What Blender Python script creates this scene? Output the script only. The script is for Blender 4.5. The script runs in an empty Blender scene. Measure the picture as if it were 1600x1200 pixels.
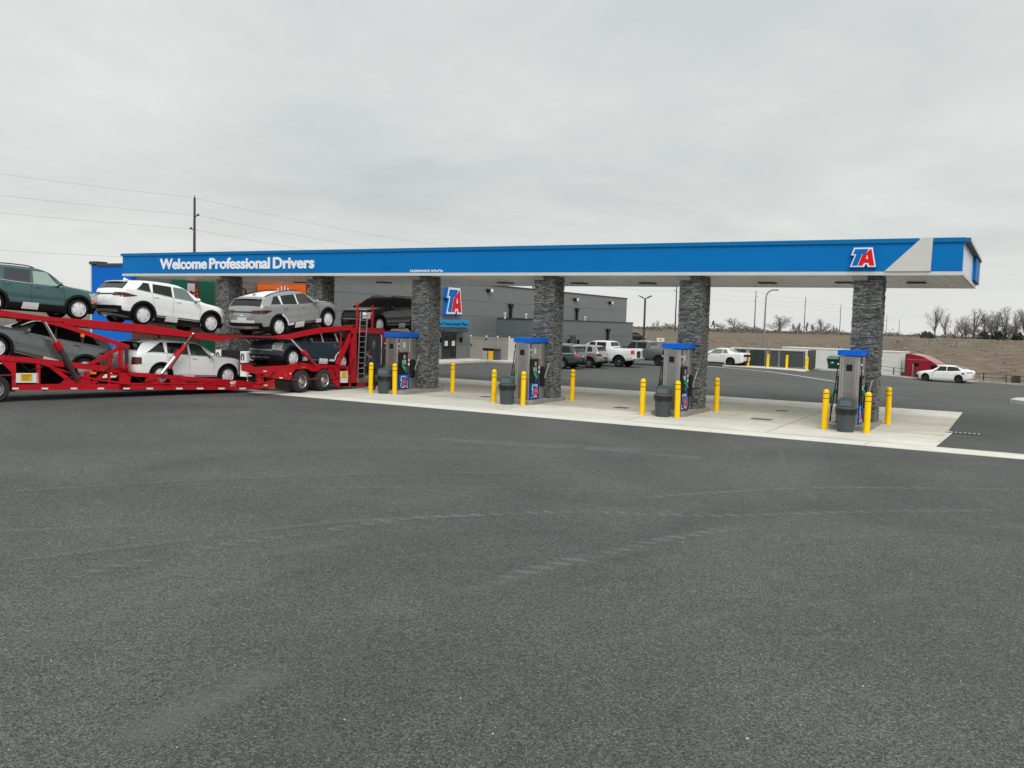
import bpy, math, random
from math import sin, cos, pi, radians, sqrt
from mathutils import Vector, Matrix
from mathutils.geometry import tessellate_polygon
random.seed(7)
SC = bpy.context.scene
COL = SC.collection

# ------------------------------------------------------------------ camera
CAM_F, CAM_H = 1403.46, 3.0          # focal length in photograph pixels (1600 wide), eye height in metres
YAW, PITCH, ROLL = radians(29.443), radians(3.8904), radians(1.6551)
FW = Vector((-sin(YAW)*cos(PITCH), cos(YAW)*cos(PITCH), -sin(PITCH)))
R0 = Vector((cos(YAW), sin(YAW), 0)); U0 = R0.cross(FW)
RT = cos(ROLL)*R0 + sin(ROLL)*U0
UP = -sin(ROLL)*R0 + cos(ROLL)*U0
EYE = Vector((0, 0, CAM_H))
def ray(x, y): return FW*CAM_F + RT*(x-800) - UP*(y-600)
def at_z(x, y, z=0.0):
    d = ray(x, y); return EYE + d*((z-CAM_H)/d.z)
def at_y(x, y, Y):
    d = ray(x, y); return EYE + d*(Y/d.y)
def at_x(x, y, X):
    d = ray(x, y); return EYE + d*(X/d.x)
def at_d(x, y, D):
    return EYE + ray(x, y)*(D/CAM_F)
cd = bpy.data.cameras.new('camera'); cam = bpy.data.objects.new('camera', cd); COL.objects.link(cam)
cd.sensor_width = 36; cd.lens = CAM_F/1600*36; cd.clip_end = 8000; cd.clip_start = .1
M = Matrix((RT, UP, -FW)).transposed().to_4x4(); M.translation = EYE
cam.matrix_world = M
SC.camera = cam

# ------------------------------------------------------------------ materials
MATS = {}
def N(nt, typ, **kw):
    n = nt.nodes.new(typ)
    for k, v in kw.items():
        if k in n.inputs.keys(): n.inputs[k].default_value = v
        else: setattr(n, k, v)
    return n
def mat(name, col, rough=.5, metal=0.0, spec=.5, coat=0.0, var=0.0, vscale=3.0, bump=0.0, bscale=40.0, emit=None, alpha=None, island=0.0):
    """plain surface with a little procedural colour variation and bump"""
    if name in MATS: return MATS[name]
    m = bpy.data.materials.new(name); m.use_nodes = True; nt = m.node_tree
    b = nt.nodes['Principled BSDF']
    c = (col[0], col[1], col[2], 1)
    b.inputs['Base Color'].default_value = c
    b.inputs['Roughness'].default_value = rough; b.inputs['Metallic'].default_value = metal
    b.inputs['Specular IOR Level'].default_value = spec
    b.inputs['Coat Weight'].default_value = coat; b.inputs['Coat Roughness'].default_value = .06
    L = nt.links
    last = None
    if var > 0:
        tc = N(nt, 'ShaderNodeTexCoord'); no = N(nt, 'ShaderNodeTexNoise', Scale=vscale, Detail=6.0, Roughness=.65)
        L.new(tc.outputs['Object'], no.inputs['Vector'])
        mr = N(nt, 'ShaderNodeMapRange'); mr.inputs['From Min'].default_value = .3; mr.inputs['From Max'].default_value = .7
        mr.inputs['To Min'].default_value = 1-var; mr.inputs['To Max'].default_value = 1+var
        L.new(no.outputs['Fac'], mr.inputs['Value'])
        vm = N(nt, 'ShaderNodeVectorMath', operation='SCALE'); vm.inputs[0].default_value = col[:3]
        L.new(mr.outputs['Result'], vm.inputs['Scale']); last = vm.outputs[0]
        rr = N(nt, 'ShaderNodeMapRange'); rr.inputs['To Min'].default_value = max(0, rough-.08); rr.inputs['To Max'].default_value = min(1, rough+.1)
        L.new(no.outputs['Fac'], rr.inputs['Value']); L.new(rr.outputs['Result'], b.inputs['Roughness'])
    if island > 0:
        g = N(nt, 'ShaderNodeNewGeometry'); mr = N(nt, 'ShaderNodeMapRange')
        mr.inputs['To Min'].default_value = 1-island; mr.inputs['To Max'].default_value = 1+island
        L.new(g.outputs['Random Per Island'], mr.inputs['Value'])
        vm = N(nt, 'ShaderNodeVectorMath', operation='SCALE'); vm.inputs[0].default_value = col[:3]
        if last: L.new(last, vm.inputs[0])
        L.new(mr.outputs['Result'], vm.inputs['Scale']); last = vm.outputs[0]
    if last: L.new(last, b.inputs['Base Color'])
    if bump > 0:
        tc = N(nt, 'ShaderNodeTexCoord'); no = N(nt, 'ShaderNodeTexNoise', Scale=bscale, Detail=5.0)
        L.new(tc.outputs['Object'], no.inputs['Vector'])
        bp = N(nt, 'ShaderNodeBump'); bp.inputs['Strength'].default_value = bump; bp.inputs['Distance'].default_value = .01
        L.new(no.outputs['Fac'], bp.inputs['Height']); L.new(bp.outputs['Normal'], b.inputs['Normal'])
    if emit:
        b.inputs['Emission Color'].default_value = (*emit[:3], 1); b.inputs['Emission Strength'].default_value = emit[3]
    MATS[name] = m
    return m

# ------------------------------------------------------------------ mesh building
class MB:
    def __init__(s): s.v = []; s.f = []; s.m = []; s.mats = []; s.smooth = []
    def mi(s, m):
        if m not in s.mats: s.mats.append(m)
        return s.mats.index(m)
    def add(s, vs, fs, m, sm=False):
        o = len(s.v); s.v += [tuple(p) for p in vs]; k = s.mi(m)
        for f in fs: s.f.append(tuple(i+o for i in f)); s.m.append(k); s.smooth.append(sm)
    def box(s, x0, x1, y0, y1, z0, z1, m, tf=None):
        vs = [(x, y, z) for z in (z0, z1) for y in (y0, y1) for x in (x0, x1)]
        if tf: vs = [tf(Vector(p)) for p in vs]
        s.add(vs, [(0,2,3,1), (4,5,7,6), (0,1,5,4), (2,6,7,3), (0,4,6,2), (1,3,7,5)], m)
    def bbox(s, x0, x1, y0, y1, z0, z1, m, b=.01):
        """box with chamfered edges"""
        X = (x0, x0+b, x1-b, x1); Y = (y0, y0+b, y1-b, y1); Z = (z0, z0+b, z1-b, z1)
        vs = []; idx = {}
        for i in range(4):
            for j in range(4):
                for k in range(4):
                    if sum(q in (0, 3) for q in (i, j, k)) == 1:
                        idx[(i, j, k)] = len(vs); vs.append((X[i], Y[j], Z[k]))
        g = lambda i, j, k: idx[(i, j, k)]
        fs = [(g(0,1,1), g(0,1,2), g(0,2,2), g(0,2,1)), (g(3,1,1), g(3,2,1), g(3,2,2), g(3,1,2)),
              (g(1,0,1), g(2,0,1), g(2,0,2), g(1,0,2)), (g(1,3,1), g(1,3,2), g(2,3,2), g(2,3,1)),
              (g(1,1,0), g(1,2,0), g(2,2,0), g(2,1,0)), (g(1,1,3), g(2,1,3), g(2,2,3), g(1,2,3))]
        for a, A in ((0, 1), (3, 2)):
            for c, C in ((0, 1), (3, 2)):
                fs.append((g(a, C, 1), g(a, C, 2), g(A, c, 2), g(A, c, 1)))
                fs.append((g(a, 1, C), g(a, 2, C), g(A, 2, c), g(A, 1, c)))
                fs.append((g(1, a, C), g(2, a, C), g(2, A, c), g(1, A, c)))
        for a, A in ((0, 1), (3, 2)):
            for c, C in ((0, 1), (3, 2)):
                for e, E_ in ((0, 1), (3, 2)):
                    fs.append((g(a, C, E_), g(A, c, E_), g(A, C, e)))
        s.add(vs, fs, m)
    def prism(s, poly, fn, d0, d1, m):
        """poly: 2D points; fn(u, v, d) -> 3D; extruded from depth d0 to d1"""
        n = len(poly)
        vs = [fn(u, v, d0) for u, v in poly] + [fn(u, v, d1) for u, v in poly]
        tri = tessellate_polygon([[Vector((u, v, 0)) for u, v in poly]])
        fs = [tuple(t) for t in tri] + [tuple(n+i for i in reversed(t)) for t in tri]
        fs += [(i, (i+1) % n, n+(i+1) % n, n+i) for i in range(n)]
        s.add(vs, fs, m)
    def tube(s, pts, r, m, n=8, caps=True, sm=True):
        pts = [Vector(p) for p in pts]; rs = r if isinstance(r, (list, tuple)) else [r]*len(pts)
        vs = []; t0 = (pts[1]-pts[0]).normalized()
        a = Vector((0, 0, 1)) if abs(t0.z) < .9 else Vector((1, 0, 0)); a = t0.cross(a).normalized()
        for i, p in enumerate(pts):
            t = (pts[min(i+1, len(pts)-1)]-pts[max(i-1, 0)])
            t = t.normalized() if t.length > 1e-9 else t0
            a = (a - t*a.dot(t)); a = a.normalized() if a.length > 1e-6 else t.orthogonal().normalized()
            b = t.cross(a)
            for k in range(n):
                q = 2*pi*k/n; vs.append(p + (a*cos(q)+b*sin(q))*rs[i])
        fs = [(i*n+k, i*n+(k+1) % n, (i+1)*n+(k+1) % n, (i+1)*n+k) for i in range(len(pts)-1) for k in range(n)]
        s.add(vs, fs, m, sm)
        if caps:
            s.add(vs[:n], [tuple(reversed(range(n)))], m); s.add(vs[-n:], [tuple(range(n))], m)
    def lathe(s, prof, m, c=(0, 0, 0), axis='z', n=24, sm=True, sx=1.0):
        """prof: (r, h) pairs, spun round the axis through c"""
        c = Vector(c); vs = []
        for r, h in prof:
            for k in range(n):
                q = 2*pi*k/n; x, y = r*cos(q), r*sin(q)
                if axis == 'z': p = Vector((x*sx, y, h))
                elif axis == 'y': p = Vector((x, h, y))
                else: p = Vector((h, x, y))
                vs.append(c+p)
        fs = []
        for i in range(len(prof)-1):
            for k in range(n):
                f = (i*n+k, i*n+(k+1) % n, (i+1)*n+(k+1) % n, (i+1)*n+k)
                fs.append(f if axis == 'z' else tuple(reversed(f)))
        s.add(vs, fs, m, sm)
    def grid(s, P, m, sm=True, flip=False):
        nr, nc = len(P), len(P[0]); vs = [p for r in P for p in r]
        fs = [(i*nc+j, i*nc+j+1, (i+1)*nc+j+1, (i+1)*nc+j) for i in range(nr-1) for j in range(nc-1)]
        if flip: fs = [tuple(reversed(f)) for f in fs]
        s.add(vs, fs, m, sm)
    def build(s, name, parent=None, at=None, sharp=40, weld=0.0, label=None):
        me = bpy.data.meshes.new(name)
        v = s.v
        if at is not None: v = [(p[0]-at[0], p[1]-at[1], p[2]-at[2]) for p in v]
        me.from_pydata(v, [], s.f); me.update()
        for m in s.mats: me.materials.append(m)
        me.polygons.foreach_set('material_index', s.m); me.polygons.foreach_set('use_smooth', s.smooth)
        if weld:
            import bmesh
            bm = bmesh.new(); bm.from_mesh(me); bmesh.ops.remove_doubles(bm, verts=bm.verts, dist=weld)
            bmesh.ops.recalc_face_normals(bm, faces=bm.faces); bm.to_mesh(me); bm.free()
        if any(s.smooth): me.set_sharp_from_angle(angle=radians(sharp))
        o = bpy.data.objects.new(name, me); COL.objects.link(o)
        if parent: o.parent = parent
        if at is not None: o.location = at
        if label: o['label'] = label
        return o

def tag(o, label, cat, group=None):
    o['label'] = label; o['category'] = cat
    if group: o['group'] = group
    return o
def empty(name, loc, label=None, cat=None, group=None, rz=0.0):
    o = bpy.data.objects.new(name, None); COL.objects.link(o); o.location = loc; o.rotation_euler = (0, 0, rz); o.empty_display_size = .2
    if label: tag(o, label, cat, group)
    return o
def struct(o): o['kind'] = 'structure'; return o
def stuff(o, label=None):
    o['kind'] = 'stuff'
    if label: o['label'] = label
    return o
def copy_tree(o, parent=None):
    c = o.copy(); COL.objects.link(c); c.parent = parent
    for ch in list(o.children): copy_tree(ch, c)
    return c
def text_mesh(txt, size, m, fn, depth=.02, bold=0.0, sx=1.0, width=None, spacing=1.0):
    """writing as a solid mesh: fn(u, v, d) -> 3D, u to the right, v up"""
    cu = bpy.data.curves.new('lettering', 'FONT'); cu.body = txt; cu.size = size; cu.offset = bold; cu.extrude = depth/2
    cu.space_character = spacing; cu.space_word = .62; cu.resolution_u = 4
    o = bpy.data.objects.new('lettering', cu); COL.objects.link(o)
    dg = bpy.context.evaluated_depsgraph_get(); me = bpy.data.meshes.new_from_object(o.evaluated_get(dg))
    vs = [v.co.copy() for v in me.vertices]; fs = [tuple(p.vertices) for p in me.polygons]
    bpy.data.objects.remove(o); bpy.data.curves.remove(cu); bpy.data.meshes.remove(me)
    x0 = min(v.x for v in vs); x1 = max(v.x for v in vs); k = (width/(x1-x0)) if width else sx
    mb = MB(); mb.add([fn((v.x-x0)*k, v.y, v.z+depth/2) for v in vs], fs, m)
    return mb

# ------------------------------------------------------------------ palette
BLUE = mat('blue_fascia', (.0, .168, .50), .5, spec=.15, var=.05, vscale=.6)
BLUE_TRIM = mat('blue_trim', (.0, .16, .42), .5, spec=.2)
CREAM = mat('cream_metal', (.62, .62, .58), .4, var=.04)
SOFFIT = mat('soffit_metal', (.76, .76, .72), .28, spec=.6, var=.015, vscale=1.2)
WHITE = mat('white_paint', (.8, .8, .8), .35)
LETTER = mat('letter_white', (.86, .87, .9), .4)
RED_SIGN = mat('sign_red', (.72, .008, .02), .5, spec=.2)
SIGN_BLUE = mat('sign_blue', (.0, .15, .50), .5, spec=.2)
STONE = mat('ledge_stone', (.165, .17, .166), .85, spec=.3, var=.25, vscale=9, bump=.5, bscale=50, island=.58)
STONE_GAP = mat('stone_mortar', (.07, .073, .074), .95)
CONC = mat('kerb_concrete', (.48, .47, .43), .85, var=.16, vscale=2.5, bump=.4, bscale=60)
STEEL = mat('brushed_steel', (.50, .485, .46), .38, metal=.85, var=.12, vscale=2.0)
BLACK = mat('black_plastic', (.009, .009, .010), .5, spec=.25)
RUBBER = mat('rubber', (.013, .013, .014), .85, spec=.15, var=.2, vscale=8)
YEL = mat('bollard_yellow', (.93, .58, .0), .5, spec=.2, var=.05, vscale=4)
BAND = mat('bollard_band', (.20, .05, .015), .5)
GREYBIN = mat('bin_grey', (.070, .092, .098), .6, spec=.3, var=.08, vscale=6)
GREEN = mat('nozzle_green', (.0, .16, .07), .4)
DGREY = mat('dark_grey', (.04, .042, .044), .5)
CHROME = mat('chrome', (.7, .7, .7), .18, metal=1.0)
SILVER = mat('silver_metal', (.5, .5, .5), .35, metal=.8)
SCREEN = mat('screen_grey', (.3, .34, .38), .25)
PUMPBLUE = mat('pump_cap_blue', (.0, .115, .60), .5, spec=.2)

# ------------------------------------------------------------------ sky and light
w = bpy.data.worlds.new('World'); SC.world = w; w.use_nodes = True; nt = w.node_tree; nt.nodes.clear(); L = nt.links
SUN_EL, SUN_AZ = radians(48), radians(140)     # azimuth clockwise from +Y
out = N(nt, 'ShaderNodeOutputWorld'); bg = N(nt, 'ShaderNodeBackground'); bg.inputs['Strength'].default_value = .15
sky = N(nt, 'ShaderNodeTexSky'); sky.sky_type = 'NISHITA'; sky.sun_disc = False; sky.sun_elevation = SUN_EL; sky.sun_rotation = SUN_AZ
sky.air_density = 1.0; sky.dust_density = 4.0; sky.ozone_density = 1.0
tc = N(nt, 'ShaderNodeTexCoord'); sep = N(nt, 'ShaderNodeSeparateXYZ'); L.new(tc.outputs['Generated'], sep.inputs[0])
# project the view direction on a cloud layer: (x, y)/(z+.12)
zz = N(nt, 'ShaderNodeMath', operation='MAXIMUM'); zz.inputs[1].default_value = 0; L.new(sep.outputs['Z'], zz.inputs[0])
za = N(nt, 'ShaderNodeMath', operation='ADD'); za.inputs[1].default_value = .13; L.new(zz.outputs[0], za.inputs[0])
dx = N(nt, 'ShaderNodeMath', operation='DIVIDE'); L.new(sep.outputs['X'], dx.inputs[0]); L.new(za.outputs[0], dx.inputs[1])
dy = N(nt, 'ShaderNodeMath', operation='DIVIDE'); L.new(sep.outputs['Y'], dy.inputs[0]); L.new(za.outputs[0], dy.inputs[1])
cb = N(nt, 'ShaderNodeCombineXYZ'); L.new(dx.outputs[0], cb.inputs[0]); L.new(dy.outputs[0], cb.inputs[1])
n1 = N(nt, 'ShaderNodeTexNoise', Scale=.50, Detail=8.0, Roughness=.60); n1.inputs['Distortion'].default_value = .25; L.new(cb.outputs[0], n1.inputs['Vector'])
cr = N(nt, 'ShaderNodeValToRGB'); L.new(n1.outputs['Fac'], cr.inputs[0])
e = cr.color_ramp.elements
SKYK = 5.75
e[0].position = .34; e[0].color = (.590*SKYK, .622*SKYK, .610*SKYK, 1)
e[1].position = .64; e[1].color = (.815*SKYK, .832*SKYK, .805*SKYK, 1)
# an overcast sky is brighter overhead
ov = N(nt, 'ShaderNodeMapRange', interpolation_type='SMOOTHSTEP'); ov.inputs['From Min'].default_value = .42; ov.inputs['From Max'].default_value = .95
ov.inputs['To Min'].default_value = 1; ov.inputs['To Max'].default_value = 2.1; L.new(sep.outputs['Z'], ov.inputs['Value'])
sc = N(nt, 'ShaderNodeVectorMath', operation='SCALE'); L.new(cr.outputs[0], sc.inputs[0]); L.new(ov.outputs[0], sc.inputs['Scale'])
hz = N(nt, 'ShaderNodeMapRange', interpolation_type='SMOOTHSTEP'); hz.inputs['From Min'].default_value = .0; hz.inputs['From Max'].default_value = .13
hz.inputs['To Min'].default_value = .75; hz.inputs['To Max'].default_value = 0; L.new(sep.outputs['Z'], hz.inputs['Value'])
mh = N(nt, 'ShaderNodeMix', data_type='RGBA'); mh.inputs['B'].default_value = (.86*SKYK, .862*SKYK, .835*SKYK, 1)
L.new(hz.outputs[0], mh.inputs['Factor']); L.new(sc.outputs[0], mh.inputs['A'])
mx = N(nt, 'ShaderNodeMix', data_type='RGBA'); mx.inputs['Factor'].default_value = .93
L.new(sky.outputs[0], mx.inputs['A']); L.new(mh.outputs['Result'], mx.inputs['B'])
L.new(mx.outputs['Result'], bg.inputs[0]); L.new(bg.outputs[0], out.inputs[0])
sl = bpy.data.lights.new('sun', 'SUN'); so = bpy.data.objects.new('sun', sl); COL.objects.link(so)
sl.energy = 1.45; sl.angle = radians(35); sl.color = (1, .975, .94)
sd = Vector((sin(SUN_AZ)*cos(SUN_EL), cos(SUN_AZ)*cos(SUN_EL), sin(SUN_EL)))
so.rotation_euler = sd.to_track_quat('Z', 'Y').to_euler()
SC.view_settings.view_transform = 'Standard'; SC.view_settings.look = 'None'; SC.view_settings.exposure = .18; SC.view_settings.gamma = 1
SC.render.engine = 'CYCLES'

# ------------------------------------------------------------------ ground
def sst(a, b, x):
    t = min(1, max(0, (x-a)/(b-a))); return t*t*(3-2*t)
EDGE = [(-400,140), (-130,115), (-45,106), (-30,98), (-22.5,82), (-21.2,77), (-14.2,76.6), (-12,82), (-9.3,85.5), (-3,87.7), (.4,85.5), (12,74), (40,50), (90,20), (400,-100)]
def edge_y(x):
    for (a, b), (c, d) in zip(EDGE, EDGE[1:]):
        if x <= c: return b+(d-b)*max(0, (x-a)/(c-a))
    return EDGE[-1][1]
def lot_z(x, y): return -.95*sst(42, 84, y)*sst(-17, -6, x)
def hash2(i, j):
    q = sin(i*127.1+j*311.7)*43758.5453; return q-math.floor(q)
def vnoise(x, y):
    i, j = math.floor(x), math.floor(y); u, v = x-i, y-j; u = u*u*(3-2*u); v = v*v*(3-2*v)
    return (hash2(i, j)*(1-u)+hash2(i+1, j)*u)*(1-v)+(hash2(i, j+1)*(1-u)+hash2(i+1, j+1)*u)*v
def fbm(x, y, o=4):
    a, s_, r = .5, 0, 1
    for _ in range(o): s_ += a*vnoise(x*r, y*r); a *= .5; r *= 2.03
    return s_
def ground_z(x, y):
    e_ = y-edge_y(x)
    base = lot_z(x, min(y, edge_y(x)))
    if e_ < .3: return base-.06
    right = sst(-24, -12, x)
    low = -2.85*right + -.4*(1-right)
    z = base-.06 + (low-base)*sst(.5, 6, e_)
    top = 2.35 + .35*fbm(x*.02, y*.02)-.15
    start = 19*right+4*(1-right); end = 52*right+150*(1-right)
    z += (top-low)*sst(start, end, e_)
    z += (fbm(x*.11, y*.33)-.45)*.8*sst(start-2, start+12, e_)*(1-sst(50, 110, e_)*.9)
    z -= 1.2*sst(160, 600, e_)
    return z
def rings(r0, r1, n): return [r0*(r1/r0)**(i/(n-1)) for i in range(n)]
NA = 420; RR = rings(40, 3500, 150)
vs = [(0, 0, -.06)]; fs = []
def ang(k): return 2*pi*k/NA
for r in RR:
    for k in range(NA):
        x, y = r*sin(ang(k)), r*cos(ang(k)); vs.append((x, y, ground_z(x, y)))
for k in range(NA): fs.append((0, 1+(k+1) % NA, 1+k))
for i in range(len(RR)-1):
    for k in range(NA):
        a = 1+i*NA+k; b = 1+i*NA+(k+1) % NA; fs.append((a, b, b+NA, a+NA))
g = bpy.data.materials.new('dry_grass_land'); g.use_nodes = True; nt = g.node_tree; L = nt.links; b = nt.nodes['Principled BSDF']
tc = N(nt, 'ShaderNodeTexCoord'); n1 = N(nt, 'ShaderNodeTexNoise', Scale=.035, Detail=6.0, Roughness=.6); L.new(tc.outputs['Object'], n1.inputs['Vector'])
mp_ = N(nt, 'ShaderNodeMapping'); mp_.inputs['Scale'].default_value = (.38, 1.25, 1); L.new(tc.outputs['Object'], mp_.inputs[0])
n2 = N(nt, 'ShaderNodeTexNoise', Scale=.9, Detail=9.0, Roughness=.72); n2.inputs['Distortion'].default_value = .5; L.new(mp_.outputs[0], n2.inputs['Vector'])
c1 = N(nt, 'ShaderNodeValToRGB'); L.new(n1.outputs['Fac'], c1.inputs[0]); e = c1.color_ramp.elements
e[0].position = .42; e[0].color = (.152, .126, .104, 1); e[1].position = .62; e[1].color = (.130, .120, .088, 1)
c2 = N(nt, 'ShaderNodeValToRGB'); L.new(n2.outputs['Fac'], c2.inputs[0]); e = c2.color_ramp.elements
e[0].position = .33; e[0].color = (.62, .59, .56, 1); e[1].position = .67; e[1].color = (1.42, 1.36, 1.29, 1)
mm = N(nt, 'ShaderNodeMix', data_type='RGBA', blend_type='MULTIPLY'); mm.inputs['Factor'].default_value = 1
L.new(c1.outputs[0], mm.inputs['A']); L.new(c2.outputs[0], mm.inputs['B']); L.new(mm.outputs['Result'], b.inputs['Base Color'])
b.inputs['Roughness'].default_value = .95; b.inputs['Specular IOR Level'].default_value = .1
bp = N(nt, 'ShaderNodeBump'); bp.inputs['Distance'].default_value = .12; bp.inputs['Strength'].default_value = .6; L.new(n2.outputs['Fac'], bp.inputs['Height']); L.new(bp.outputs[0], b.inputs['Normal'])
mb = MB(); mb.add(vs, fs, g, True); GROUND = struct(mb.build('ground', sharp=180))

# asphalt lot
a = bpy.data.materials.new('asphalt'); a.use_nodes = True; nt = a.node_tree; L = nt.links; b = nt.nodes['Principled BSDF']
tc = N(nt, 'ShaderNodeTexCoord')
vo = N(nt, 'ShaderNodeTexVoronoi', Scale=105.0); L.new(tc.outputs['Object'], vo.inputs['Vector'])
vb = N(nt, 'ShaderNodeTexVoronoi', Scale=52.0); L.new(tc.outputs['Object'], vb.inputs['Vector'])
nf = N(nt, 'ShaderNodeTexNoise', Scale=30.0, Detail=6.0, Roughness=.8); L.new(tc.outputs['Object'], nf.inputs['Vector'])
nm = N(nt, 'ShaderNodeTexNoise', Scale=2.2, Detail=5.0, Roughness=.65); L.new(tc.outputs['Object'], nm.inputs['Vector'])
nl = N(nt, 'ShaderNodeTexNoise', Scale=.16, Detail=5.0, Roughness=.55); nl.inputs['Distortion'].default_value = 1.2; L.new(tc.outputs['Object'], nl.inputs['Vector'])
sv = N(nt, 'ShaderNodeSeparateColor'); L.new(vo.outputs['Color'], sv.inputs[0])
sb = N(nt, 'ShaderNodeSeparateColor'); L.new(vb.outputs['Color'], sb.inputs[0])
def mrange(src, a0, a1, b0, b1):
    m_ = N(nt, 'ShaderNodeMapRange'); m_.inputs['From Min'].default_value = a0; m_.inputs['From Max'].default_value = a1
    m_.inputs['To Min'].default_value = b0; m_.inputs['To Max'].default_value = b1; L.new(src, m_.inputs['Value']); return m_.outputs[0]
def mul(p, q):
    m_ = N(nt, 'ShaderNodeMath', operation='MULTIPLY'); L.new(p, m_.inputs[0]); L.new(q, m_.inputs[1]); return m_.outputs[0]
stone = mrange(sv.outputs[0], 0, 1, .25, 1.75)
stone2 = mrange(sb.outputs[0], 0, 1, .62, 1.38)
fleck = mrange(sv.outputs[1], .93, .99, 1, 2.0)
v_ = mul(mul(stone, stone2), fleck)
v_ = mul(v_, mrange(nf.outputs['Fac'], .25, .75, .62, 1.38))
v_ = mul(v_, mrange(nm.outputs['Fac'], .3, .7, .92, 1.08))
v_ = mul(v_, mrange(nl.outputs['Fac'], .34, .66, .84, 1.18))
ns = N(nt, 'ShaderNodeTexNoise', Scale=.75, Detail=3.0, Roughness=.5); ns.inputs['Distortion'].default_value = 2.0; L.new(tc.outputs['Object'], ns.inputs['Vector'])
v_ = mul(v_, mrange(ns.outputs['Fac'], .66, .76, 1, .78))
tint = N(nt, 'ShaderNodeMix', data_type='RGBA'); tint.inputs['A'].default_value = (.0625, .0665, .066, 1); tint.inputs['B'].default_value = (.0715, .0725, .0685, 1)
L.new(nl.outputs['Fac'], tint.inputs['Factor'])
vm = N(nt, 'ShaderNodeVectorMath', operation='SCALE'); L.new(tint.outputs['Result'], vm.inputs[0]); L.new(v_, vm.inputs['Scale'])
L.new(vm.outputs[0], b.inputs['Base Color'])
b.inputs['Roughness'].default_value = .82; b.inputs['Specular IOR Level'].default_value = .35
bp = N(nt, 'ShaderNodeBump'); bp.inputs['Distance'].default_value = .006; bp.inputs['Strength'].default_value = .85
ad = N(nt, 'ShaderNodeMath', operation='SUBTRACT'); L.new(nf.outputs['Fac'], ad.inputs[0]); L.new(vb.outputs['Distance'], ad.inputs[1])
L.new(ad.outputs[0], bp.inputs['Height']); L.new(bp.outputs[0], b.inputs['Normal'])
ASPH = a
xs = [-400, -250, -170, -130]+[-120+i*3 for i in range(24)]+[-48+i*1.2 for i in range(60)]+[24+i*4 for i in range(16)]+[90, 130, 250, 400]
P = []
for x in xs:
    ey = edge_y(x); ys = [-400, -100, -30, 0, 20, 40]+[40+(ey-40)*i/40 for i in range(1, 41)] if ey > 42 else [-400, -200+0*x, -150, -140, -135, -130]+[-130+(ey+130)*i/40 for i in range(1, 41)]
    P.append([(x, y, lot_z(x, y)) for y in ys])
mb = MB(); mb.grid(P, ASPH, flip=True); struct(mb.build('parking_lot', sharp=180))

# kerb along the far edge of the lot
mb = MB()
pts = []
for (x0, y0), (x1, y1) in zip(EDGE[3:13], EDGE[4:14]):
    n_ = max(2, int(abs(x1-x0)/1.5)+1)
    for i in range(n_): t = i/n_; pts.append(Vector((x0+(x1-x0)*t, y0+(y1-y0)*t, 0)))
prev = None
rows = []
for i, p in enumerate(pts):
    t = (pts[min(i+1, len(pts)-1)]-pts[max(0, i-1)]).normalized(); nn = Vector((-t.y, t.x, 0))
    z = lot_z(p.x, p.y)
    rows.append([p-nn*.02+Vector((0,0,z-.05)), p-nn*.02+Vector((0,0,z+.13)), p+nn*.16+Vector((0,0,z+.13)), p+nn*.16+Vector((0,0,z-.3))])
mb.grid(rows, CONC, sm=False, flip=True); struct(mb.build('lot_kerb'))

# concrete apron under the canopy
KERBC = mat('kerb_strip_concrete', (.61, .60, .54), .8, var=.10, vscale=1.5, bump=.3, bscale=50)
cm = bpy.data.materials.new('apron_concrete'); cm.use_nodes = True; nt = cm.node_tree; L = nt.links; b = nt.nodes['Principled BSDF']
tc = N(nt, 'ShaderNodeTexCoord')
n1 = N(nt, 'ShaderNodeTexNoise', Scale=.5, Detail=7.0, Roughness=.6); n1.inputs['Distortion'].default_value = .7; L.new(tc.outputs['Object'], n1.inputs['Vector'])
n2 = N(nt, 'ShaderNodeTexNoise', Scale=9.0, Detail=6.0, Roughness=.7); L.new(tc.outputs['Object'], n2.inputs['Vector'])
mp = N(nt, 'ShaderNodeMapping'); mp.inputs['Scale'].default_value = (.25, 3.0, 1); L.new(tc.outputs['Object'], mp.inputs[0])
n3 = N(nt, 'ShaderNodeTexNoise', Scale=1.3, Detail=4.0); L.new(mp.outputs[0], n3.inputs['Vector'])
ge = N(nt, 'ShaderNodeNewGeometry')
n4 = N(nt, 'ShaderNodeTexNoise', Scale=.9, Detail=4.0, Roughness=.55); n4.inputs['Distortion'].default_value = 1.5; L.new(tc.outputs['Object'], n4.inputs['Vector'])
v_ = mul(mul(mul(mrange(n4.outputs['Fac'], .60, .78, 1, .62), mrange(n1.outputs['Fac'], .3, .7, .84, 1.1)), mrange(n2.outputs['Fac'], .3, .7, .94, 1.06)), mul(mrange(n3.outputs['Fac'], .3, .7, .93, 1.07), mrange(ge.outputs['Random Per Island'], 0, 1, .93, 1.06)))
vm = N(nt, 'ShaderNodeVectorMath', operation='SCALE'); vm.inputs[0].default_value = (.57, .55, .485); L.new(v_, vm.inputs['Scale']); L.new(vm.outputs[0], b.inputs['Base Color'])
b.inputs['Roughness'].default_value = .8
bp = N(nt, 'ShaderNodeBump'); bp.inputs['Distance'].default_value = .004; L.new(n2.outputs['Fac'], bp.inputs['Height']); L.new(bp.outputs[0], b.inputs['Normal'])
def tone(name, col):
    m_ = cm.copy(); m_.name = name
    for n_ in m_.node_tree.nodes:
        if n_.bl_idname == 'ShaderNodeVectorMath': n_.inputs[0].default_value = col
    return m_
APR2 = tone('apron_concrete_stain_shade', (.50, .47, .395)); APR3 = tone('apron_concrete_pale', (.60, .58, .515))  # middle slabs: tan stains plus the canopy's soft shade put into the colour
mb = MB()
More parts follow.
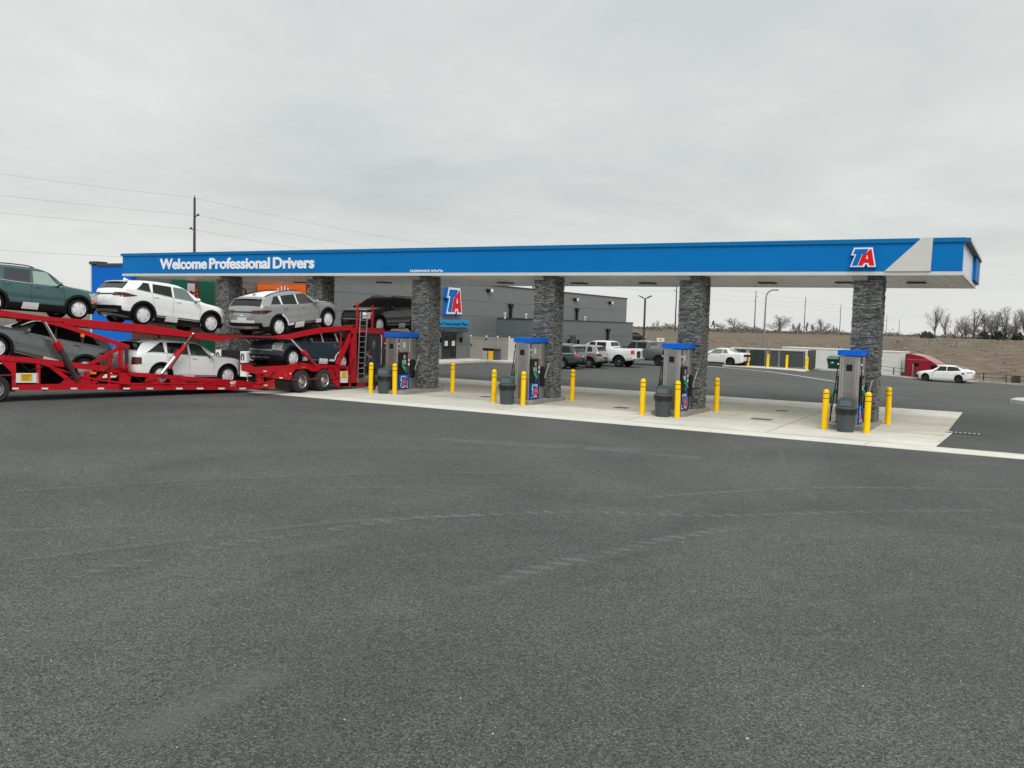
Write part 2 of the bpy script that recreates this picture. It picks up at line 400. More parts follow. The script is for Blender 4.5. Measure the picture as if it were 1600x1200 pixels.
# separate slabs with open joints
ysl = [26.55, 29.6, 33.0, 36.2, 39.35]
xe = -1.83
xsl = [xe-4.55*i for i in range(0, 16)]
gap = .03
for i in range(len(xsl)-1):
    for j in range(4):
        x1, x0 = xsl[i]-gap/2, xsl[i+1]+gap/2; y0, y1 = ysl[j]+gap*1.3, ysl[j+1]-gap*1.3
        if i == 0 and j == 0:
            c1_ = at_z(1488.6, 675.7); c2_ = at_z(1467, 692)
            poly = [(x0, y0), (c2_.x, y0), (c1_.x+.02, c1_.y), (x1, c1_.y+.4), (x1, y1), (x0, y1)]
        else: poly = [(x0, y0), (x1, y0), (x1, y1), (x0, y1)]
        mb.prism(poly, lambda u, v, d: (u, v, d), -.05, .008, (cm, APR2, APR2, APR3)[j])
for i in range(22):
    x1 = 18-4.3*i; mb.box(x1-4.3+gap*.6, x1, 25.40, 26.22, -.05, .012, KERBC); mb.box(x1-4.3+gap*.6, x1, 26.24, 26.53, -.05, .009, cm)
mb.box(xe-4.55*15, xe-.03, 25.42, 39.3, -.05, .001, mat('joint_dark', (.05, .048, .042), .9))
struct(mb.build('concrete_apron'))
# drains in the apron
for (x, y, wx) in ((1190, 655, 30), (1222, 642, 16), (972, 637, 22), (760, 620, 14)):
    p = at_z(x, y, .01); s_ = p.length/CAM_F*wx
    COVM = mat('cover_steel', (.10, .098, .09), .7, var=.3, vscale=6); mb = MB(); mb.box(-s_/2, s_/2, -.22, .22, 0, .006, COVM)
    for k in range(7): mb.box(-s_/2+s_*k/7, -s_/2+s_*(k+.45)/7, -.21, .21, .006, .012, COVM)
    o = mb.build('drain_grate', at=None); o.location = (p.x, p.y, .0075)
    tag(o, {1190: 'dark steel fill cover in the concrete left of the rightmost pump', 1222: 'smaller fill cover behind, towards the parking lot', 972: 'dark cover in the concrete between the middle pumps', 760: 'dark cover in the concrete left of the second pump from the carrier'}[x], 'drain cover', 'covers set in the concrete apron')
p = at_z(1505, 677.5, .0); mb = MB(); mb.box(-.50, .50, -.14, .14, 0, .01, BLACK)
for k in range(8): mb.box(-.48+k*.125, -.48+k*.125+.06, -.13, .13, .01, .022, SILVER)
o = mb.build('channel_drain'); o.location = (p.x, p.y, .004); tag(o, 'slotted channel drain in the asphalt beside the right corner of the concrete', 'drain')
# raised kerb island at the right edge
mb = MB(); P0 = at_z(1578, 629); poly = [(P0.x, P0.y), (P0.x+.25, P0.y+1.6), (P0.x+1.5, P0.y+2.6), (P0.x+14, P0.y+2.0), (P0.x+14, P0.y-6), (P0.x+2.4, P0.y-3.4)]
mb.prism(poly, lambda u, v, d: (u, v, d), -.05, .16, CONC)
cx_, cy_ = P0.x+6, P0.y-.6
mb.prism([(cx_+(u-cx_)*.9, cy_+(v-cy_)*.86) for u, v in poly], lambda u, v, d: (u, v, d), .16, .175, mat('island_gravel', (.42, .40, .36), .95, var=.3, vscale=12))
struct(mb.build('kerb_island'))
# pavement beside the building
mb = MB(); SWX = -34.9
for k in range(15): mb.bbox(-37.5, SWX, 31+k*1.95, 31+k*1.95+1.93, -.1, .15, cm, .012)
mb.bbox(SWX+.01, -32.6, 58.0, 60.2, -.1, .15, cm, .012); struct(mb.build('pavement'))
# painted lines
PAINT = mat('road_paint', (.62, .62, .58), .7, var=.25, vscale=5)
def line_strip(name, a_, b_, wd=.12, z=.006):
    a_, b_ = Vector(a_), Vector(b_); t = (b_-a_).normalized(); nn = Vector((-t.y, t.x))*wd/2; mb = MB(); n_ = 12; rows = []
    for i in range(n_+1):
        p = a_+(b_-a_)*i/n_; rows.append([(p.x+nn.x, p.y+nn.y, lot_z(p.x, p.y)+z), (p.x-nn.x, p.y-nn.y, lot_z(p.x, p.y)+z)])
    mb.grid(rows, PAINT, sm=False); return struct(mb.build(name))
line_strip('painted_line', (-25.5, 72.5), (-9.57, 62.17), .22)
# ------------------------------------------------------------------ fuel canopy
CY0, CY1, CX0, CX1, CZ = 30.45, 39.0, -40.35, -1.66, 4.83
cano = empty('fuel_canopy', (CX0, CY0, 0), 'long flat blue canopy with white lettering over the diesel pump islands', 'canopy')
def cbuild(mb, name, parent=None, label=None): 
    o = mb.build(name, at=None, label=label); o.parent = parent or cano
    if parent is None or parent == cano: o.location = (-CX0, -CY0, 0)
    return o
def front(u, v, d): return (u, CY0-.004-d, v)      # u = world X, v = world Z, d towards the viewer
mb = MB(); mb.box(CX0+.05, CX1-.05, CY0+.05, CY1-.05, CZ+.02, CZ+.25, SOFFIT)
for k in range(95):                                  # soffit pans running across the canopy
    x = CX0+.06+k*.406
    if x+.39 < CX1-.06: mb.box(x, x+.385, CY0+.08, CY1-.08, CZ+.006, CZ+.02, SOFFIT)
cbuild(mb, 'soffit')
mb = MB(); mb.box(CX0, CX1, CY0, CY0+.06, CZ, CZ+.115, CREAM); mb.box(CX0, CX1, CY1-.06, CY1, CZ, CZ+.115, CREAM)
mb.box(CX1-.06, CX1+.004, CY0+.002, CY1-.002, CZ+.001, CZ+.114, CREAM); mb.box(CX0-.004, CX0+.06, CY0+.002, CY1-.002, CZ+.001, CZ+.114, CREAM)
cbuild(mb, 'lower_lip')
FZ0, FZ1 = CZ+.118, 5.90
sx_ = [at_y(1382, 425, CY0).x, at_y(1454, 424.4, CY0).x, at_y(1456, 375, CY0).x, at_y(1439.6, 375, CY0).x]
def panels(x0, x1, n):
    wd = (x1-x0)/n
    for k in range(n): mb.box(x0+k*wd+.0006, x0+(k+1)*wd-.0006, CY0, CY0+.05, FZ0, FZ1, BLUE)
mb = MB(); panels(CX0+.04, CX1-.02, 13)
mb.box(CX0+.05, CX1-.05, CY0+.049, CY0+.08, FZ0, FZ1-.01, BLUE)
mb.box(CX0+.03, CX1, CY1-.05, CY1, FZ0, FZ1, BLUE)
mb.box(CX0+.02, CX0+.07, CY0+.052, CY1-.052, FZ0, FZ1, BLUE)
cbuild(mb, 'fascia')
mb = MB(); mb.prism([(sx_[0], FZ0+.003), (sx_[1], FZ0+.003), (sx_[1]+.02, FZ1+.075), (sx_[3]+.02, FZ1+.075)], lambda u, v, d: (u, CY0-.046-d, v), -.047, .0, CREAM)
cbuild(mb, 'diagonal_stripe', label='cream diagonal stripe near the right end of the fascia')
# right end: pale panel and a blue return at the back
ENDP = mat('end_panel', (.62, .66, .78), .22, var=.04)
mb = MB()
for k in range(5): mb.box(CX1-.05, CX1-.004-.0*k, CY0+.055+k*1.15, CY0+.055+k*1.15+1.13, FZ0, FZ1-.02, ENDP)
cbuild(mb, 'end_panel', label='pale lavender panels on the right end of the canopy')
mb = MB(); mb.box(CX1-.06, CX1+.10, CY1-2.75, CY1-.06, FZ0+.06, FZ1-.05, BLUE); mb.box(CX1-.05, CX1-.008, CY1-2.8, CY1-.06, FZ0, FZ1-.02, BLUE)
mb.box(CX1-.06, CX1+.12, CY1-.058, CY1+.01, FZ0+.0, FZ1-.05, CREAM)
cbuild(mb, 'end_sign_box', label='blue box at the back of the canopy end')
mb = MB()
mb.box(CX0-.06, sx_[3]-.05, CY0-.045, CY0+.10, FZ1-.07, FZ1+.065, BLUE_TRIM); mb.box(sx_[2]+.04, CX1+.02, CY0-.045, CY0+.10, FZ1-.07, FZ1+.065, BLUE_TRIM)
mb.box(CX1+.02, CX1+.17, CY0-.042, CY1+.05, FZ1-.05, FZ1+.05, CREAM); mb.box(CX1-.06, CX1+.165, CY0-.04, CY1+.04, FZ1-.075, FZ1-.052, DGREY)
mb.box(CX1-.03, CX1+.168, CY0-.048, CY0-.042, FZ1-.072, FZ1+.052, BLUE_TRIM)
mb.box(CX0-.05, CX1, CY1-.1, CY1+.045, FZ1-.07, FZ1+.06, BLUE_TRIM)
mb.box(CX0-.06, CX0+.03, CY0+.1, CY1-.1, FZ1-.07, FZ1+.06, BLUE_TRIM)
cbuild(mb, 'coping')
mb = MB(); mb.box(CX0+.08, CX1-.08, CY0+.1, CY1-.1, FZ1-.2, FZ1-.17, CREAM); cbuild(mb, 'roof_deck')
# steel haunches where the columns meet the fascia
COLX = [-3.93, -9.77, -15.60, -21.40, -27.2, -32.97]      # right edges
COLW, COLY0, COLY1 = .90, 30.72, 31.62
for cx in COLX:
    mb = MB(); mb.prism([(CY0+.06, CZ+.02), (COLY0+.12, CZ+.02), (COLY0+.12, CZ-.15), (COLY0-.03, CZ-.15)], lambda u, v, d, cx=cx: (cx-.46-d, u, v), 0, .46, mat('haunch_metal', (.34, .34, .32), .4))
    cbuild(mb, 'haunch')
for k, (px, py) in enumerate(((1199, 441.5), (1432, 441), (905, 442), (790, 441.5), (1012, 442), (1320, 441), (600, 441), (470, 441))):
    p = at_z(px, py, CZ); mb = MB(); mb.bbox(p.x-.3, p.x+.3, p.y-.3, p.y+.3, CZ-.05, CZ+.02, DGREY, .02)
    mb.box(p.x-.22, p.x+.22, p.y-.22, p.y+.22, CZ-.056, CZ-.05, mat('lamp_lens', (.25, .25, .24), .2)); cbuild(mb, 'downlight')
# lettering
a_ = at_y(250.5, 421, CY0); b_ = at_y(491, 421, CY0)
tm = MB()
for i_, (ox, oz) in enumerate(((0, 0), (-.018, 0), (.018, 0), (0, .014), (0, -.014))):
    q_ = text_mesh('Welcome Professional Drivers', .69, LETTER, lambda u, v, d: (a_.x+u+ox, CY0-.002-d*(1+.02*i_), a_.z+.03+v+oz), depth=.02, bold=.012, width=b_.x-a_.x, spacing=.98)
    tm.add(q_.v, q_.f, LETTER)
cbuild(tm, 'lettering', label='raised white words Welcome Professional Drivers')
a2 = at_y(640.5, 428.3, CY0); b2 = at_y(692, 428.3, CY0)
tm = text_mesh('CLEARANCE 16\'ft 6"in', .125, LETTER, lambda u, v, d: (a2.x+u, CY0-.002-d, FZ0+.035+v), depth=.01, bold=.004, width=b2.x-a2.x)
cbuild(tm, 'clearance_marking', label='small white clearance marking on the lower edge of the fascia')

# the truck-stop emblem: slanted T and A inside a white outline on a blue block
E_T = [(43,165),(172,165),(150,120),(112,120),(72,13),(17,13),(58,120),(25,120)]
E_A = [(186,162),(203,162),(236,13),(188,13),(181,38),(135,38),(124,13),(80,13),(112,104),(124,122),(152,122)]
E_HOLE = [(152,74),(163,112),(173,74)]
E_OUT = [(30,178),(212,178),(252,0),(172,0),(166,24),(148,24),(140,0),(0,0),(42,107),(6,107)]
def emblem(fn, Wd, Ht, depth, cb, parent=None, th=.012):
    """fn(u, v, d): metres right, up and outwards"""
    k, q = Wd/252, Ht/178
    sc_ = lambda P_, g=0: [((u-126)*(1+g)*k+Wd/2, (v-89)*(1+g)*q+Ht/2) for u, v in P_]
    mb = MB(); mb.prism(sc_(E_OUT, .06), lambda u, v, d: fn(u-.02*Wd, v-.02*Ht, d), 0, depth, SIGN_BLUE); cb(mb, 'emblem_backing')
    mb = MB(); mb.prism(sc_(E_OUT), fn, depth, depth+th, LETTER); cb(mb, 'emblem_outline')
    mb = MB(); mb.prism(sc_(E_T), fn, depth+th, depth+2*th, SIGN_BLUE); cb(mb, 'emblem_letter')
    mb = MB(); mb.prism(sc_(E_A), fn, depth+th, depth+2*th, RED_SIGN); mb.prism(sc_(E_HOLE), fn, depth+2*th, depth+2.5*th, LETTER); cb(mb, 'emblem_letter')
p0 = at_y(1329, 417.5, CY0); p1 = at_y(1371, 387, CY0)
EMW, EMH = p1.x-p0.x, p1.z-p0.z
emblem(lambda u, v, d: (p0.x+u, CY0-.003-d, p0.z+v), EMW, EMH, .10, lambda m_, n_: cbuild(m_, n_))

# ------------------------------------------------------------------ stone columns
def ledger(w_, d_, h_, seed):
    rnd = random.Random(seed); mb = MB(); mb.box(.02, w_-.02, .02, d_-.02, 0, h_, STONE_GAP)
    def face(length, fn, corner):
        z = 0
        while z < h_-.01:
            rh = rnd.choice((.035, .045, .055, .04)); rh = min(rh, h_-z); u = -corner*rnd.uniform(0, .02)
            while u < length:
                l_ = rnd.choice((rnd.uniform(.05, .12), rnd.uniform(.08, .22))); u1 = min(length+corner*.02, u+l_)
                if length-u1 < .06: u1 = length+corner*rnd.uniform(0, .02)
                out_ = rnd.uniform(.0, .034); g_ = .003
                z1 = z+rh
                pts = [fn(u+g_, z+g_, .0), fn(u1-g_, z+g_, 0), fn(u1-g_, z1-g_, 0), fn(u+g_, z1-g_, 0)]
                o2 = [out_+rnd.uniform(-.006, .006) for _ in range(4)]
                pf = [fn(u+g_+.004, z+g_+.004, o2[0]), fn(u1-g_-.004, z+g_+.003, o2[1]), fn(u1-g_-.004, z1-g_-.004, o2[2]), fn(u+g_+.004, z1-g_-.003, o2[3])]
                mb.add(pts+pf, [(4,5,6,7), (0,1,5,4), (1,2,6,5), (2,3,7,6), (3,0,4,7)], STONE)
                u = u1
            z += rh
    face(w_, lambda u, z, d: (u, -d, z), 1)
    face(d_, lambda u, z, d: (w_+d, u, z), 1)
    face(w_, lambda u, z, d: (w_-u, d_+d, z), 1)
    face(d_, lambda u, z, d: (-d, d_-u, z), 1)
    return mb
cw = COLW-.06; cdp = COLY1-COLY0-.06
colmesh = [ledger(cw, cdp, CZ-.155, 11+k) for k in range(2)]
CLAB = ['stone-clad canopy column furthest right, nearest the blue and red emblem', 'stone-clad canopy column third from the left pump, right of the parked pickups', 'stone-clad canopy column hiding the back of the green parked car', 'stone-clad canopy column between the black car on the carrier and the emblem on the building', 'stone-clad canopy column behind the grey car with the orange wall at its left', 'stone-clad canopy column furthest left, behind the noses of the white cars']
cobj = [m_.build('stone_column') for m_ in colmesh]
for k, cx in enumerate(COLX):
    o = cobj[k] if k < 2 else cobj[k % 2].copy()
    if k >= 2: COL.objects.link(o)
    o.location = (cx-COLW+.03, COLY0+.03, .155); tag(o, CLAB[k], 'column', 'stone-clad columns holding up the canopy')

# ------------------------------------------------------------------ pump islands, pumps, bollards, bins
ISLCONC = mat('island_concrete', (.27, .255, .225), .85, var=.22, vscale=3, bump=.5, bscale=50)
PLAB = ['rightmost', 'second from the right', 'third from the right', 'left one beside the car carrier']
islands = []
for k, cx in enumerate(COLX):
    mb = MB(); x1 = cx+.06; x0 = x1-1.22; y0, y1 = 28.98, 32.05; c_ = .18
    poly = [(x0+c_, y0), (x1-c_*.5, y0), (x1, y0+c_*.5), (x1, y1-c_), (x1-c_, y1), (x0+c_, y1), (x0, y1-c_), (x0, y0+c_)]
    mb.prism(poly, lambda u, v, d: (u, v, d), -.04, .13, ISLCONC)
    mb.prism([(u+(-.015 if u > cx-.5 else .015), v+(-.015 if v > 30 else .015)) for u, v in poly], lambda u, v, d: (u, v, d), .13, .15, ISLCONC)
    o = mb.build('pump_island', at=(x0, y0, 0))
    tag(o, ['low concrete kerb island under the rightmost pump', 'low concrete kerb island under the second pump from the right', 'low concrete kerb island under the third pump from the right', 'low concrete kerb island under the pump beside the car carrier', 'low concrete island behind the carrier tractor', 'low concrete island behind the carrier trailer'][k], 'kerb island', 'pump islands under the canopy')

STICK = mat('sticker_pale', (.62, .62, .62), .4)
STREAK = mat('sticker_red', (.5, .12, .12), .4)
def make_pump():
    # origin: front right corner of the body at island level; x to -.61, y to 1.3
    t = bpy.data.objects.new('fuel_pump', None); COL.objects.link(t); t.empty_display_size = .2
    W_, D_, Hh = .61, 1.30, 2.12
    SBK = mat('steel_back', (.26, .25, .24), .4, metal=.75, var=.12)
    mb = MB()
    mb.bbox(-W_, 0, 0, .07, 0, Hh, STEEL, .015)
    mb.bbox(-W_, 0, .82, D_, 0, Hh, STEEL, .02)
    mb.box(-.47, -.14, -.006, .0, .06, Hh-.05, mat('steel_front', (.34, .34, .335), .33, metal=.85, var=.10))
    mb.box(-.10, -.085, -.008, .0, .02, Hh-.02, SBK); mb.box(-.545, -.53, -.008, .0, .02, Hh-.02, SBK)
    mb.box(-W_+.05, -.05, .06, .83, .02, Hh-.01, SBK)
    mb.build('cabinet', t)
    mb = MB(); mb.bbox(-W_-.06, .06, -.06, D_+.08, Hh+.01, Hh+.185, PUMPBLUE, .012); mb.build('cap', t)
    mb = MB(); mb.box(-.40, -.22, -.012, -.006, 1.66, 1.86, BLACK); mb.build('vent_plate', t)
    for s in (1, -1):
        fx = (lambda q: q) if s > 0 else (lambda q: -W_-q)
        def bx(mb, a, b, y0, y1, z0, z1, m, r=.006):
            X = sorted((fx(a), fx(b))); mb.bbox(X[0], X[1], y0, y1, z0, z1, m, min(r, (X[1]-X[0])*.4))
        mb = MB(); bx(mb, -.04, .05, .05, .64, .63, 1.50, BLACK, .02); bx(mb, -.05, .04, .64, .82, .63, 1.50, DGREY, .012)
        bx(mb, -.05, -.02, .09, .80, 1.53, Hh-.03, STEEL, .006); bx(mb, -.02, -.012, .42, .54, 1.72, 1.92, STICK, .002)
        bx(mb, .04, .046, .66, .79, 1.30, 1.47, STREAK, .001); bx(mb, .04, .046, .67, .78, 1.14, 1.26, STICK, .001); bx(mb, .04, .046, .67, .78, .98, 1.08, LETTER, .001)
        bx(mb, .05, .056, .42, .60, .68, .92, mat('keypad_blue', (.03, .12, .30), .4), .001)
        d_ = mb.build('dispenser_head', t)
        mb = MB(); bx(mb, .05, .058, .30, .52, 1.02, 1.22, SCREEN, .002); bx(mb, .05, .057, .34, .48, 1.26, 1.42, SCREEN, .002); mb.build('screen', d_)
        mb = MB(); bx(mb, -.045, .04, .05, .80, .0, .62, mat('pump_skirt_blue', (.0, .10, .42), .4, spec=.2), .008)
        sk = mb.build('skirt_panel', t)
        if s > 0: emblem(lambda u, v, d: (.041+d, .16+u, .07+v), .52, .49, .003, lambda m_, n_: m_.build(n_, sk), th=.003)
        else: emblem(lambda u, v, d: (-W_-.041-d, .70-u, .07+v), .52, .49, .003, lambda m_, n_: m_.build(n_, sk), th=.003)
        mb = MB(); bx(mb, -.04, .10, .86, 1.16, .46, 1.22, BLACK, .05); mb.build('squeegee_bucket', t)
        mb = MB()
        X = sorted((fx(.05), fx(.15))); mb.bbox(X[0], X[1], .16, .33, .92, 1.08, GREEN, .03)
        mb.tube([(fx(.10), .24, 1.0), (fx(.17), .21, .90), (fx(.23), .19, .80)], [.05, .045, .03], GREEN)
        mb.tube([(fx(.10), .31, 1.04), (fx(.17), .34, .95), (fx(.16), .32, .84)], .014, GREEN)
        mb.tube([(fx(.08), .24, 1.06), (fx(.05), .26, 1.2)], .018, CHROME)
        mb.build('nozzle', t)
        mb = MB(); K = [Vector((fx(q[0]), q[1], q[2])) for q in ((.02,.05,2.08),(.05,.03,1.70),(.08,-.02,1.2),(.12,-.10,.65),(.17,-.08,.22),(.22,.10,.05),(.23,.30,.12),(.24,.32,.45),(.23,.19,.80))]
        pts = []
        for i in range(len(K)-1):
            p0, p1, p2, p3 = K[max(0, i-1)], K[i], K[i+1], K[min(len(K)-1, i+2)]
            for k in range(6): q = k/6; pts.append(.5*((2*p1)+(p2-p0)*q+(2*p0-5*p1+4*p2-p3)*q*q+(3*p1-p0-3*p2+p3)*q**3))
        pts.append(K[-1]); mb.tube(pts, .019, BLACK, n=7)
        for zz_, xx_ in ((1.66, .053), (1.84, .043)): mb.tube([(fx(xx_), .032, zz_), (fx(xx_), .04, zz_+.05)], .024, STICK, n=8)
        mb.build('hose', t)
        mb = MB(); mb.tube([(fx(.12), 1.02, .80), (fx(.22), 1.2, 1.36)], .013, SILVER, n=6); mb.tube([(fx(.16), .98, .80), (fx(.16), 1.1, .80)], .03, SILVER, n=6); mb.build('squeegee', t)
    return t
pump = make_pump()
PX = [-4.28, -10.03, -15.86, -21.93, -27.6]
PL = ['fuel pump furthest right with a blue cap, its bin hiding its foot', 'steel fuel pump second from the right, right of the parked grey pickup', 'steel fuel pump in front of the beige gates and yellow bin', 'steel fuel pump nearest the carrier ladder, emblem fully in view', 'steel fuel pump mostly hidden behind the carrier tractor']
for k, px in enumerate(PX[:4]):
    o = pump if k == 0 else copy_tree(pump)
    o.location = (px, 29.36, .152); tag(o, PL[k], 'fuel pump', 'diesel pumps under the canopy')

def make_bollard(h_=1.25, r_=.092):
    t = bpy.data.objects.new('bollard', None); COL.objects.link(t); t.empty_display_size = .1
    mb = MB(); prof = [(r_, 0), (r_, h_-.09)]+[(r_*cos(q*pi/12), h_-.09+.09*sin(q*pi/12)) for q in range(1, 7)]
    mb.lathe(prof, YEL, n=20); mb.build('sleeve', t)
    for z in (h_-.13, h_-.28):
        mb = MB(); mb.lathe([(r_-.004, z-.012), (r_+.004, z-.010), (r_+.004, z+.010), (r_-.004, z+.012)], BAND, n=20); mb.build('band', t)
    return t
bol = make_bollard()
BPX = [(577, 614.5), (614.5, 616.5), (705, 612.5), (770, 629.5), (815, 633.5), (892, 626), (1002, 649), (1056.5, 653.5), (1118, 643.5), (1287, 671.5), (1353, 677.5), (1386.5, 663.5)]
BL = ['yellow bollard between the carrier ladder and the grey bin', 'yellow bollard just right of the first grey bin, before the emblem panel', 'yellow bollard below the glass doors, right of the fourth column',
      'yellow bollard left of the bin at the second pump from the carrier', 'yellow bollard covering half of the emblem panel on its pump', 'yellow bollard below the green parked car',
      'yellow bollard left of the bin at the pump before the third column', 'yellow bollard right of the bin below the grey pickup\'s pump', 'yellow bollard standing alone right of the third column, below the white coupe',
      'yellow bollard left of the rightmost bin', 'tallest-looking yellow bollard, at the front right of the rightmost pump', 'yellow bollard furthest right, behind the rightmost column']
for k, (x, y) in enumerate(BPX):
    o = bol if k == 0 else copy_tree(bol)
    p = at_z(x, y); o.location = (p.x, p.y+.08, 0); o.rotation_euler = (radians(random.uniform(-.7, .7)), radians(random.uniform(-.7, .7)), random.uniform(0, 6))
    tag(o, BL[k], 'bollard', 'yellow bollards guarding the pumps')

BAG = mat('bin_bag', (.01, .011, .012), .3)
def make_bin(wrinkle):
    t = bpy.data.objects.new('litter_bin', None); COL.objects.link(t); t.empty_display_size = .1
    mb = MB(); mb.lathe([(.001, .0), (.235, .0), (.245, .02), (.285, .64), (.30, .66), (.30, .70), (.27, .70)], GREYBIN, n=32); mb.build('body', t)
    mb = MB(); n_ = 48; rows = []; rnd = random.Random(3)
    amp = [rnd.uniform(0, 1) for _ in range(n_)]
    for j, (r_, z_) in enumerate(((.296, .70), (.315, .71), (.315, .66), (.305, .60-.03*wrinkle))):
        rows.append([((r_+.014*amp[k % n_]*(1 if j in (1, 2) else .5))*cos(2*pi*k/n_), (r_+.014*amp[k % n_])*sin(2*pi*k/n_), z_-(.05*amp[k % n_]*wrinkle if j == 3 else 0)) for k in range(n_+1)])
    mb.grid(rows, BAG); mb.build('bin_bag', t)
    mb = MB(); mb.lathe([(.27, .695), (.318, .70), (.322, .745), (.26, .77), (0, .775)], GREYBIN, n=32)
    arch = [(-.235, .76), (-.24, .93)]+[(-.24*cos(q*pi/14), .94+.12*sin(q*pi/14)) for q in range(1, 14)]+[(.24, .93), (.235, .76)]
    mb.prism(arch, lambda u, v, d: (u, d, v), -.205, .205, GREYBIN); mb.prism([(u*.94, .76+(v-.76)*.95) for u, v in arch], lambda u, v, d: (u, d, v), -.222, -.205, GREYBIN)
    ld = mb.build('lid', t)
    mb = MB(); mb.prism([(-.17, .80), (.15, .80), (.15, .93), (.10, .965), (-.12, .965), (-.17, .93)], lambda u, v, d: (u, d, v), -.236, -.222, mat('bin_flap', (.10, .13, .135), .5)); mb.build('flap', ld)
    return t
bins = make_bin(1)
for k, (x, y) in enumerate(((594, 615.5), (786, 632.5), (1031, 652), (1318, 676))):
    o = bins if k == 0 else copy_tree(bins)
    p = at_z(x, y); o.location = (p.x, p.y+.27, 0); o.rotation_euler = (0, 0, radians((22, 16, 10, 4)[k])); 
    tag(o, ['grey dome-topped bin between the first two bollards by the carrier', 'grey dome-topped bin at the second pump from the carrier', 'grey dome-topped bin in front of the pump second from the right', 'grey dome-topped bin with crumpled black liner at the rightmost pump'][k], 'bin', 'grey litter bins at the pumps')

# ------------------------------------------------------------------ building
WALL = mat('metal_panel_grey', (.195, .215, .215), .38, metal=.25, spec=.5, var=.05, vscale=.7)
WALLD = mat('seam_dark', (.05, .055, .056), .6)
WALLL = mat('metal_panel_low', (.155, .18, .183), .38, metal=.25, var=.05, vscale=.7)
COPE = mat('coping_dark', (.045, .05, .055), .5)
BX, AX = -37.5, -41.6
bld = empty('travel_centre_building', (BX, 41, 0), 'long grey metal-clad travel centre with flat roof behind the canopy', 'building')
def bb(mb, name, parent=None, label=None):
    o = mb.build(name, label=label); o.parent = parent or bld
    if (parent or bld) == bld: o.location = (-BX, -41, 0)
    return o
def clad_x(mb, X, y0, y1, rows, wid, m, th=.04):
    n_ = max(1, round((y1-y0)/wid)); wd = (y1-y0)/n_
    for k in range(n_):
        for z0, z1 in rows: mb.bbox(X-th, X, y0+k*wd+.009, y0+(k+1)*wd-.009, z0+.009, z1-.009, m, .007)
    mb.box(X-.3, X-.02, y0, y1, rows[0][0], rows[-1][1], WALLD)
def clad_y(mb, Y, x0, x1, rows, wid, m, th=.04):
    n_ = max(1, round((x1-x0)/wid)); wd = (x1-x0)/n_
    for k in range(n_):
        for z0, z1 in rows: mb.bbox(x0+k*wd+.009, x0+(k+1)*wd-.009, Y, Y+th, z0+.009, z1-.009, m, .007)
    mb.box(x0, x1, Y+.02, Y+.3, rows[0][0], rows[-1][1], WALLD)
RZ = 5.95
mb = MB(); clad_x(mb, BX, 41.2, 91.3, [(.15, 1.25), (1.25, 2.35), (2.35, 3.42), (3.42, 4.62), (4.62, RZ)], 3.1, WALL)
clad_y(mb, 41.2, -37.62, BX-.3, [(.15, RZ)], 1, WALL); mb.box(-56, BX-.3, 41.3, 91.2, 0, RZ-.15, WALLD)
bb(mb, 'wall')
mb = MB(); mb.box(BX-.3, BX+.06, 41.15, 91.4, RZ, RZ+.1, COPE); mb.box(-56, BX-.3, 41.15, 91.4, RZ-.1, RZ-.05, COPE); bb(mb, 'roof')
# set-back wing at the left
mb = MB(); clad_x(mb, AX, 32.3, 41.15, [(.15, 1.3), (1.3, 2.35), (2.35, 3.42), (3.42, 4.62), (4.62, RZ-.3)], 2.2, mat('wing_panel', (.20, .20, .195), .5, var=.05))
mb.box(-44.9, AX-.3, 32.4, 41.2, 0, 5.2, WALLD); bb(mb, 'wall')
# blue wall at the far left
BLW = mat('blue_wall', (.0, .13, .56), .55, spec=.15, var=.04, vscale=.5)
mb = MB(); bx0 = at_y(143, 413, 32).x; mb.box(bx0, AX-.02, 32.0, 32.35, 0, 5.50, BLW); mb.box(bx0+.05, AX-.4, 32.35, 41, 0, 5.2, WALLD); bb(mb, 'wall', label='bright blue end wall at the far left')
mb = MB(); mb.box(bx0-.12, bx0+.55, 31.93, 32.6, 5.56, 5.72, COPE); mb.box(bx0+.5, AX, 31.95, 32.6, 5.46, 5.60, COPE); mb.box(bx0-.05, bx0+.03, 31.96, 32.5, 0, 5.56, CREAM); bb(mb, 'roof')
# orange front facing the canopy
ORG = mat('orange_panel', (.95, .16, .015), .45, var=.03)
p0 = at_y(403, 444, 41.0); p1 = at_y(479, 444, 41.0)
mb = MB(); mb.box(p0.x, -37.66, 40.96, 41.16, 3.5, 4.98, ORG); mb.box(p0.x, -37.66, 41.0, 41.16, .15, 3.5, WALL); of = bb(mb, 'orange_panel')
pe = at_y(442, 446, 40.9)
mb = MB(); 
for q in range(-3, 4):
    c_ = pe.x+q*.125; mb.prism([(c_-.055, 4.3), (c_+.055, 4.3), (c_+.075*(1-abs(q)*.05), 4.85-.045*abs(q)), (c_-.055, 4.88-.05*abs(q))], lambda u, v, d: (u, 40.94-d, v), 0, .03, RED_SIGN if q % 2 == 0 else LETTER)
bb(mb, 'fan_sign', label='small red and white fan-shaped mark on the orange panel')
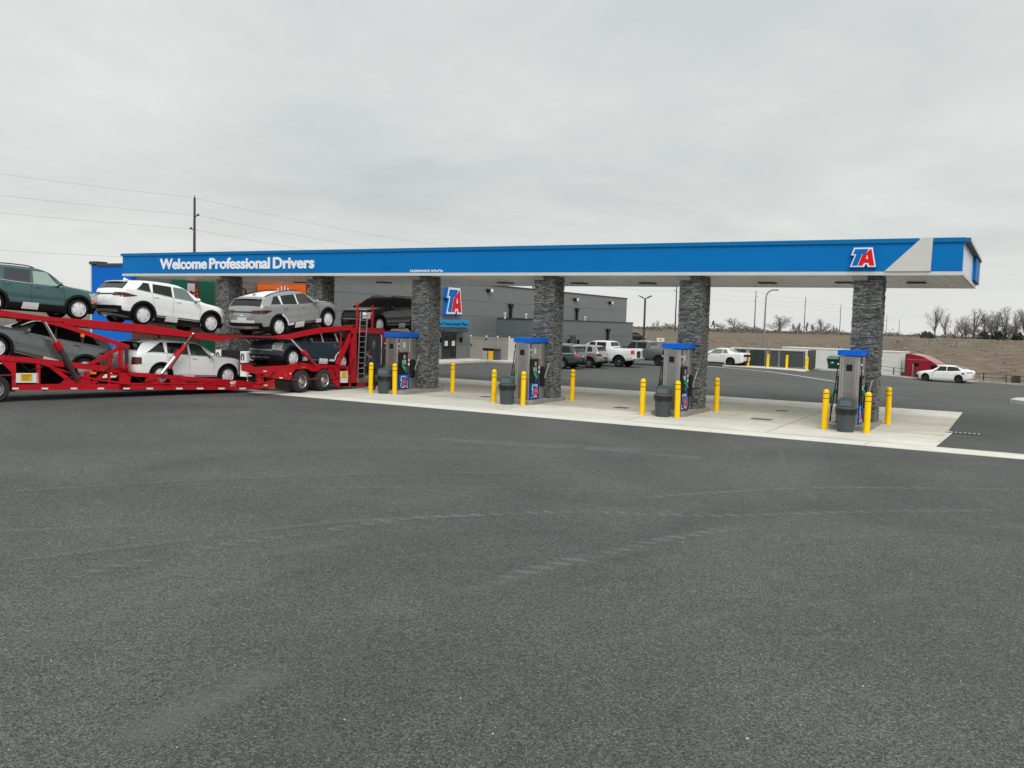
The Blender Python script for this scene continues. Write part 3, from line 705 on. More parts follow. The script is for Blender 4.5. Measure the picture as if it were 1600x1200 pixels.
# green and brick-brown fronts of the left wing
GRN = mat('green_panel', (.005, .17, .10), .45); BRN = mat('brown_panel', (.17, .06, .045), .6, var=.15)
def px_y(px, py, X=AX): return at_x(px, py, X).y
mb = MB(); mb.box(AX, AX+.04, px_y(312, 450), px_y(335, 440), .5, 4.93, GRN); mb.box(AX, AX+.04, px_y(268, 450), px_y(291, 440), .5, 4.9, GRN); bb(mb, 'green_panel')
mb = MB(); mb.box(AX, AX+.03, px_y(292, 450), px_y(311, 440), .5, 4.9, BRN); mb.box(AX, AX+.03, px_y(206, 505), px_y(267, 505), .3, 2.6, BRN); bb(mb, 'brown_panel')
y0_ = px_y(292, 450); y1_ = px_y(303.5, 450)
mb = MB(); mb.box(AX+.031, AX+.05, y0_, y1_, 3.2, 4.72, LETTER); po = bb(mb, 'poster')
mb = MB(); yc = (y0_+y1_)/2; mb.prism([(yc-.2, 4.12), (yc+.22, 4.12), (yc+.26, 4.26), (yc+.1, 4.24), (yc, 4.34), (yc-.1, 4.24), (yc-.24, 4.26)], lambda u, v, d: (AX+.051+d, u, v), 0, .01, RED_SIGN)
for q in range(3): mb.box(AX+.051, AX+.06, y0_+.15, y1_-.12-.1*q, 3.85-.2*q, 3.93-.2*q, mat('poster_ink', (.05, .06, .1), .5))
bb(mb, 'poster_print', po)
mb = MB(); y2_ = px_y(311, 470)
for q in range(5):
    mb.box(AX+.035, AX+.05, y1_+.03+q*.05, y1_+.2+q*.05, 4.3-q*.22, 4.42-q*.2, mat('poster_orange', (.75, .18, .04), .5))
bb(mb, 'poster_print', label='orange flashes beside the white poster')
# lit red corner sign outline beside the left wing
mb = MB(); q0 = at_x(379, 460, AX+.1)
mb.tube([(AX+.02, q0.y-.25, 4.6), (AX+.45, q0.y-.25, 4.62), (AX+.62, q0.y-.25, 4.5), (AX+.62, q0.y-.25, 3.6)], .05, BLACK, n=8); bb(mb, 'gooseneck_lamp')
# low projecting block
LX, LY0, LY1, LZ = -33.05, 63.7, 82.2, 3.30
mb = MB(); clad_x(mb, LX, LY0, LY1, [(0, 2.05), (2.05, LZ)], 3.08, WALLL); clad_y(mb, LY0, BX, LX, [(0, 2.05), (2.05, LZ)], 2.2, WALLL)
mb.box(BX, LX-.3, LY0+.3, LY1-.1, 0, LZ-.1, WALLD); mb.box(BX, LX-.1, LY1-.1, LY1, 0, LZ, WALLL); bb(mb, 'wall')
mb = MB(); mb.box(BX, LX+.05, LY0-.05, LY0+.3, LZ, LZ+.09, COPE); mb.box(LX-.3, LX+.05, LY0+.3, LY1+.04, LZ, LZ+.09, COPE); bb(mb, 'roof')
# doors
def glass_door(X, y0, y1, z0, z1, leaf=2):
    mb = MB(); mb.box(X, X+.07, y0, y1, z0, z1, COPE); fr = bb(mb, 'door')
    wd = (y1-y0)/leaf
    GL = mat('door_glass', (.02, .022, .025), .08)
    for k in range(leaf):
        mb = MB(); mb.box(X+.06, X+.085, y0+k*wd+.1, y0+(k+1)*wd-.08, z0+.12, z1-.16, GL); mb.build('pane', fr).location = (-BX, -41, 0) if False else (0, 0, 0)
        mb = MB(); mb.tube([(X+.13, y0+k*wd+(wd-.14 if k == 0 else .14), z0+.7), (X+.13, y0+k*wd+(wd-.14 if k == 0 else .14), z0+1.5)], .018, BLACK, n=6); mb.build('handle', fr)
        if leaf == 2:
            mb = MB(); yy = y0+k*wd+wd*.5; mb.box(X+.086, X+.092, yy-.2, yy+.2, z0+1.0, z0+1.36, LETTER)
            for q in range(3): mb.box(X+.0925, X+.094, yy-.12, yy+.1-.03*q, z0+1.25-.08*q, z0+1.275-.08*q, mat('poster_ink', (.05, .06, .1), .5))
            mb.build('paper_notice', fr)
    return fr
glass_door(BX, at_x(690, 540, BX).y, at_x(712, 540, BX).y, .15, 2.12)
mb = MB(); d0 = at_x(687, 517, BX).y; d1 = at_x(722, 519, BX).y; mb.box(BX, BX+.55, d0, d1, 2.20, 2.30, COPE); bb(mb, 'awning')
p0 = at_x(880, 560, LX+.0).y
dd = at_x(890, 550, LX).y; dd1 = at_x(898, 550, LX).y; glass_door(LX, dd, dd1, .1, 2.1, 1)
for X, (px, py) in ((BX, (687, 531)), (BX, (718.5, 531)), (LX, (886.5, 533.5)), (LX, (901.5, 534))):
    q = at_x(px, py, X); mb = MB(); mb.lathe([(.0, -.2), (.09, -.2), (.11, -.02), (.06, 0), (.11, .02), (.09, .2), (0, .2)], BLACK, c=(X+.14, q.y, q.z), n=12); mb.box(X, X+.14, q.y-.04, q.y+.04, q.z-.05, q.z+.05, BLACK); bb(mb, 'wall_lamp')
for px, py in ((762, 454), (897.5, 468), (952, 473)):
    q = at_x(px, py, BX); mb = MB(); mb.bbox(BX, BX+.25, q.y-.22, q.y+.1, q.z-.12, q.z+.14, BLACK, .03); mb.bbox(BX+.02, BX+.3, q.y+.1, q.y+.45, q.z-.16, q.z+.12, WHITE, .05); bb(mb, 'floodlight')
for px, py, X, zb in ((797, 476, BX, LZ), (900.5, 482.5, BX, LZ), (949, 514.5, LX, 0)):
    q = at_x(px, py, X); mb = MB(); mb.box(X+.01, X+.17, q.y-.13, q.y+.13, zb, q.z-.25, BLACK)
    mb.prism([(q.y-.30, q.z+.05), (q.y+.30, q.z+.05), (q.y+.30, q.z-.08), (q.y+.12, q.z-.30), (q.y-.12, q.z-.30), (q.y-.30, q.z-.08)], lambda u, v, d, X=X: (X+.01+d, u, v), 0, .2, BLACK); bb(mb, 'downpipe')
for px, py in ((789, 494), (822, 495), (914, 500)):
    mb = MB(); q = at_x(px, py, -35.5); mb.lathe([(.07, LZ), (.07, LZ+.34), (.13, LZ+.36), (.13, LZ+.46), (0, LZ+.5)], CREAM, c=(-35.5, q.y, 0), n=12); bb(mb, 'roof_vent')
# emblem sign and the blue name board
q0 = at_x(692, 490, BX); q1 = at_x(717.5, 452, BX)
sg = empty('emblem_sign', (BX, q0.y, q0.z), 'tall blue and red letter emblem mounted high on the grey wall', 'sign')
EY, EZ = q0.y, q0.z
emblem(lambda u, v, d: (d+.02, u, v), q1.y-q0.y, (q1.z-q0.z)*1.03, .28, lambda m_, n_: m_.build(n_, sg), th=.02)
q0 = at_x(686.5, 511, BX); q1 = at_x(730, 501, BX)
nb = empty('name_board', (BX, q0.y, q0.z), 'light blue rectangular board above the glass doors', 'sign')
mb = MB(); mb.bbox(.02, .16, -.4, q1.y-q0.y, 0, q1.z-q0.z+.02, mat('board_blue', (.01, .30, .62), .4), .01); mb.build('board', nb)
tm = text_mesh('ns Travel center Plaza', .34, mat('board_ink', (.005, .03, .10), .5), lambda u, v, d: (.161+d, u-.3, .15+v), depth=.02, bold=.004, width=q1.y-q0.y+.15)
tm.build('lettering', nb)
# beige gates in front of the low block
GATE = mat('beige_gate', (.33, .31, .28), .6, var=.05)
gt = empty('gate_screen', (-37.45, 59.6, .15), 'beige boarded gate screen beside the glass doors', 'gate')
gx = [0, 1.42, 2.42, 3.46]
for k in range(3):
    mb = MB(); mb.bbox(gx[k]+.03, gx[k+1]-.03, 0, .05, .06, 1.62, GATE, .01)
    for q in range(9): mb.box(gx[k]+.05+q*(gx[k+1]-gx[k]-.1)/9, gx[k]+.05+(q+1)*(gx[k+1]-gx[k]-.1)/9-.008, -.008, .0, .14, 1.54, GATE)
    mb.bbox(gx[k]+.03, gx[k+1]-.03, -.03, .06, 1.56, 1.68, GATE, .01); mb.bbox(gx[k]+.03, gx[k+1]-.03, -.03, .06, .03, .15, GATE, .01)
    mb.build('gate_leaf', gt)
for k, x in enumerate(gx):
    mb = MB(); mb.bbox(x-.05, x+.05, -.06, .05, 0, 1.72, GATE if k < 3 else CREAM, .01); mb.lathe([(.0, 1.82), (.055, 1.79), (.07, 1.72)], WHITE, c=(x, 0, 0), n=10); mb.build('post', gt)
for z in (1.55, .3): mb = MB(); mb.box(1.36, 1.5, -.09, -.06, z-.05, z+.05, BLACK); mb.build('hinge', gt)
mb = MB(); mb.box(.06, .16, -.09, -.06, 1.0, 1.12, BLACK); mb.build('latch', gt)
mb = MB(); mb.bbox(-.05, .05, 0, 3.0, 0, 1.66, CREAM, .01); o = mb.build('side_panel', gt); o.location = (3.46, .06, 0)
# three recycling bins before the gates
for k, (px, c_, nm_) in enumerate(((758.5, (.33, .34, .35), 'pale grey square bin with a dark hood, left of the yellow one'), (768.5, (.85, .45, .01), 'yellow square bin in front of the beige gates'), (776, (.07, .075, .085), 'dark grey square bin right of the yellow one'))):
    p = at_y(px, 560, 58.9); t = empty('recycling_bin', (p.x, 58.9, .15), nm_, 'bin', 'square bins by the beige gates')
    mb = MB(); mb.bbox(-.21, .21, -.2, .25, 0, .66, mat('recycle_%d' % k, c_, .5), .02); mb.build('body', t)
    mb = MB(); mb.bbox(-.22, .22, -.12, .26, .67, .86, BLACK if k < 2 else DGREY, .03); mb.build('hood', t)
# white equipment standing on the left pump island, seen over the white car
eq = empty('dispenser_cabinet', (-32.6, 29.9, .15), 'low white and black cabinet with hose hooks behind the white car', 'cabinet')
Ea = at_y(336.5, 546, 29.9); Eb = at_y(384, 548, 29.9); ew = Eb.x-Ea.x; zt_ = Ea.z-.15
mb = MB(); mb.bbox(Ea.x+32.6+.35, Eb.x+32.6-.32, .02, .5, .2, zt_, BLACK, .02); mb.build('body', eq)
for x in (Ea.x+32.6+.0, Eb.x+32.6-.36):
    mb = MB(); mb.bbox(x, x+.36, 0, .45, 0, zt_-.02, WHITE, .02); sp = mb.build('side_post', eq)
    mb = MB(); pts = [(x+.18+.08*cos(q*pi/8), -.03, zt_-.3+.17*sin(q*pi/8)) for q in range(-2, 11)]; mb.tube(pts, .022, BLACK, n=6); mb.build('hook', sp)
mb = MB(); mb.bbox(Eb.x+32.6+.02, Eb.x+32.6+.75, .1, .5, 0, zt_-.05, mat('cab_grey', (.33, .33, .32), .5), .02); mb.build('side_cabinet', eq)
mb = MB(); x_ = Eb.x+32.6-.2; mb.tube([(x_, .9, 0), (x_, .9, zt_+1.0)], .1, CREAM, n=10); mb.build('riser', eq)
# ------------------------------------------------------------------ vehicles
def paint(name, c, metal=.25, rough=.3): return mat(name, c, rough, metal=metal, coat=.8, var=.015, vscale=1.5)
GLASS = mat('tinted_glass', (.007, .008, .009), .05, spec=.38)
GLASSL = mat('light_glass', (.13, .18, .165), .07, spec=.4)
TRIM = mat('black_trim', (.009, .010, .011), .55, spec=.2, var=.1)
WELL = mat('wheel_well', (.006, .006, .007), .9)
FILM = mat('white_film', (.74, .75, .76), .35, bump=.25, bscale=14)
HUBF = mat('hub_film', (.80, .81, .82), .3, metal=.1, bump=.7, bscale=9)
TAIL = mat('tail_red', (.075, .003, .008), .15, coat=.3)
TAILB = mat('tail_bright', (.6, .02, .03), .2, coat=.8)
LENS = mat('lamp_clear', (.45, .47, .5), .12, coat=.6)
AMBER = mat('amber', (.9, .22, .01), .3)
ALLOY = mat('alloy', (.42, .43, .45), .28, metal=.8)
ALLOYD = mat('alloy_dark', (.05, .05, .055), .35, metal=.6)

def interp(pts):
    """monotone cubic through (x, z) points"""
    n = len(pts); d = [(pts[i+1][1]-pts[i][1])/(pts[i+1][0]-pts[i][0]) for i in range(n-1)]
    m = [d[0]]+[0 if d[i-1]*d[i] <= 0 else 2*d[i-1]*d[i]/(d[i-1]+d[i]) for i in range(1, n-1)]+[d[-1]]
    def f(x):
        if x <= pts[0][0]: return pts[0][1]
        if x >= pts[-1][0]: return pts[-1][1]
        i = 0
        while pts[i+1][0] < x: i += 1
        h = pts[i+1][0]-pts[i][0]; t = (x-pts[i][0])/h
        return (2*t**3-3*t*t+1)*pts[i][1]+(t**3-2*t*t+t)*h*m[i]+(-2*t**3+3*t*t)*pts[i+1][1]+(t**3-t*t)*h*m[i+1]
    return f

class Shell:
    """body surface: x from the nose (0) to the tail (L), y half width, z up; given as functions so trim can be laid on it"""
    def __init__(s, L, W, top, belt, bottom, nose, tail, fr=.72, c=.07, r1=.85, n1=2.5, r2=.55, n2=3.2, bulge=.02, wheels=()):
        s.L, s.W = L, W; s.top = interp(top); s.belt = interp(belt); s.bot = interp(bottom); s.x0 = interp(nose); s.x1f = interp(tail)
        s.fr, s.c, s.r1, s.n1, s.r2, s.n2, s.bulge, s.wheels = fr, c, r1, n1, r2, n2, bulge, wheels
        s.roof = max(z for x, z in top)
    def x1(s, z): return s.L-s.x1f(z)
    def X(s, xn, z): a = s.x0(z); return a+xn/s.L*(s.x1(z)-a)
    def XN(s, x, z): a = s.x0(z); return (x-a)/(s.x1(z)-a)*s.L
    def plan(s, xn):
        p = 1
        if xn < s.r1: p = (1-min(1, max(0, 1-xn/s.r1))**s.n1)**(1/s.n1)
        q = s.L-xn
        if q < s.r2: p = min(p, (1-min(1, max(0, 1-q/s.r2))**s.n2)**(1/s.n2))
        return p
    def zs(s, xn): return min(s.belt(xn), s.top(xn)-s.c-.012)
    def f0(s, xn, z):
        zb, zs_ = s.bot(xn), s.zs(xn)
        if z <= zs_:
            t = (z-zb)/(zs_-zb); t = max(0, t)
            a = .925+.075*min(1, t/.30)**.6 if t < .30 else 1-.035*((t-.30)/.70)**2.2
            a -= .012*math.exp(-((t-.42)/.09)**2)          # a soft hollow low on the doors
            for wx in s.wheels: a += s.bulge*math.exp(-((xn-wx)/.42)**2)*(1 if t < .75 else max(0, 1-(t-.75)/.25))
            return a
        g_ = (z-zs_)/(s.roof-s.belt(xn)); return .962-(.962-s.fr)*min(1.15, g_)-.012*min(1, g_*6)
    def hw(s, xn, z):
        zt = s.top(xn); 
        if z >= zt: return 0
        f = s.f0(xn, min(z, zt-s.c)); q = (z-(zt-s.c))/s.c
        if q > 0: f *= max(0, 1-q**2.3)**(1/2.3) if q < 1 else 0
        return f*s.W/2*s.plan(xn)
    def side(s, x, z, off=0): return s.hw(s.XN(x, z), z)+off
    def front_x(s, y, z, off=0, rear=False):
        a, b = (0, s.L*.45) if not rear else (s.L, s.L*.6)
        for _ in range(28):
            m_ = (a+b)/2
            if s.hw(m_, z) > abs(y): b = m_
            else: a = m_
        return s.X(b, z)+(off if rear else -off)
    def topz(s, xn, t): return s.top(xn)-s.c+s.c*max(0, 1-abs(t)**2.3)**(1/2.3)

def make_vehicle(name, sh, wheels, wr, color, spec):
    """returns an Empty with body, glass, lamps and wheels as parts; origin midway between the axles on the ground, nose towards +x"""
    root = bpy.data.objects.new(name, None); COL.objects.link(root); root.empty_display_size = .3
    kx = spec.get('kx', 1.0); xm = sum(wheels)/2
    def W3(x, y, z): return ((xm-x)*kx, -y, z)             # into the vehicle's frame (nose to +x)
    L_, nU, nB, nG, nC = sh.L, spec.get('nu', 84), 11, 7, 8
    us = [ (1-cos(pi*i/nU))/2 for i in range(nU+1) ]; us = [.55*u+.45*i/nU for i, u in enumerate(us)]
    us = sorted(set(us+[x/L_ for x in spec.get('steps', ())]))
    us[0] = 1e-5; us[-1] = 1-1e-5
    mb = MB(); rows = []
    for u in us:
        xn = u*L_; zb, zs_, zt = sh.bot(xn), sh.zs(xn), sh.top(xn)
        zsq = [zb+(zs_-zb)*(j/nB) for j in range(nB)]+[zs_+(zt-sh.c-zs_)*j/nG for j in range(nG)]+[zt-sh.c+sh.c*sin(pi/2*j/nC) for j in range(nC+1)]
        r = []
        for z in zsq: r.append((z, sh.hw(xn, z)))
        row = [W3(sh.X(xn, z), y, z) for z, y in r]+[W3(sh.X(xn, z), -y, z) for z, y in reversed(r[:-1])]
        row.append(W3(sh.X(xn, zb), 0, zb)); row.append(row[0]); rows.append(row)
    mb.grid(rows, color, flip=True); mb.mi(WELL)
    body = mb.build('body', root, weld=.0006, sharp=32)
    # wheel openings
    cm_ = MB(); ar = wr*spec.get('arch', 1.17)
    for wx in wheels:
        for s_ in (1, -1):
            n_ = 28; ring = []
            for yy in (sh.W/2-.30, sh.W/2+.25):
                for k in range(n_):
                    q = 2*pi*k/n_; ring.append(W3(wx+ar*cos(q), s_*yy, wr+ar*sin(q)))
            fs = [(k, (k+1) % n_, n_+(k+1) % n_, n_+k) for k in range(n_)]+[tuple(range(n_)), tuple(reversed(range(n_, 2*n_)))]
            cm_.add(ring, fs, WELL)
    cm_.mats = [color, WELL]; cm_.m = [1]*len(cm_.m)
    cut = cm_.build('cutter', weld=.00001)
    cut.hide_render = True
    md = body.modifiers.new('cut', 'BOOLEAN'); md.object = cut; md.operation = 'DIFFERENCE'; md.solver = 'EXACT'
    cut.parent = root
    dg = bpy.context.evaluated_depsgraph_get(); me = bpy.data.meshes.new_from_object(body.evaluated_get(dg))
    if len(me.polygons) > 200: body.modifiers.clear(); body.data = me
    bpy.data.objects.remove(cut)
    me = body.data
    if not (me.materials and me.materials[0]): me.materials.clear(); me.materials.append(color); me.materials.append(WELL)
    me.set_sharp_from_angle(angle=radians(32))
    # --- helpers for trim lying on the surface
    def spatch(mb, bl, br, tl, tr, m, off=.006, side=0, nx=14, nz=8, zb=None, ztp=None):
        """side patch: x from the nose; corners bottom-left.. as x; zb/ztp functions of x or numbers"""
        for s_ in ((1, -1) if side == 0 else (side,)):
            P = []
            for i in range(nx+1):
                r = []
                for j in range(nz+1):
                    q, t = i/nx, j/nz; x = (bl+(br-bl)*q)*(1-t)+(tl+(tr-tl)*q)*t
                    z0 = zb(x) if callable(zb) else zb; z1 = ztp(x) if callable(ztp) else ztp
                    z = z0+(max(z1, z0+.002)-z0)*t; r.append(W3(x, s_*sh.side(x, z, off), z))
                P.append(r)
            mb.grid(P, m, flip=(s_ < 0))
    def epatch(mb, y0, y1, z0, z1, m, off=.006, rear=False, both=False, ny=8, nz=4, skew=0):
        for s_ in ((1, -1) if both else (1,)):
            P = [[W3(sh.front_x(s_*(y0+(y1-y0)*i/ny), (zz := (z0+(z1-z0)*j/nz+skew*(i/ny))), off, rear), s_*(y0+(y1-y0)*i/ny), zz) for j in range(nz+1)] for i in range(ny+1)]
            mb.grid(P, m)
    def lamps(name_, m, y, z, x=None, xz=None):
        for s_ in (1, -1):
            mb = MB(); ep2 = [[W3(sh.front_x(s_*(y[0]+(y[1]-y[0])*i/6), z[0]+(z[1]-z[0])*j/4, .012, True), s_*(y[0]+(y[1]-y[0])*i/6), z[0]+(z[1]-z[0])*j/4) for j in range(5)] for i in range(7)]
            mb.grid(ep2, m)
            if x: spatch(mb, x[0], x[1], x[2], x[3], m, off=.010, side=s_, nx=6, nz=3, zb=xz[0], ztp=xz[1])
            mb.build(name_, root)
    def tpatch(mb, xa, xb, t0, t1, m, off=.006, nx=10, ny=12, xa2=None, xb2=None, tf=None):
        P = []
        for i in range(nx+1):
            r = []
            for j in range(ny+1):
                t = t0+(t1-t0)*j/ny; k_ = abs(t)**2
                a = xa+((xa2 or xa)-xa)*k_; b_ = xb+((xb2 or xb)-xb)*k_
                xn = a+(b_-a)*i/nx; tt = t*(tf(xn) if tf else 1)
                z = sh.topz(xn, tt); h_ = sh.f0(xn, sh.top(xn)-sh.c)*sh.W/2*sh.plan(xn)
                dz = (sh.top(xn+.01)-sh.top(xn-.01))/.02; nl_ = sqrt(1+dz*dz)
                r.append(W3(sh.X(xn, z)-dz/nl_*off, tt*h_, z+off/nl_))
            P.append(r)
        mb.grid(P, m)
    A = dict(lamps=lamps, root=root, body=body, sh=sh, W3=W3, spatch=spatch, epatch=epatch, tpatch=tpatch)
    # --- wheels
    rimm = spec.get('rim', ALLOY); rr = wr*spec.get('rimr', .66)
    first = None
    for wx in wheels:
        for s_ in (1, -1):
            yo = sh.W/2-.015; tw = spec.get('tw', .235)
            if first is None or True:
                mb = MB(); prof = [(rr, 0), (rr+.01, -.012), (wr-.045, -.016), (wr-.012, .012), (wr, .05), (wr, tw-.05), (wr-.012, tw-.012), (wr-.05, tw), (rr, tw-.02)]
                mb.lathe([(r, (yo-h)*1.0) for r, h in prof], RUBBER, axis='y', n=36)
                c_ = W3(wx, 0, wr)
                mb.v = [(p[0]+c_[0], (p[1] if s_ < 0 else -p[1]), p[2]+wr) for p in mb.v]
                if s_ > 0: mb.f = [tuple(reversed(f)) for f in mb.f]
                wo = mb.build('wheel', root, sharp=50)
                mb = MB()
                mb.lathe([(rr+.004, yo+.004), (rr-.012, yo-.004), (rr-.02, yo-.05), (0, yo-.05)], rimm if spec.get('film') else ALLOYD, axis='y', n=36)
                ns = spec.get('spokes', 5)
                if spec.get('film'):
                    mb.lathe([(rr-.03, yo-.012), (rr*.55, yo+.006), (rr*.3, yo+.008), (0, yo+.008)], rimm, axis='y', n=10, sm=False)
                    for k in range(ns*2):
                        q = 2*pi*k/(ns*2)+.2; ca, sa = cos(q), sin(q)
                        if k % 2 == 0: mb.box(rr*.40, rr*.88, yo-.005, yo+.006, -.016, .016, mat('film_shade', (.36, .37, .39), .4), tf=lambda p: Vector((p.x*ca-p.z*sa, p.y, p.x*sa+p.z*ca)))
                    mb.box(-rr*.26, rr*.26, yo-.01, yo+.014, -rr*.26, rr*.26, rimm, tf=lambda p: Vector(((p.x-p.z)*.707, p.y, (p.x+p.z)*.707)))
                else:
                    for k in range(ns):
                        q = 2*pi*k/ns+.3; ca, sa = cos(q), sin(q)
                        for off_ in (-1, 1):
                            vs_ = [(.02, yo-.03, off_*.012), (.02, yo-.03, off_*.05), (rr-.01, yo-.008, off_*(.045)), (rr-.01, yo-.008, off_*.085)]
                            mb.box(.03, rr-.01, yo-.035, yo-.006, off_*.035-.02, off_*.035+.02, rimm, tf=lambda p: Vector((p.x*ca-p.z*sa, p.y-.02*(1-p.x/rr), p.x*sa+p.z*ca)))
                    mb.lathe([(.07, yo-.05), (.07, yo-.012), (.05, yo-.004), (0, yo-.004)], rimm, axis='y', n=16)
                mb.v = [(p[0]+c_[0], (p[1] if s_ < 0 else -p[1]), p[2]+wr) for p in mb.v]
                if s_ > 0: mb.f = [tuple(reversed(f)) for f in mb.f]
                mb.build('rim', wo, sharp=30)
    # under-body so nothing shows through below the sills
    mb = MB(); x_a, x_b = wheels[0]-.1, wheels[1]+.1
    z_ = sh.bot((x_a+x_b)/2); 
    c0 = W3(x_a, 0, 0)[0]; c1 = W3(x_b, 0, 0)[0]
    mb.box(min(c0, c1), max(c0, c1), -sh.W/2+.33, sh.W/2-.33, z_-.03, z_+.1, TRIM)
    for wx in wheels:
        c_ = W3(wx, 0, 0)[0]; mb.box(c_-.06, c_+.06, -sh.W/2+.2, sh.W/2-.2, wr-.06, wr+.06, TRIM)
    mb.build('underbody', root)
    return A

def mirrors(A, x, z, m, y=None):
    sh, W3 = A['sh'], A['W3']
    for s_ in (1, -1):
        mb = MB(); yb = sh.side(x, z) if y is None else y
        P = [W3(x, s_*(yb-.02), z-.03), W3(x-.02, s_*(yb+.08), z)]
        mb.tube(P, .025, TRIM, n=6)
        n_ = 8; rows = []
        for i in range(n_+1):
            u = -1+2*i/n_; k = sqrt(max(.02, 1-u**4)); rows.append([W3(x-.05+.10*cos(q)*.9*k*.6+.02, s_*(yb+.17+u*.115), z+.075+.075*k*sin(q)) for q in [2*pi*j/12 for j in range(13)]])
        mb.grid(rows, m); mb.build('mirror', A['root'], weld=.0005)
def handles(A, xs, z, m):
    sh, W3 = A['sh'], A['W3']
    for x in xs:
        for s_ in (1, -1):
            mb = MB(); zz = z(x) if callable(z) else z
            mb.tube([W3(x-.10, s_*sh.side(x-.10, zz, .0), zz), W3(x-.07, s_*sh.side(x, zz, .03), zz), W3(x+.07, s_*sh.side(x, zz, .03), zz+.002), W3(x+.10, s_*sh.side(x+.1, zz, 0), zz+.002)], [.01, .014, .014, .01], m, n=6)
            mb.build('door_handle', A['root'])
def seams(A, lines, w_=.008):
    sh, W3 = A['sh'], A['W3']; mb = MB()
    for ln in lines:
        for s_ in (1, -1):
            P = []
            for i in range(13):
                t = i/12; k = t*(len(ln)-1); a = min(int(k), len(ln)-2); f = k-a
                x = ln[a][0]+(ln[a+1][0]-ln[a][0])*f; z = ln[a][1]+(ln[a+1][1]-ln[a][1])*f
                P.append([W3(x-w_/2, s_*sh.side(x-w_/2, z, .0025), z), W3(x+w_/2, s_*sh.side(x+w_/2, z, .0025), z)])
            mb.grid(P, mat('shut_line', (.01, .01, .01), .8), flip=(s_ < 0))
    mb.build('shut_lines', A['root'])
def arches(A, wheels, wr, a0, wd, m, lo=-.15):
    """cladding ring round each wheel opening"""
    sh, W3 = A['sh'], A['W3']
    for wx in wheels:
        for s_ in (1, -1):
            P = []; mb = MB()
            for i in range(25):
                q = lo+(pi-2*lo)*i/24; r = []
                for rr_, of in ((a0-.012, -.03), (a0-.012, .012), (a0+wd*.6, .018), (a0+wd, .010), (a0+wd, -.004)):
                    x, z = wx+rr_*cos(q), wr+rr_*sin(q); z = max(z, sh.bot(sh.L/2)+.01)
                    r.append(W3(x, s_*sh.side(x, z, of), z))
                P.append(r)
            mb.grid(P, m, flip=(s_ > 0)); mb.build('arch_trim', A['root'], sharp=50)
def roof_rails(A, x0, x1, m):
    sh, W3 = A['sh'], A['W3']
    for s_ in (1, -1):
        mb = MB(); pts = []
        for i in range(11):
            x = x0+(x1-x0)*i/10; h_ = sh.f0(x, sh.top(x)-sh.c)*sh.W/2*.86; up = .05*min(1, min(i, 10-i)*.8)
            pts.append(W3(x, s_*h_, sh.topz(x, .86)+up-.005))
        mb.tube(pts, .02, m, n=6); mb.build('roof_rail', A['root'])

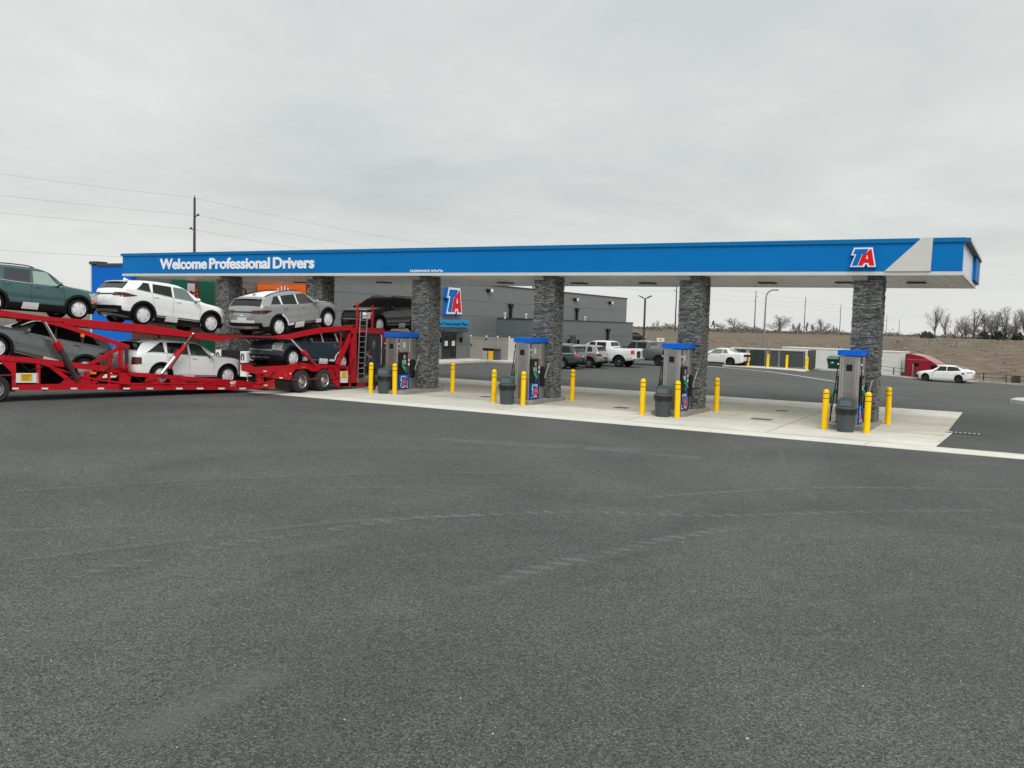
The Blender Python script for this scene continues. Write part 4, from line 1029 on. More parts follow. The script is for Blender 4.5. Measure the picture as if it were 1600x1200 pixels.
def suv(kind, color, o={}):
    """kinds: 'swoop' (rounded crossover), 'long' (three-row), 'small' (upright small one), 'wagon'"""
    if kind == 'swoop':
        L_, W_, H_ = 4.64, 1.865, 1.66; wh = (.93, 3.685); wr = .368
        top = [(0, .74), (.04, .90), (.14, 1.0), (.45, 1.055), (1.10, 1.12), (1.26, 1.15), (1.62, 1.37), (1.98, 1.57), (2.28, 1.645), (2.7, 1.66), (3.3, 1.64), (3.9, 1.575), (4.22, 1.52), (4.30, 1.43), (4.50, 1.19), (4.56, 1.08), (4.62, .95), (L_, .75)]
        belt = [(0, .74), (.6, .93), (1.2, 1.03), (2.6, 1.10), (3.6, 1.18), (4.3, 1.22), (L_, 1.0)]
        bott = [(0, .30), (.3, .22), (.9, .20), (3.7, .22), (4.35, .27), (L_, .38)]
        nose = [(.2, .10), (.45, .02), (.65, .0), (.85, .03), (1.0, .10), (1.7, .12)]; tail = [(.2, .22), (.45, .04), (.65, .0), (.9, .01), (1.05, .02), (1.7, .02)]
        sh = Shell(L_, W_, top, belt, bott, nose, tail, fr=.70, c=.06, r2=.42, wheels=wh)
        rear_g = (4.23, 4.47); wind = (1.25, 1.95)
    elif kind == 'long':
        L_, W_, H_ = 4.81, 1.90, 1.70; wh = (.93, 3.745); wr = .375
        top = [(0, .78), (.03, .92), (.14, 1.02), (.5, 1.08), (1.2, 1.14), (1.34, 1.17), (1.78, 1.44), (2.15, 1.62), (2.5, 1.685), (3.0, 1.70), (3.9, 1.655), (4.25, 1.60), (4.42, 1.54), (4.55, 1.38), (4.69, 1.15), (4.75, 1.06), (4.79, .95), (L_, .8)]
        belt = [(0, .82), (.6, .98), (1.2, 1.05), (3.0, 1.12), (4.0, 1.17), (L_, 1.08)]
        bott = [(0, .30), (.3, .22), (.9, .20), (3.8, .22), (4.5, .27), (L_, .36)]
        nose = [(.2, .08), (.45, .01), (.7, .0), (.95, .03), (1.08, .09), (1.7, .1)]; tail = [(.2, .18), (.45, .03), (.65, .0), (.9, .0), (1.1, .02), (1.7, .02)]
        sh = Shell(L_, W_, top, belt, bott, nose, tail, fr=.72, c=.07, n2=3.4, r2=.45, wheels=wh)
        rear_g = (4.38, 4.63); wind = (1.30, 1.98)
    elif kind == 'small':
        L_, W_, H_ = 4.38, 1.80, 1.63; wh = (.86, 3.49); wr = .355
        top = [(0, .78), (.03, .90), (.14, .99), (.5, 1.05), (1.1, 1.11), (1.24, 1.14), (1.55, 1.38), (1.85, 1.56), (2.15, 1.62), (2.8, 1.63), (3.5, 1.60), (3.9, 1.55), (4.0, 1.48), (4.16, 1.16), (4.24, 1.05), (4.34, .9), (L_, .75)]
        belt = [(0, .80), (.6, .96), (1.2, 1.03), (2.6, 1.06), (3.6, 1.10), (L_, 1.0)]
        bott = [(0, .30), (.3, .22), (.9, .20), (3.5, .22), (4.1, .28), (L_, .38)]
        nose = [(.2, .09), (.45, .01), (.7, .0), (.9, .03), (1.05, .09), (1.7, .1)]; tail = [(.2, .18), (.45, .03), (.65, .0), (.9, .01), (1.7, .02)]
        sh = Shell(L_, W_, top, belt, bott, nose, tail, fr=.76, c=.06, wheels=wh)
        rear_g = (4.0, 4.13); wind = (1.2, 1.78)
    elif kind == 'wagon':
        L_, W_, H_ = 4.82, 1.86, 1.66; wh = (.93, 3.66); wr = .36
        top = [(0, .74), (.04, .86), (.14, .94), (.5, 1.0), (1.15, 1.06), (1.32, 1.10), (1.75, 1.40), (2.1, 1.58), (2.5, 1.65), (3.2, 1.665), (4.1, 1.62), (4.40, 1.55), (4.52, 1.38), (4.68, 1.10), (4.76, .98), (L_, .8)]
        belt = [(0, .76), (.6, .92), (1.2, .98), (3.0, 1.0), (4.2, 1.05), (L_, 1.0)]
        bott = [(0, .28), (.3, .21), (.9, .20), (3.7, .22), (4.4, .27), (L_, .36)]
        nose = [(.2, .08), (.45, .01), (.7, .0), (.9, .04), (1.7, .1)]; tail = [(.2, .18), (.45, .03), (.65, .0), (.9, .01), (1.7, .02)]
        sh = Shell(L_, W_, top, belt, bott, nose, tail, fr=.73, c=.06, wheels=wh)
        rear_g = (4.42, 4.64); wind = (1.28, 1.98)
    film = o.get('film', False); pil = o.get('pillar', color)
    A = make_vehicle(o.get('name', 'delivery_car'), sh, wh, wr, color, dict(kx=o.get('kx', 1), film=film, rim=HUBF if film else o.get('rim', ALLOY), rimr=.69, spokes=o.get('spokes', 5)))
    R, W3 = A['root'], A['W3']; sp, ep, tp = A['spatch'], A['epatch'], A['tpatch']
    gl, glf = o.get('glass', GLASS), o.get('glass_front', GLASS)
    tf = lambda x: min(sh.top(x)-sh.c-.03, sh.roof-.14)
    bz = lambda x: sh.belt(x)+.035
    # windscreen, backlight
    mb = MB(); tp(mb, wind[0], wind[1], -.93, .93, o.get('glass_ws', gl), off=.005, xa2=wind[0]+.16, xb2=wind[1]+.02); mb.build('windscreen', R)
    mb = MB(); tp(mb, rear_g[0], rear_g[1], -.93, .93, gl, off=.005); mb.build('rear_window', R)
    # side windows
    xq = {'swoop': (1.58, 2.50, 2.58, 3.36, 3.44, 3.98), 'long': (1.70, 2.55, 2.64, 3.50, 3.60, 4.30), 'small': (1.48, 2.30, 2.40, 3.18, 3.30, 3.72), 'wagon': (1.66, 2.5, 2.6, 3.45, 3.55, 4.30)}[kind]
    if o.get('surround'):
        mb = MB(); sp(mb, xq[0]-.06, xq[5]+.05, xq[0]+.30, xq[5]-.12, TRIM, off=.003, nx=30, zb=lambda x: bz(x)-.03, ztp=lambda x: tf(x)+.012); mb.build('window_surround', R)
    def win(a, b, at_, bt, m, side=0):
        mb = MB(); sp(mb, a, b, at_, bt, m, off=.007, side=side, zb=bz, ztp=tf); return mb
    for s_ in (1, -1):
        win(xq[0], xq[1], xq[0]+.36, xq[1], glf, s_).build('side_window', R)
        win(xq[2], xq[3], xq[2], xq[3]-.05, gl, s_).build('side_window', R)
        top_cut = {'swoop': .30, 'long': .60, 'small': .10, 'wagon': .22}[kind]
        win(xq[4], xq[5], xq[4]+.02, xq[5]-top_cut, gl, s_).build('side_window', R)
    for s_ in ((1, -1) if o.get('chrome_line', True) else ()):
        mb = MB(); sp(mb, xq[0]-.08, xq[5]+.06, xq[0]-.08, xq[5]+.06, CHROME if not film else SILVER, off=.010, side=s_, nx=26, nz=1, zb=lambda x: bz(x)-.028, ztp=lambda x: bz(x)-.008); mb.build('waist_moulding', R)
    # lower cladding
    cl = o.get('clad', TRIM)
    mb = MB(); sp(mb, wh[0]+wr*1.15, wh[1]-wr*1.15, wh[0]+wr*1.25, wh[1]-wr*1.25, cl, off=.010, nx=16, nz=4, zb=lambda x: sh.bot(x)+.0, ztp=lambda x: .42 if kind != 'long' else .33)
    sp(mb, .12, wh[0]-wr*1.1, .12, wh[0]-wr*1.15, cl, off=.006, nx=8, nz=3, zb=lambda x: sh.bot(x)+.0, ztp=lambda x: .40)
    sp(mb, wh[1]+wr*1.1, L_-.12, wh[1]+wr*1.15, L_-.12, cl, off=.006, nx=8, nz=3, zb=lambda x: sh.bot(x)+.0, ztp=lambda x: .44)
    ep(mb, -.80, .80, .30, .44, cl, off=.008, ny=20); ep(mb, -.86, .86, .34, .60 if kind == 'swoop' else .50 if kind != 'long' else .42, cl, off=.008, rear=True, ny=20)
    mb.build('cladding', R)
    arches(A, wh, wr, wr*1.17, .075 if kind != 'long' else .05, cl)
    # seams
    a_, b_, c_ = xq[0]-.10, (xq[1]+xq[2])/2, xq[3]+.04
    seams(A, [[(a_-.02, .44), (a_-.05, .80), (a_+.02, bz(a_))], [(b_, .42), (b_+.01, .8), (b_+.01, bz(b_))], [(wh[1]-.40, .46), (wh[1]-.42, .66), (c_-.06, .88), (c_, bz(c_))]])
    for s_ in ((1, -1) if o.get('sill_chrome', kind != 'small') else ()):
        mb = MB(); sp(mb, wh[0]+.52, wh[1]-.50, wh[0]+.52, wh[1]-.50, SILVER, off=.022, side=s_, nx=14, nz=2, zb=.355, ztp=.39); mb.build('sill_moulding', R)
    for s_ in ((1, -1) if film else ()):
        mb = MB(); sp(mb, b_-.20, b_+.30, b_-.22, b_+.26, FILM, off=.026, side=s_, nx=6, nz=4, zb=lambda x: sh.bot(x)+.02, ztp=.45); mb.build('protective_film', R)
    if film:
        for s_ in (1, -1):
            for q_ in ((xq[1]+.005, xq[2]-.005, xq[1]+.005, xq[2]-.005), (xq[3]+.005, xq[4]-.005, xq[3]-.045, xq[4]+.01)):
                mb = MB(); sp(mb, *q_, FILM if o.get('film_pillars') else color, off=.009, side=s_, nx=3, zb=bz, ztp=tf); mb.build('pillar_cover', R)
    mirrors(A, xq[0]+.10, bz(xq[0])-.02, o.get('mirror', color)); handles(A, (b_-.20, c_-.16), lambda x: sh.belt(x)-.09, color)
    if o.get('rails', True): roof_rails(A, 2.2, xq[5]+.05, o.get('rail_mat', TRIM))
    # tail
    lm = A['lamps']
    if kind == 'swoop':
        lm('tail_lamp', TAIL, (.46, .90), (.95, 1.07), (L_-.66, L_-.12, L_-.66, L_-.09), (lambda x: 1.0-.09*min(1, max(0, (x-L_+.66)/.45)), lambda x: 1.015+.06*min(1, max(0, (x-L_+.66)/.45))))
        mb = MB(); ep(mb, -.50, .50, .985, 1.03, TRIM, off=.010, rear=True, ny=14); mb.build('tail_strip', R)
    elif kind == 'long': lm('tail_lamp', TAIL, (.70, .90), (.74, 1.00), (L_-.30, L_-.10, L_-.30, L_-.07), (.76, 1.0))
    else: lm('tail_lamp', TAILB if kind == 'wagon' else TAIL, (.52, .86), (.86, 1.02), (L_-.30, L_-.12, L_-.26, L_-.09), (.87, 1.01))
    # spoiler over the rear glass
    mb = MB(); xs_ = rear_g[0]; P = []
    for i in range(13):
        t = -.9+1.8*i/12; h_ = sh.f0(xs_, sh.top(xs_)-sh.c)*sh.W/2; z = sh.topz(xs_-.1, t)
        P.append([W3(xs_-.22, t*h_, sh.topz(xs_-.22, t)+.006), W3(xs_+.09-.04*t*t, t*h_, z-.035), W3(xs_+.09-.04*t*t, t*h_, z-.06), W3(xs_-.02, t*h_, z-.09)])
    mb.grid(P, color, flip=True); mb.build('spoiler', R, sharp=30)
    mb = MB(); tp(mb, rear_g[0]-.02, rear_g[0]+.07, -.86, .86, BLACK, off=.012, nx=3, ny=12); mb.build('painted_spoiler_shadow', R)  # black band painting the spoiler's shadow across the top of the glass
    mb = MB(); ep(mb, -.24, .24, .66, .80, mat('plate_recess', (.03, .03, .03), .6) if not film else FILM, off=.010, rear=True); mb.build('number_plate', R)
    mb = MB(); ep(mb, -.10, .10, .865, .90, LETTER, off=.014, rear=True, ny=6, nz=2); mb.build('tailgate_badge', R)
    if film:
        mb = MB(); ep(mb, -.62, .62, .60, .70, FILM, off=.020, rear=True, ny=16, nz=3); mb.build('bumper_film', R)
        mb = MB(); ep(mb, -.72, .72, .37, .47, SILVER, off=.020, rear=True, ny=16, nz=2); mb.build('skid_plate', R)
        mb = MB(); tp(mb, .25, 1.15, -.80, .80, FILM, off=.006, nx=10, ny=14); mb.build('bonnet_film', R)
        if o.get('arch_film'):
            for s_ in (1, -1):
                mb = MB(); P = []
                for i in range(11):
                    q = pi*(.62+.36*i/10); P.append([W3(wh[1]+(wr*1.2+d_)*cos(q), s_*sh.side(wh[1]+(wr*1.2+d_)*cos(q), max(.3, wr+(wr*1.2+d_)*sin(q)), .024), wr+(wr*1.2+d_)*sin(q)) for d_ in (.0, .07)])
                mb.grid(P, FILM, flip=(s_ > 0)); mb.build('arch_film', R)
                mb = MB(); sp(mb, wh[1]-.78, wh[1]-.46, wh[1]-.78, wh[1]-.46, FILM, off=.028, side=s_, nx=5, nz=3, zb=.36, ztp=.45); sp(mb, wh[0]+.44, wh[0]+.74, wh[0]+.44, wh[0]+.74, FILM, off=.028, side=s_, nx=5, nz=3, zb=.30, ztp=.45); mb.build('sill_film', R)
        if o.get('roof_film'): mb = MB(); tp(mb, 2.9, 4.12, -.84, .84, FILM, off=.006, nx=8, ny=14); mb.build('roof_film', R)
        P = []
        mb = MB(); mb.prism([(4.0, 0), (3.78, 0), (3.97, .10)], lambda u, v, d: W3(u, d, sh.topz(u, 0)-.005+v), -.025, .025, color); mb.build('aerial_fin', R)
    # nose
    mb = MB(); ep(mb, -.56, .56, .66, .90, TRIM, off=.010, ny=16, nz=4); g_ = mb.build('grille', R)
    mb = MB()
    for q in range(5): ep(mb, -.54, .54, .68+.045*q, .695+.045*q, DGREY, off=.016, ny=12, nz=1)
    mb.build('grille_bar', g_)
    mb = MB(); ep(mb, -.60, .60, .60, .635, SILVER, off=.014, ny=16, nz=2); ep(mb, -.50, .50, .31, .35, CHROME, off=.016, ny=14, nz=1); mb.build('bumper_moulding', R)
    for s_ in (1, -1):
        mb = MB(); P = [[W3(sh.front_x(s_*(.60+.24*i/6), .64+.28*j/5, .012), s_*(.60+.24*i/6), .64+.28*j/5) for j in range(6)] for i in range(7)]
        mb.grid(P, LENS, flip=(s_ < 0)); mb.build('headlamp', R)
    for s_ in (1, -1): mb = MB(); sp(mb, .30, .46, .28, .42, AMBER, off=.012, side=s_, nx=3, nz=2, zb=.62 if kind != 'small' else .58, ztp=.66 if kind != 'small' else .70); mb.build('side_marker', R)
    return A, wh, wr

def place_between(root, A, wh, wr, near, front, rear, kx_done=True):
    """set the vehicle so that its near-side wheel centres are at the world points front and rear; near = +1 left side, -1 right side"""
    sh = A['sh']; f, r = Vector(front), Vector(rear)
    x = (f-r).normalized(); y = Vector((0, 0, 1)).cross(x).normalized(); z = x.cross(y)
    mid = (f+r)/2; org = mid - y*(near*(sh.W/2-.02)) - z*wr
    m = Matrix((x, y, z)).transposed().to_4x4(); m.translation = org
    root.matrix_world = m
def sedan(color, o={}):
    L_, W_ = 4.88, 1.84; wh = (.97, 3.795); wr = .335
    top = [(0, .62), (.04, .70), (.15, .78), (.6, .88), (1.2, .98), (1.42, 1.02), (1.8, 1.22), (2.2, 1.39), (2.6, 1.44), (3.1, 1.43), (3.6, 1.355), (4.05, 1.225), (4.4, 1.115), (4.7, 1.075), (4.80, 1.04), (L_, .85)]
    belt = [(0, .64), (.6, .78), (1.3, .88), (3.0, .93), (4.1, 1.0), (L_, .95)]
    bott = [(0, .24), (.3, .17), (.9, .16), (3.8, .17), (4.5, .22), (L_, .32)]
    sh = Shell(L_, W_, top, belt, bott, [(.2, .10), (.4, .01), (.6, .0), (.8, .08), (1.5, .1)], [(.2, .15), (.45, .02), (.7, .0), (1.1, .05), (1.5, .05)], fr=.70, c=.055, r1=1.0, n1=2.3, wheels=wh)
    A = make_vehicle('white_sedan', sh, wh, wr, color, dict(rim=ALLOYD, spokes=9, arch=1.12, kx=.93))
    R, W3 = A['root'], A['W3']; sp, ep, tp = A['spatch'], A['epatch'], A['tpatch']
    tf = lambda x: min(sh.top(x)-sh.c-.015, sh.roof-.11); bz = lambda x: sh.belt(x)+.03
    mb = MB(); tp(mb, 1.40, 2.22, -.93, .93, GLASS, xa2=1.55); mb.build('windscreen', R)
    mb = MB(); tp(mb, 3.45, 4.22, -.92, .92, GLASS); mb.build('rear_window', R)
    for s_ in (1, -1):
        mb = MB(); sp(mb, 1.72, 2.72, 2.12, 2.72, GLASS, off=.007, side=s_, zb=bz, ztp=tf); mb.build('side_window', R)
        mb = MB(); sp(mb, 2.78, 3.98, 2.78, 3.66, GLASS, off=.007, side=s_, zb=bz, ztp=tf); mb.build('side_window', R)
    seams(A, [[(1.6, .34), (1.58, .6), (1.66, .9)], [(2.75, .3), (2.76, .6), (2.76, .93)], [(3.42, .40), (3.40, .6), (3.75, .93)]])
    mirrors(A, 1.82, .93, color); handles(A, (2.58, 3.62), .80, color)
    A['lamps']('tail_lamp', mat('tail_smoke', (.5, .2, .2), .2), (.55, .82), (.84, .96), (L_-.42, L_-.14, L_-.40, L_-.1), (.84, .96))
    mb = MB(); ep(mb, -.72, .72, .28, .55, TRIM, off=.010, ny=16); mb.build('grille', R)
    mb = MB(); sp(mb, .12, .46, .18, .50, LENS, off=.010, nx=5, nz=2, zb=.64, ztp=.72); mb.build('headlamp', R)
    mb = MB(); sp(mb, 4.02, 4.24, 4.02, 4.24, BLACK, off=.012, side=0, nx=4, nz=3, zb=.74, ztp=.86); mb.build('fuel_flap', R, label='dark open fuel flap')
    return A, wh, wr
def coupe(color):
    L_, W_ = 5.02, 1.92; wh = (.98, 3.93); wr = .36
    top = [(0, .66), (.04, .78), (.15, .88), (.7, .96), (1.5, 1.02), (1.72, 1.05), (2.1, 1.26), (2.5, 1.42), (2.85, 1.46), (3.3, 1.44), (3.8, 1.30), (4.25, 1.16), (4.45, 1.12), (4.85, 1.13), (4.95, 1.10), (L_, .9)]
    belt = [(0, .70), (.6, .84), (1.5, .93), (2.8, .95), (3.6, 1.02), (L_, 1.0)]
    bott = [(0, .26), (.3, .19), (.9, .18), (3.9, .19), (4.6, .26), (L_, .36)]
    sh = Shell(L_, W_, top, belt, bott, [(.2, .12), (.4, .03), (.7, .0), (.9, .0), (1.5, .1)], [(.2, .18), (.45, .04), (.8, .0), (1.1, .0), (1.5, .05)], fr=.68, c=.05, r1=.7, n1=3.0, r2=.4, n2=4, bulge=.03, wheels=wh)
    A = make_vehicle('white_coupe', sh, wh, wr, color, dict(rim=ALLOYD, spokes=5, arch=1.13, tw=.26))
    R, W3 = A['root'], A['W3']; sp, ep, tp = A['spatch'], A['epatch'], A['tpatch']
    tf = lambda x: min(sh.top(x)-sh.c-.015, sh.roof-.10); bz = lambda x: sh.belt(x)+.03
    mb = MB(); tp(mb, 1.70, 2.48, -.93, .93, GLASS, xa2=1.85); mb.build('windscreen', R)
    mb = MB(); tp(mb, 3.62, 4.30, -.90, .90, GLASSL); mb.build('rear_window', R)
    for s_ in (1, -1):
        mb = MB(); sp(mb, 2.04, 3.16, 2.42, 3.16, GLASSL, off=.007, side=s_, zb=bz, ztp=tf); mb.build('side_window', R)
        mb = MB(); sp(mb, 3.22, 3.72, 3.22, 3.52, GLASSL, off=.007, side=s_, zb=bz, ztp=tf); mb.build('side_window', R)
    seams(A, [[(1.95, .34), (1.93, .6), (1.98, .9)], [(3.30, .34), (3.34, .6), (3.36, .96)]])
    mirrors(A, 2.12, .97, color); handles(A, (3.1,), .84, CHROME)
    mb = MB(); ep(mb, -.78, .78, .80, .98, BLACK, off=.010, rear=True, ny=18); mb.build('tail_panel', R)
    A['lamps']('tail_lamp', TAIL, (.22, .74), (.84, .94))
    mb = MB(); ep(mb, -.7, .7, .30, .46, TRIM, off=.010, rear=True, ny=16); sp(mb, 1.5, 3.4, 1.5, 3.4, TRIM, off=.008, nx=10, nz=2, zb=lambda x: sh.bot(x), ztp=.29); mb.build('cladding', R)
    mb = MB(); ep(mb, -.8, .8, .62, .78, TRIM, off=.010, ny=16); mb.build('grille', R)
    return A, wh, wr
def pickup(color, o={}):
    L_, W_ = 5.95, 2.0; wh = (1.0, 4.80); wr = .41; H_ = 1.95
    top = [(0, .98), (.04, 1.10), (.14, 1.22), (.6, 1.29), (1.45, 1.34), (1.60, 1.37), (2.02, 1.60), (2.42, 1.81), (2.75, 1.89), (3.1, 1.91), (3.75, 1.88), (3.93, 1.83), (4.02, 1.62), (4.08, 1.46), (4.14, 1.405), (5.8, 1.40), (5.9, 1.38), (L_, 1.2)]
    belt = [(0, 1.04), (.6, 1.16), (1.6, 1.24), (4.0, 1.27), (L_, 1.27)]
    bott = [(0, .44), (.3, .40), (.9, .38), (4.8, .44), (5.5, .50), (L_, .56)]
    sh = Shell(L_, W_, top, belt, bott, [(.2, .04), (.5, .0), (.9, .02), (1.2, .05), (1.9, .1)], [(.2, .10), (.55, .0), (1.4, .0), (1.9, 0)], fr=.80, c=.05, r1=.55, n1=3.6, r2=.18, n2=6, bulge=.03, wheels=wh)
    A = make_vehicle('pickup_truck', sh, wh, wr, color, dict(rim=o.get('rim', CHROME), spokes=8, arch=1.16, tw=.28, rimr=.62, nu=96, steps=(3.95, 4.0, 4.05, 4.1)))
    R, W3 = A['root'], A['W3']; sp, ep, tp = A['spatch'], A['epatch'], A['tpatch']
    tf = lambda x: min(sh.top(x)-sh.c-.02, sh.roof-.13); bz = lambda x: sh.belt(x)+.03
    mb = MB(); tp(mb, 1.60, 2.42, -.94, .94, GLASS, xa2=1.72); mb.build('windscreen', R)
    mb = MB(); tp(mb, 3.955, 4.06, -.84, .84, GLASS, nx=6); mb.build('rear_window', R)
    for s_ in (1, -1):
        mb = MB(); sp(mb, 1.96, 2.86, 2.42, 2.86, GLASS, off=.007, side=s_, zb=bz, ztp=tf); mb.build('side_window', R)
        mb = MB(); sp(mb, 2.96, 3.72, 2.96, 3.70, GLASS, off=.007, side=s_, zb=bz, ztp=tf); mb.build('side_window', R)
    seams(A, [[(1.78, .50), (1.77, .9), (1.84, 1.25)], [(2.91, .46), (2.91, .9), (2.91, 1.28)], [(3.86, .48), (3.84, .9), (3.82, 1.28)], [(4.06, .5), (4.06, .9), (4.06, 1.3)]])
    mirrors(A, 1.98, 1.30, o.get('mirror', color)); handles(A, (2.76, 3.64), 1.14, o.get('handle', CHROME))
    mb = MB(); tp(mb, 4.2, 5.86, -.86, .86, TRIM, off=.004, nx=6); mb.build('bed', R)
    arches(A, wh, wr, wr*1.16, .05, o.get('arch_m', TRIM))
    A['lamps']('tail_lamp', TAILB, (.84, .965), (.98, 1.28), (L_-.22, L_-.03, L_-.22, L_-.03), (.98, 1.28))
    mb = MB(); ep(mb, -.14, .02, 1.08, 1.16, BLACK, off=.012, rear=True, ny=4, nz=2); mb.build('tailgate_badge', R)
    mb = MB(); P = W3(L_+.02, 0, .62); mb.bbox(P[0]-.12, P[0]+.12, -.9, .9, .50, .70, o.get('bumper', CHROME), .03); mb.build('rear_bumper', R)
    mb = MB(); ep(mb, -.66, .66, .80, 1.14, o.get('bumper', CHROME), off=.02, ny=14); mb.build('grille', R)
    mb = MB(); ep(mb, -.86, .86, .50, .70, o.get('bumper', CHROME), off=.05, ny=16); mb.build('front_bumper', R)
    for s_ in (1, -1):
        mb = MB(); P = [[W3(sh.front_x(s_*(.66+.22*i/5), .92+.22*j/4, .015), s_*(.66+.22*i/5), .92+.22*j/4) for j in range(5)] for i in range(6)]; mb.grid(P, LENS, flip=(s_ < 0)); mb.build('headlamp', R)
    for s_ in (1, -1): mb = MB(); sp(mb, 1.7, 4.0, 1.7, 4.0, TRIM, off=.02, side=s_, nx=10, nz=1, zb=.40, ztp=.46); mb.build('side_step', R)
    return A, wh, wr

# ---- trailer and tractor planes of the car carrier (the trailer stands at an angle behind its tractor)
TH = radians(14)
TP0 = at_d(400, 606, 35.2); TP0.z = 0
THD = Vector((sin(TH), cos(TH), 0)); TNR = Vector((cos(TH), -sin(TH), 0))       # heading and the side facing the road
def tw(px, py, inset=0.0):
    """photograph point on the trailer's near side, or inset metres behind it -> world"""
    q = TP0-TNR*inset; d = ray(px, py); t = (q-EYE).dot(TNR)/d.dot(TNR); return EYE+d*t
XT = -24.6
def xw(px, py, inset=0.0): return at_x(px, py, XT-inset)

P_TEAL = paint('paint_teal', (.045, .118, .122), .3); P_WHITE = paint('paint_white', (.84, .85, .84), 0, .25); P_GREY = paint('paint_grey', (.29, .30, .30), .1, .28)
P_SLATE = paint('paint_slate', (.15, .16, .165), .35); P_NAVY = paint('paint_navy', (.025, .055, .078), .3); P_BLACK = paint('paint_black', (.008, .010, .014), .3, .2)
P_GREEN = paint('paint_green', (.035, .075, .065), .35); P_SILVER = paint('paint_silver', (.30, .28, .27), .5); P_SAGE = paint('paint_sage', (.095, .125, .12), .3); P_WHITE2 = paint('paint_white2', (.72, .73, .72), 0, .3)
CG = 'new cars loaded on the red car carrier'
def carrier_car(kind, color, o, plane, inset, front, rear, near, label):
    base = {'swoop': 2.755, 'long': 2.815, 'small': 2.63}[kind]
    i_ = inset if isinstance(inset, tuple) else (inset, inset)
    f = plane(*front, i_[0]); r = plane(*rear, i_[1])
    k = (f-r).length/base; o = dict(o); o['kx'] = k
    A, wh, wr = suv(kind, color, o); place_between(A['root'], A, wh, wr, near, f, r); tag(A['root'], label, 'car', CG); return A
carrier_car('small', P_TEAL, dict(film=True, glass=mat('rear_glass', (.05, .05, .055), .08), glass_front=mat('front_glass_pale', (.30, .42, .36), .08), surround=True, rail_mat=TRIM, sill_chrome=False), tw, (.42, .2), (122.8, 483), (-12, 472), -1, 'teal car on the upper deck at the left edge, nose down to the right')
carrier_car('swoop', P_WHITE, dict(film=True, rails=False, glass_front=GLASSL), tw, (.5, .12), (329.6, 505), (223.7, 491.9), -1, 'white car on the upper deck between the teal and the light grey one')
carrier_car('long', P_WHITE, dict(film=True, rails=False, glass_front=mat('front_glass_dark', (.03, .06, .055), .06)), tw, (.5, .14), (355.7, 587), (251.5, 586), -1, 'white car on the lower deck, behind the slanting chrome ram')
carrier_car('swoop', P_SLATE, dict(film=True, rails=False), tw, .3, (-6, 543), (133, 576), 1, 'dark silver car on the lower deck at the left, nose up and cut off')
carrier_car('swoop', P_GREY, dict(film=True, rails=True, roof_film=True, arch_film=True, film_pillars=True, glass_front=mat('front_glass_warm', (.05, .035, .03), .05)), xw, .2, (512.4, 498.6), (435.9, 510.5), -1, 'light grey car seen from behind on the upper deck, nose up, below the orange panel')
carrier_car('swoop', P_NAVY, dict(film=True, arch_film=True, rails=False, film_pillars=True), xw, .2, (458.1, 559.6), (534.2, 565.5), 1, 'dark blue car on the lower deck above the tractor wheels, facing left')
f_ = xw(593, 507.6, .3); 
A, wh, wr = suv('swoop', P_BLACK, dict(film=True, rails=True)); place_between(A['root'], A, wh, wr, 1, f_, f_+Vector((0, 2.755, .05))); tag(A['root'], 'glossy black car on the upper deck behind the ladder, facing left', 'car', CG)

def park(A, wh, wr, pos, heading, label, group=None, pitch=0, cat='car'):
    """heading: clockwise from +Y"""
    r = A['root']; r.location = pos; r.rotation_euler = (0, pitch, pi/2-heading); tag(r, label, cat, group)
PG = 'vehicles parked along the grey building'
A, wh, wr = suv('wagon', P_GREEN, dict(name='parked_car', rails=True, rail_mat=SILVER)); park(A, wh, wr, (-28.25, 55.3, 0), radians(-90), 'dark green wagon, parked nearest and partly hidden by the stone column', PG)
A, wh, wr = suv('small', P_SILVER, dict(name='parked_car', rails=False)); park(A, wh, wr, (-27.6, 58.3, 0), radians(-90), 'small silver hatchback between the green wagon and the white pickup', PG)
A, wh, wr = pickup(P_WHITE2); park(A, wh, wr, (-27.4, 61.9, 0), radians(-90), 'white crew-cab pickup parked below the black downpipe', PG, cat='pickup')
A, wh, wr = pickup(P_SAGE, dict(rim=ALLOYD, mirror=TRIM, handle=P_SAGE, bumper=TRIM, arch_m=P_SAGE)); park(A, wh, wr, (-26.3, 67.2, 0), radians(-90), 'sage grey crew-cab pickup beyond the white one, its tail behind a pump', PG, cat='pickup')
A, wh, wr = coupe(P_WHITE2); 
p = at_z(1142, 572.5, 0); park(A, wh, wr, (p.x-1.45, p.y+1.15, 0), radians(-84), 'white two-door coupe parked left of the dark fenced enclosure', cat='car')
A, wh, wr = sedan(P_WHITE)
f_ = at_z(1448, 595.5, -.93); r_ = at_z(1500.5, 598, -.93); m_ = (f_+r_)/2; hd = math.atan2((f_-r_).x, (f_-r_).y)
park(A, wh, wr, (m_.x, m_.y+.9, lot_z(m_.x, m_.y+.9)-.0), radians(-80), 'white four-door saloon before the red lorry at the far right', cat='car')

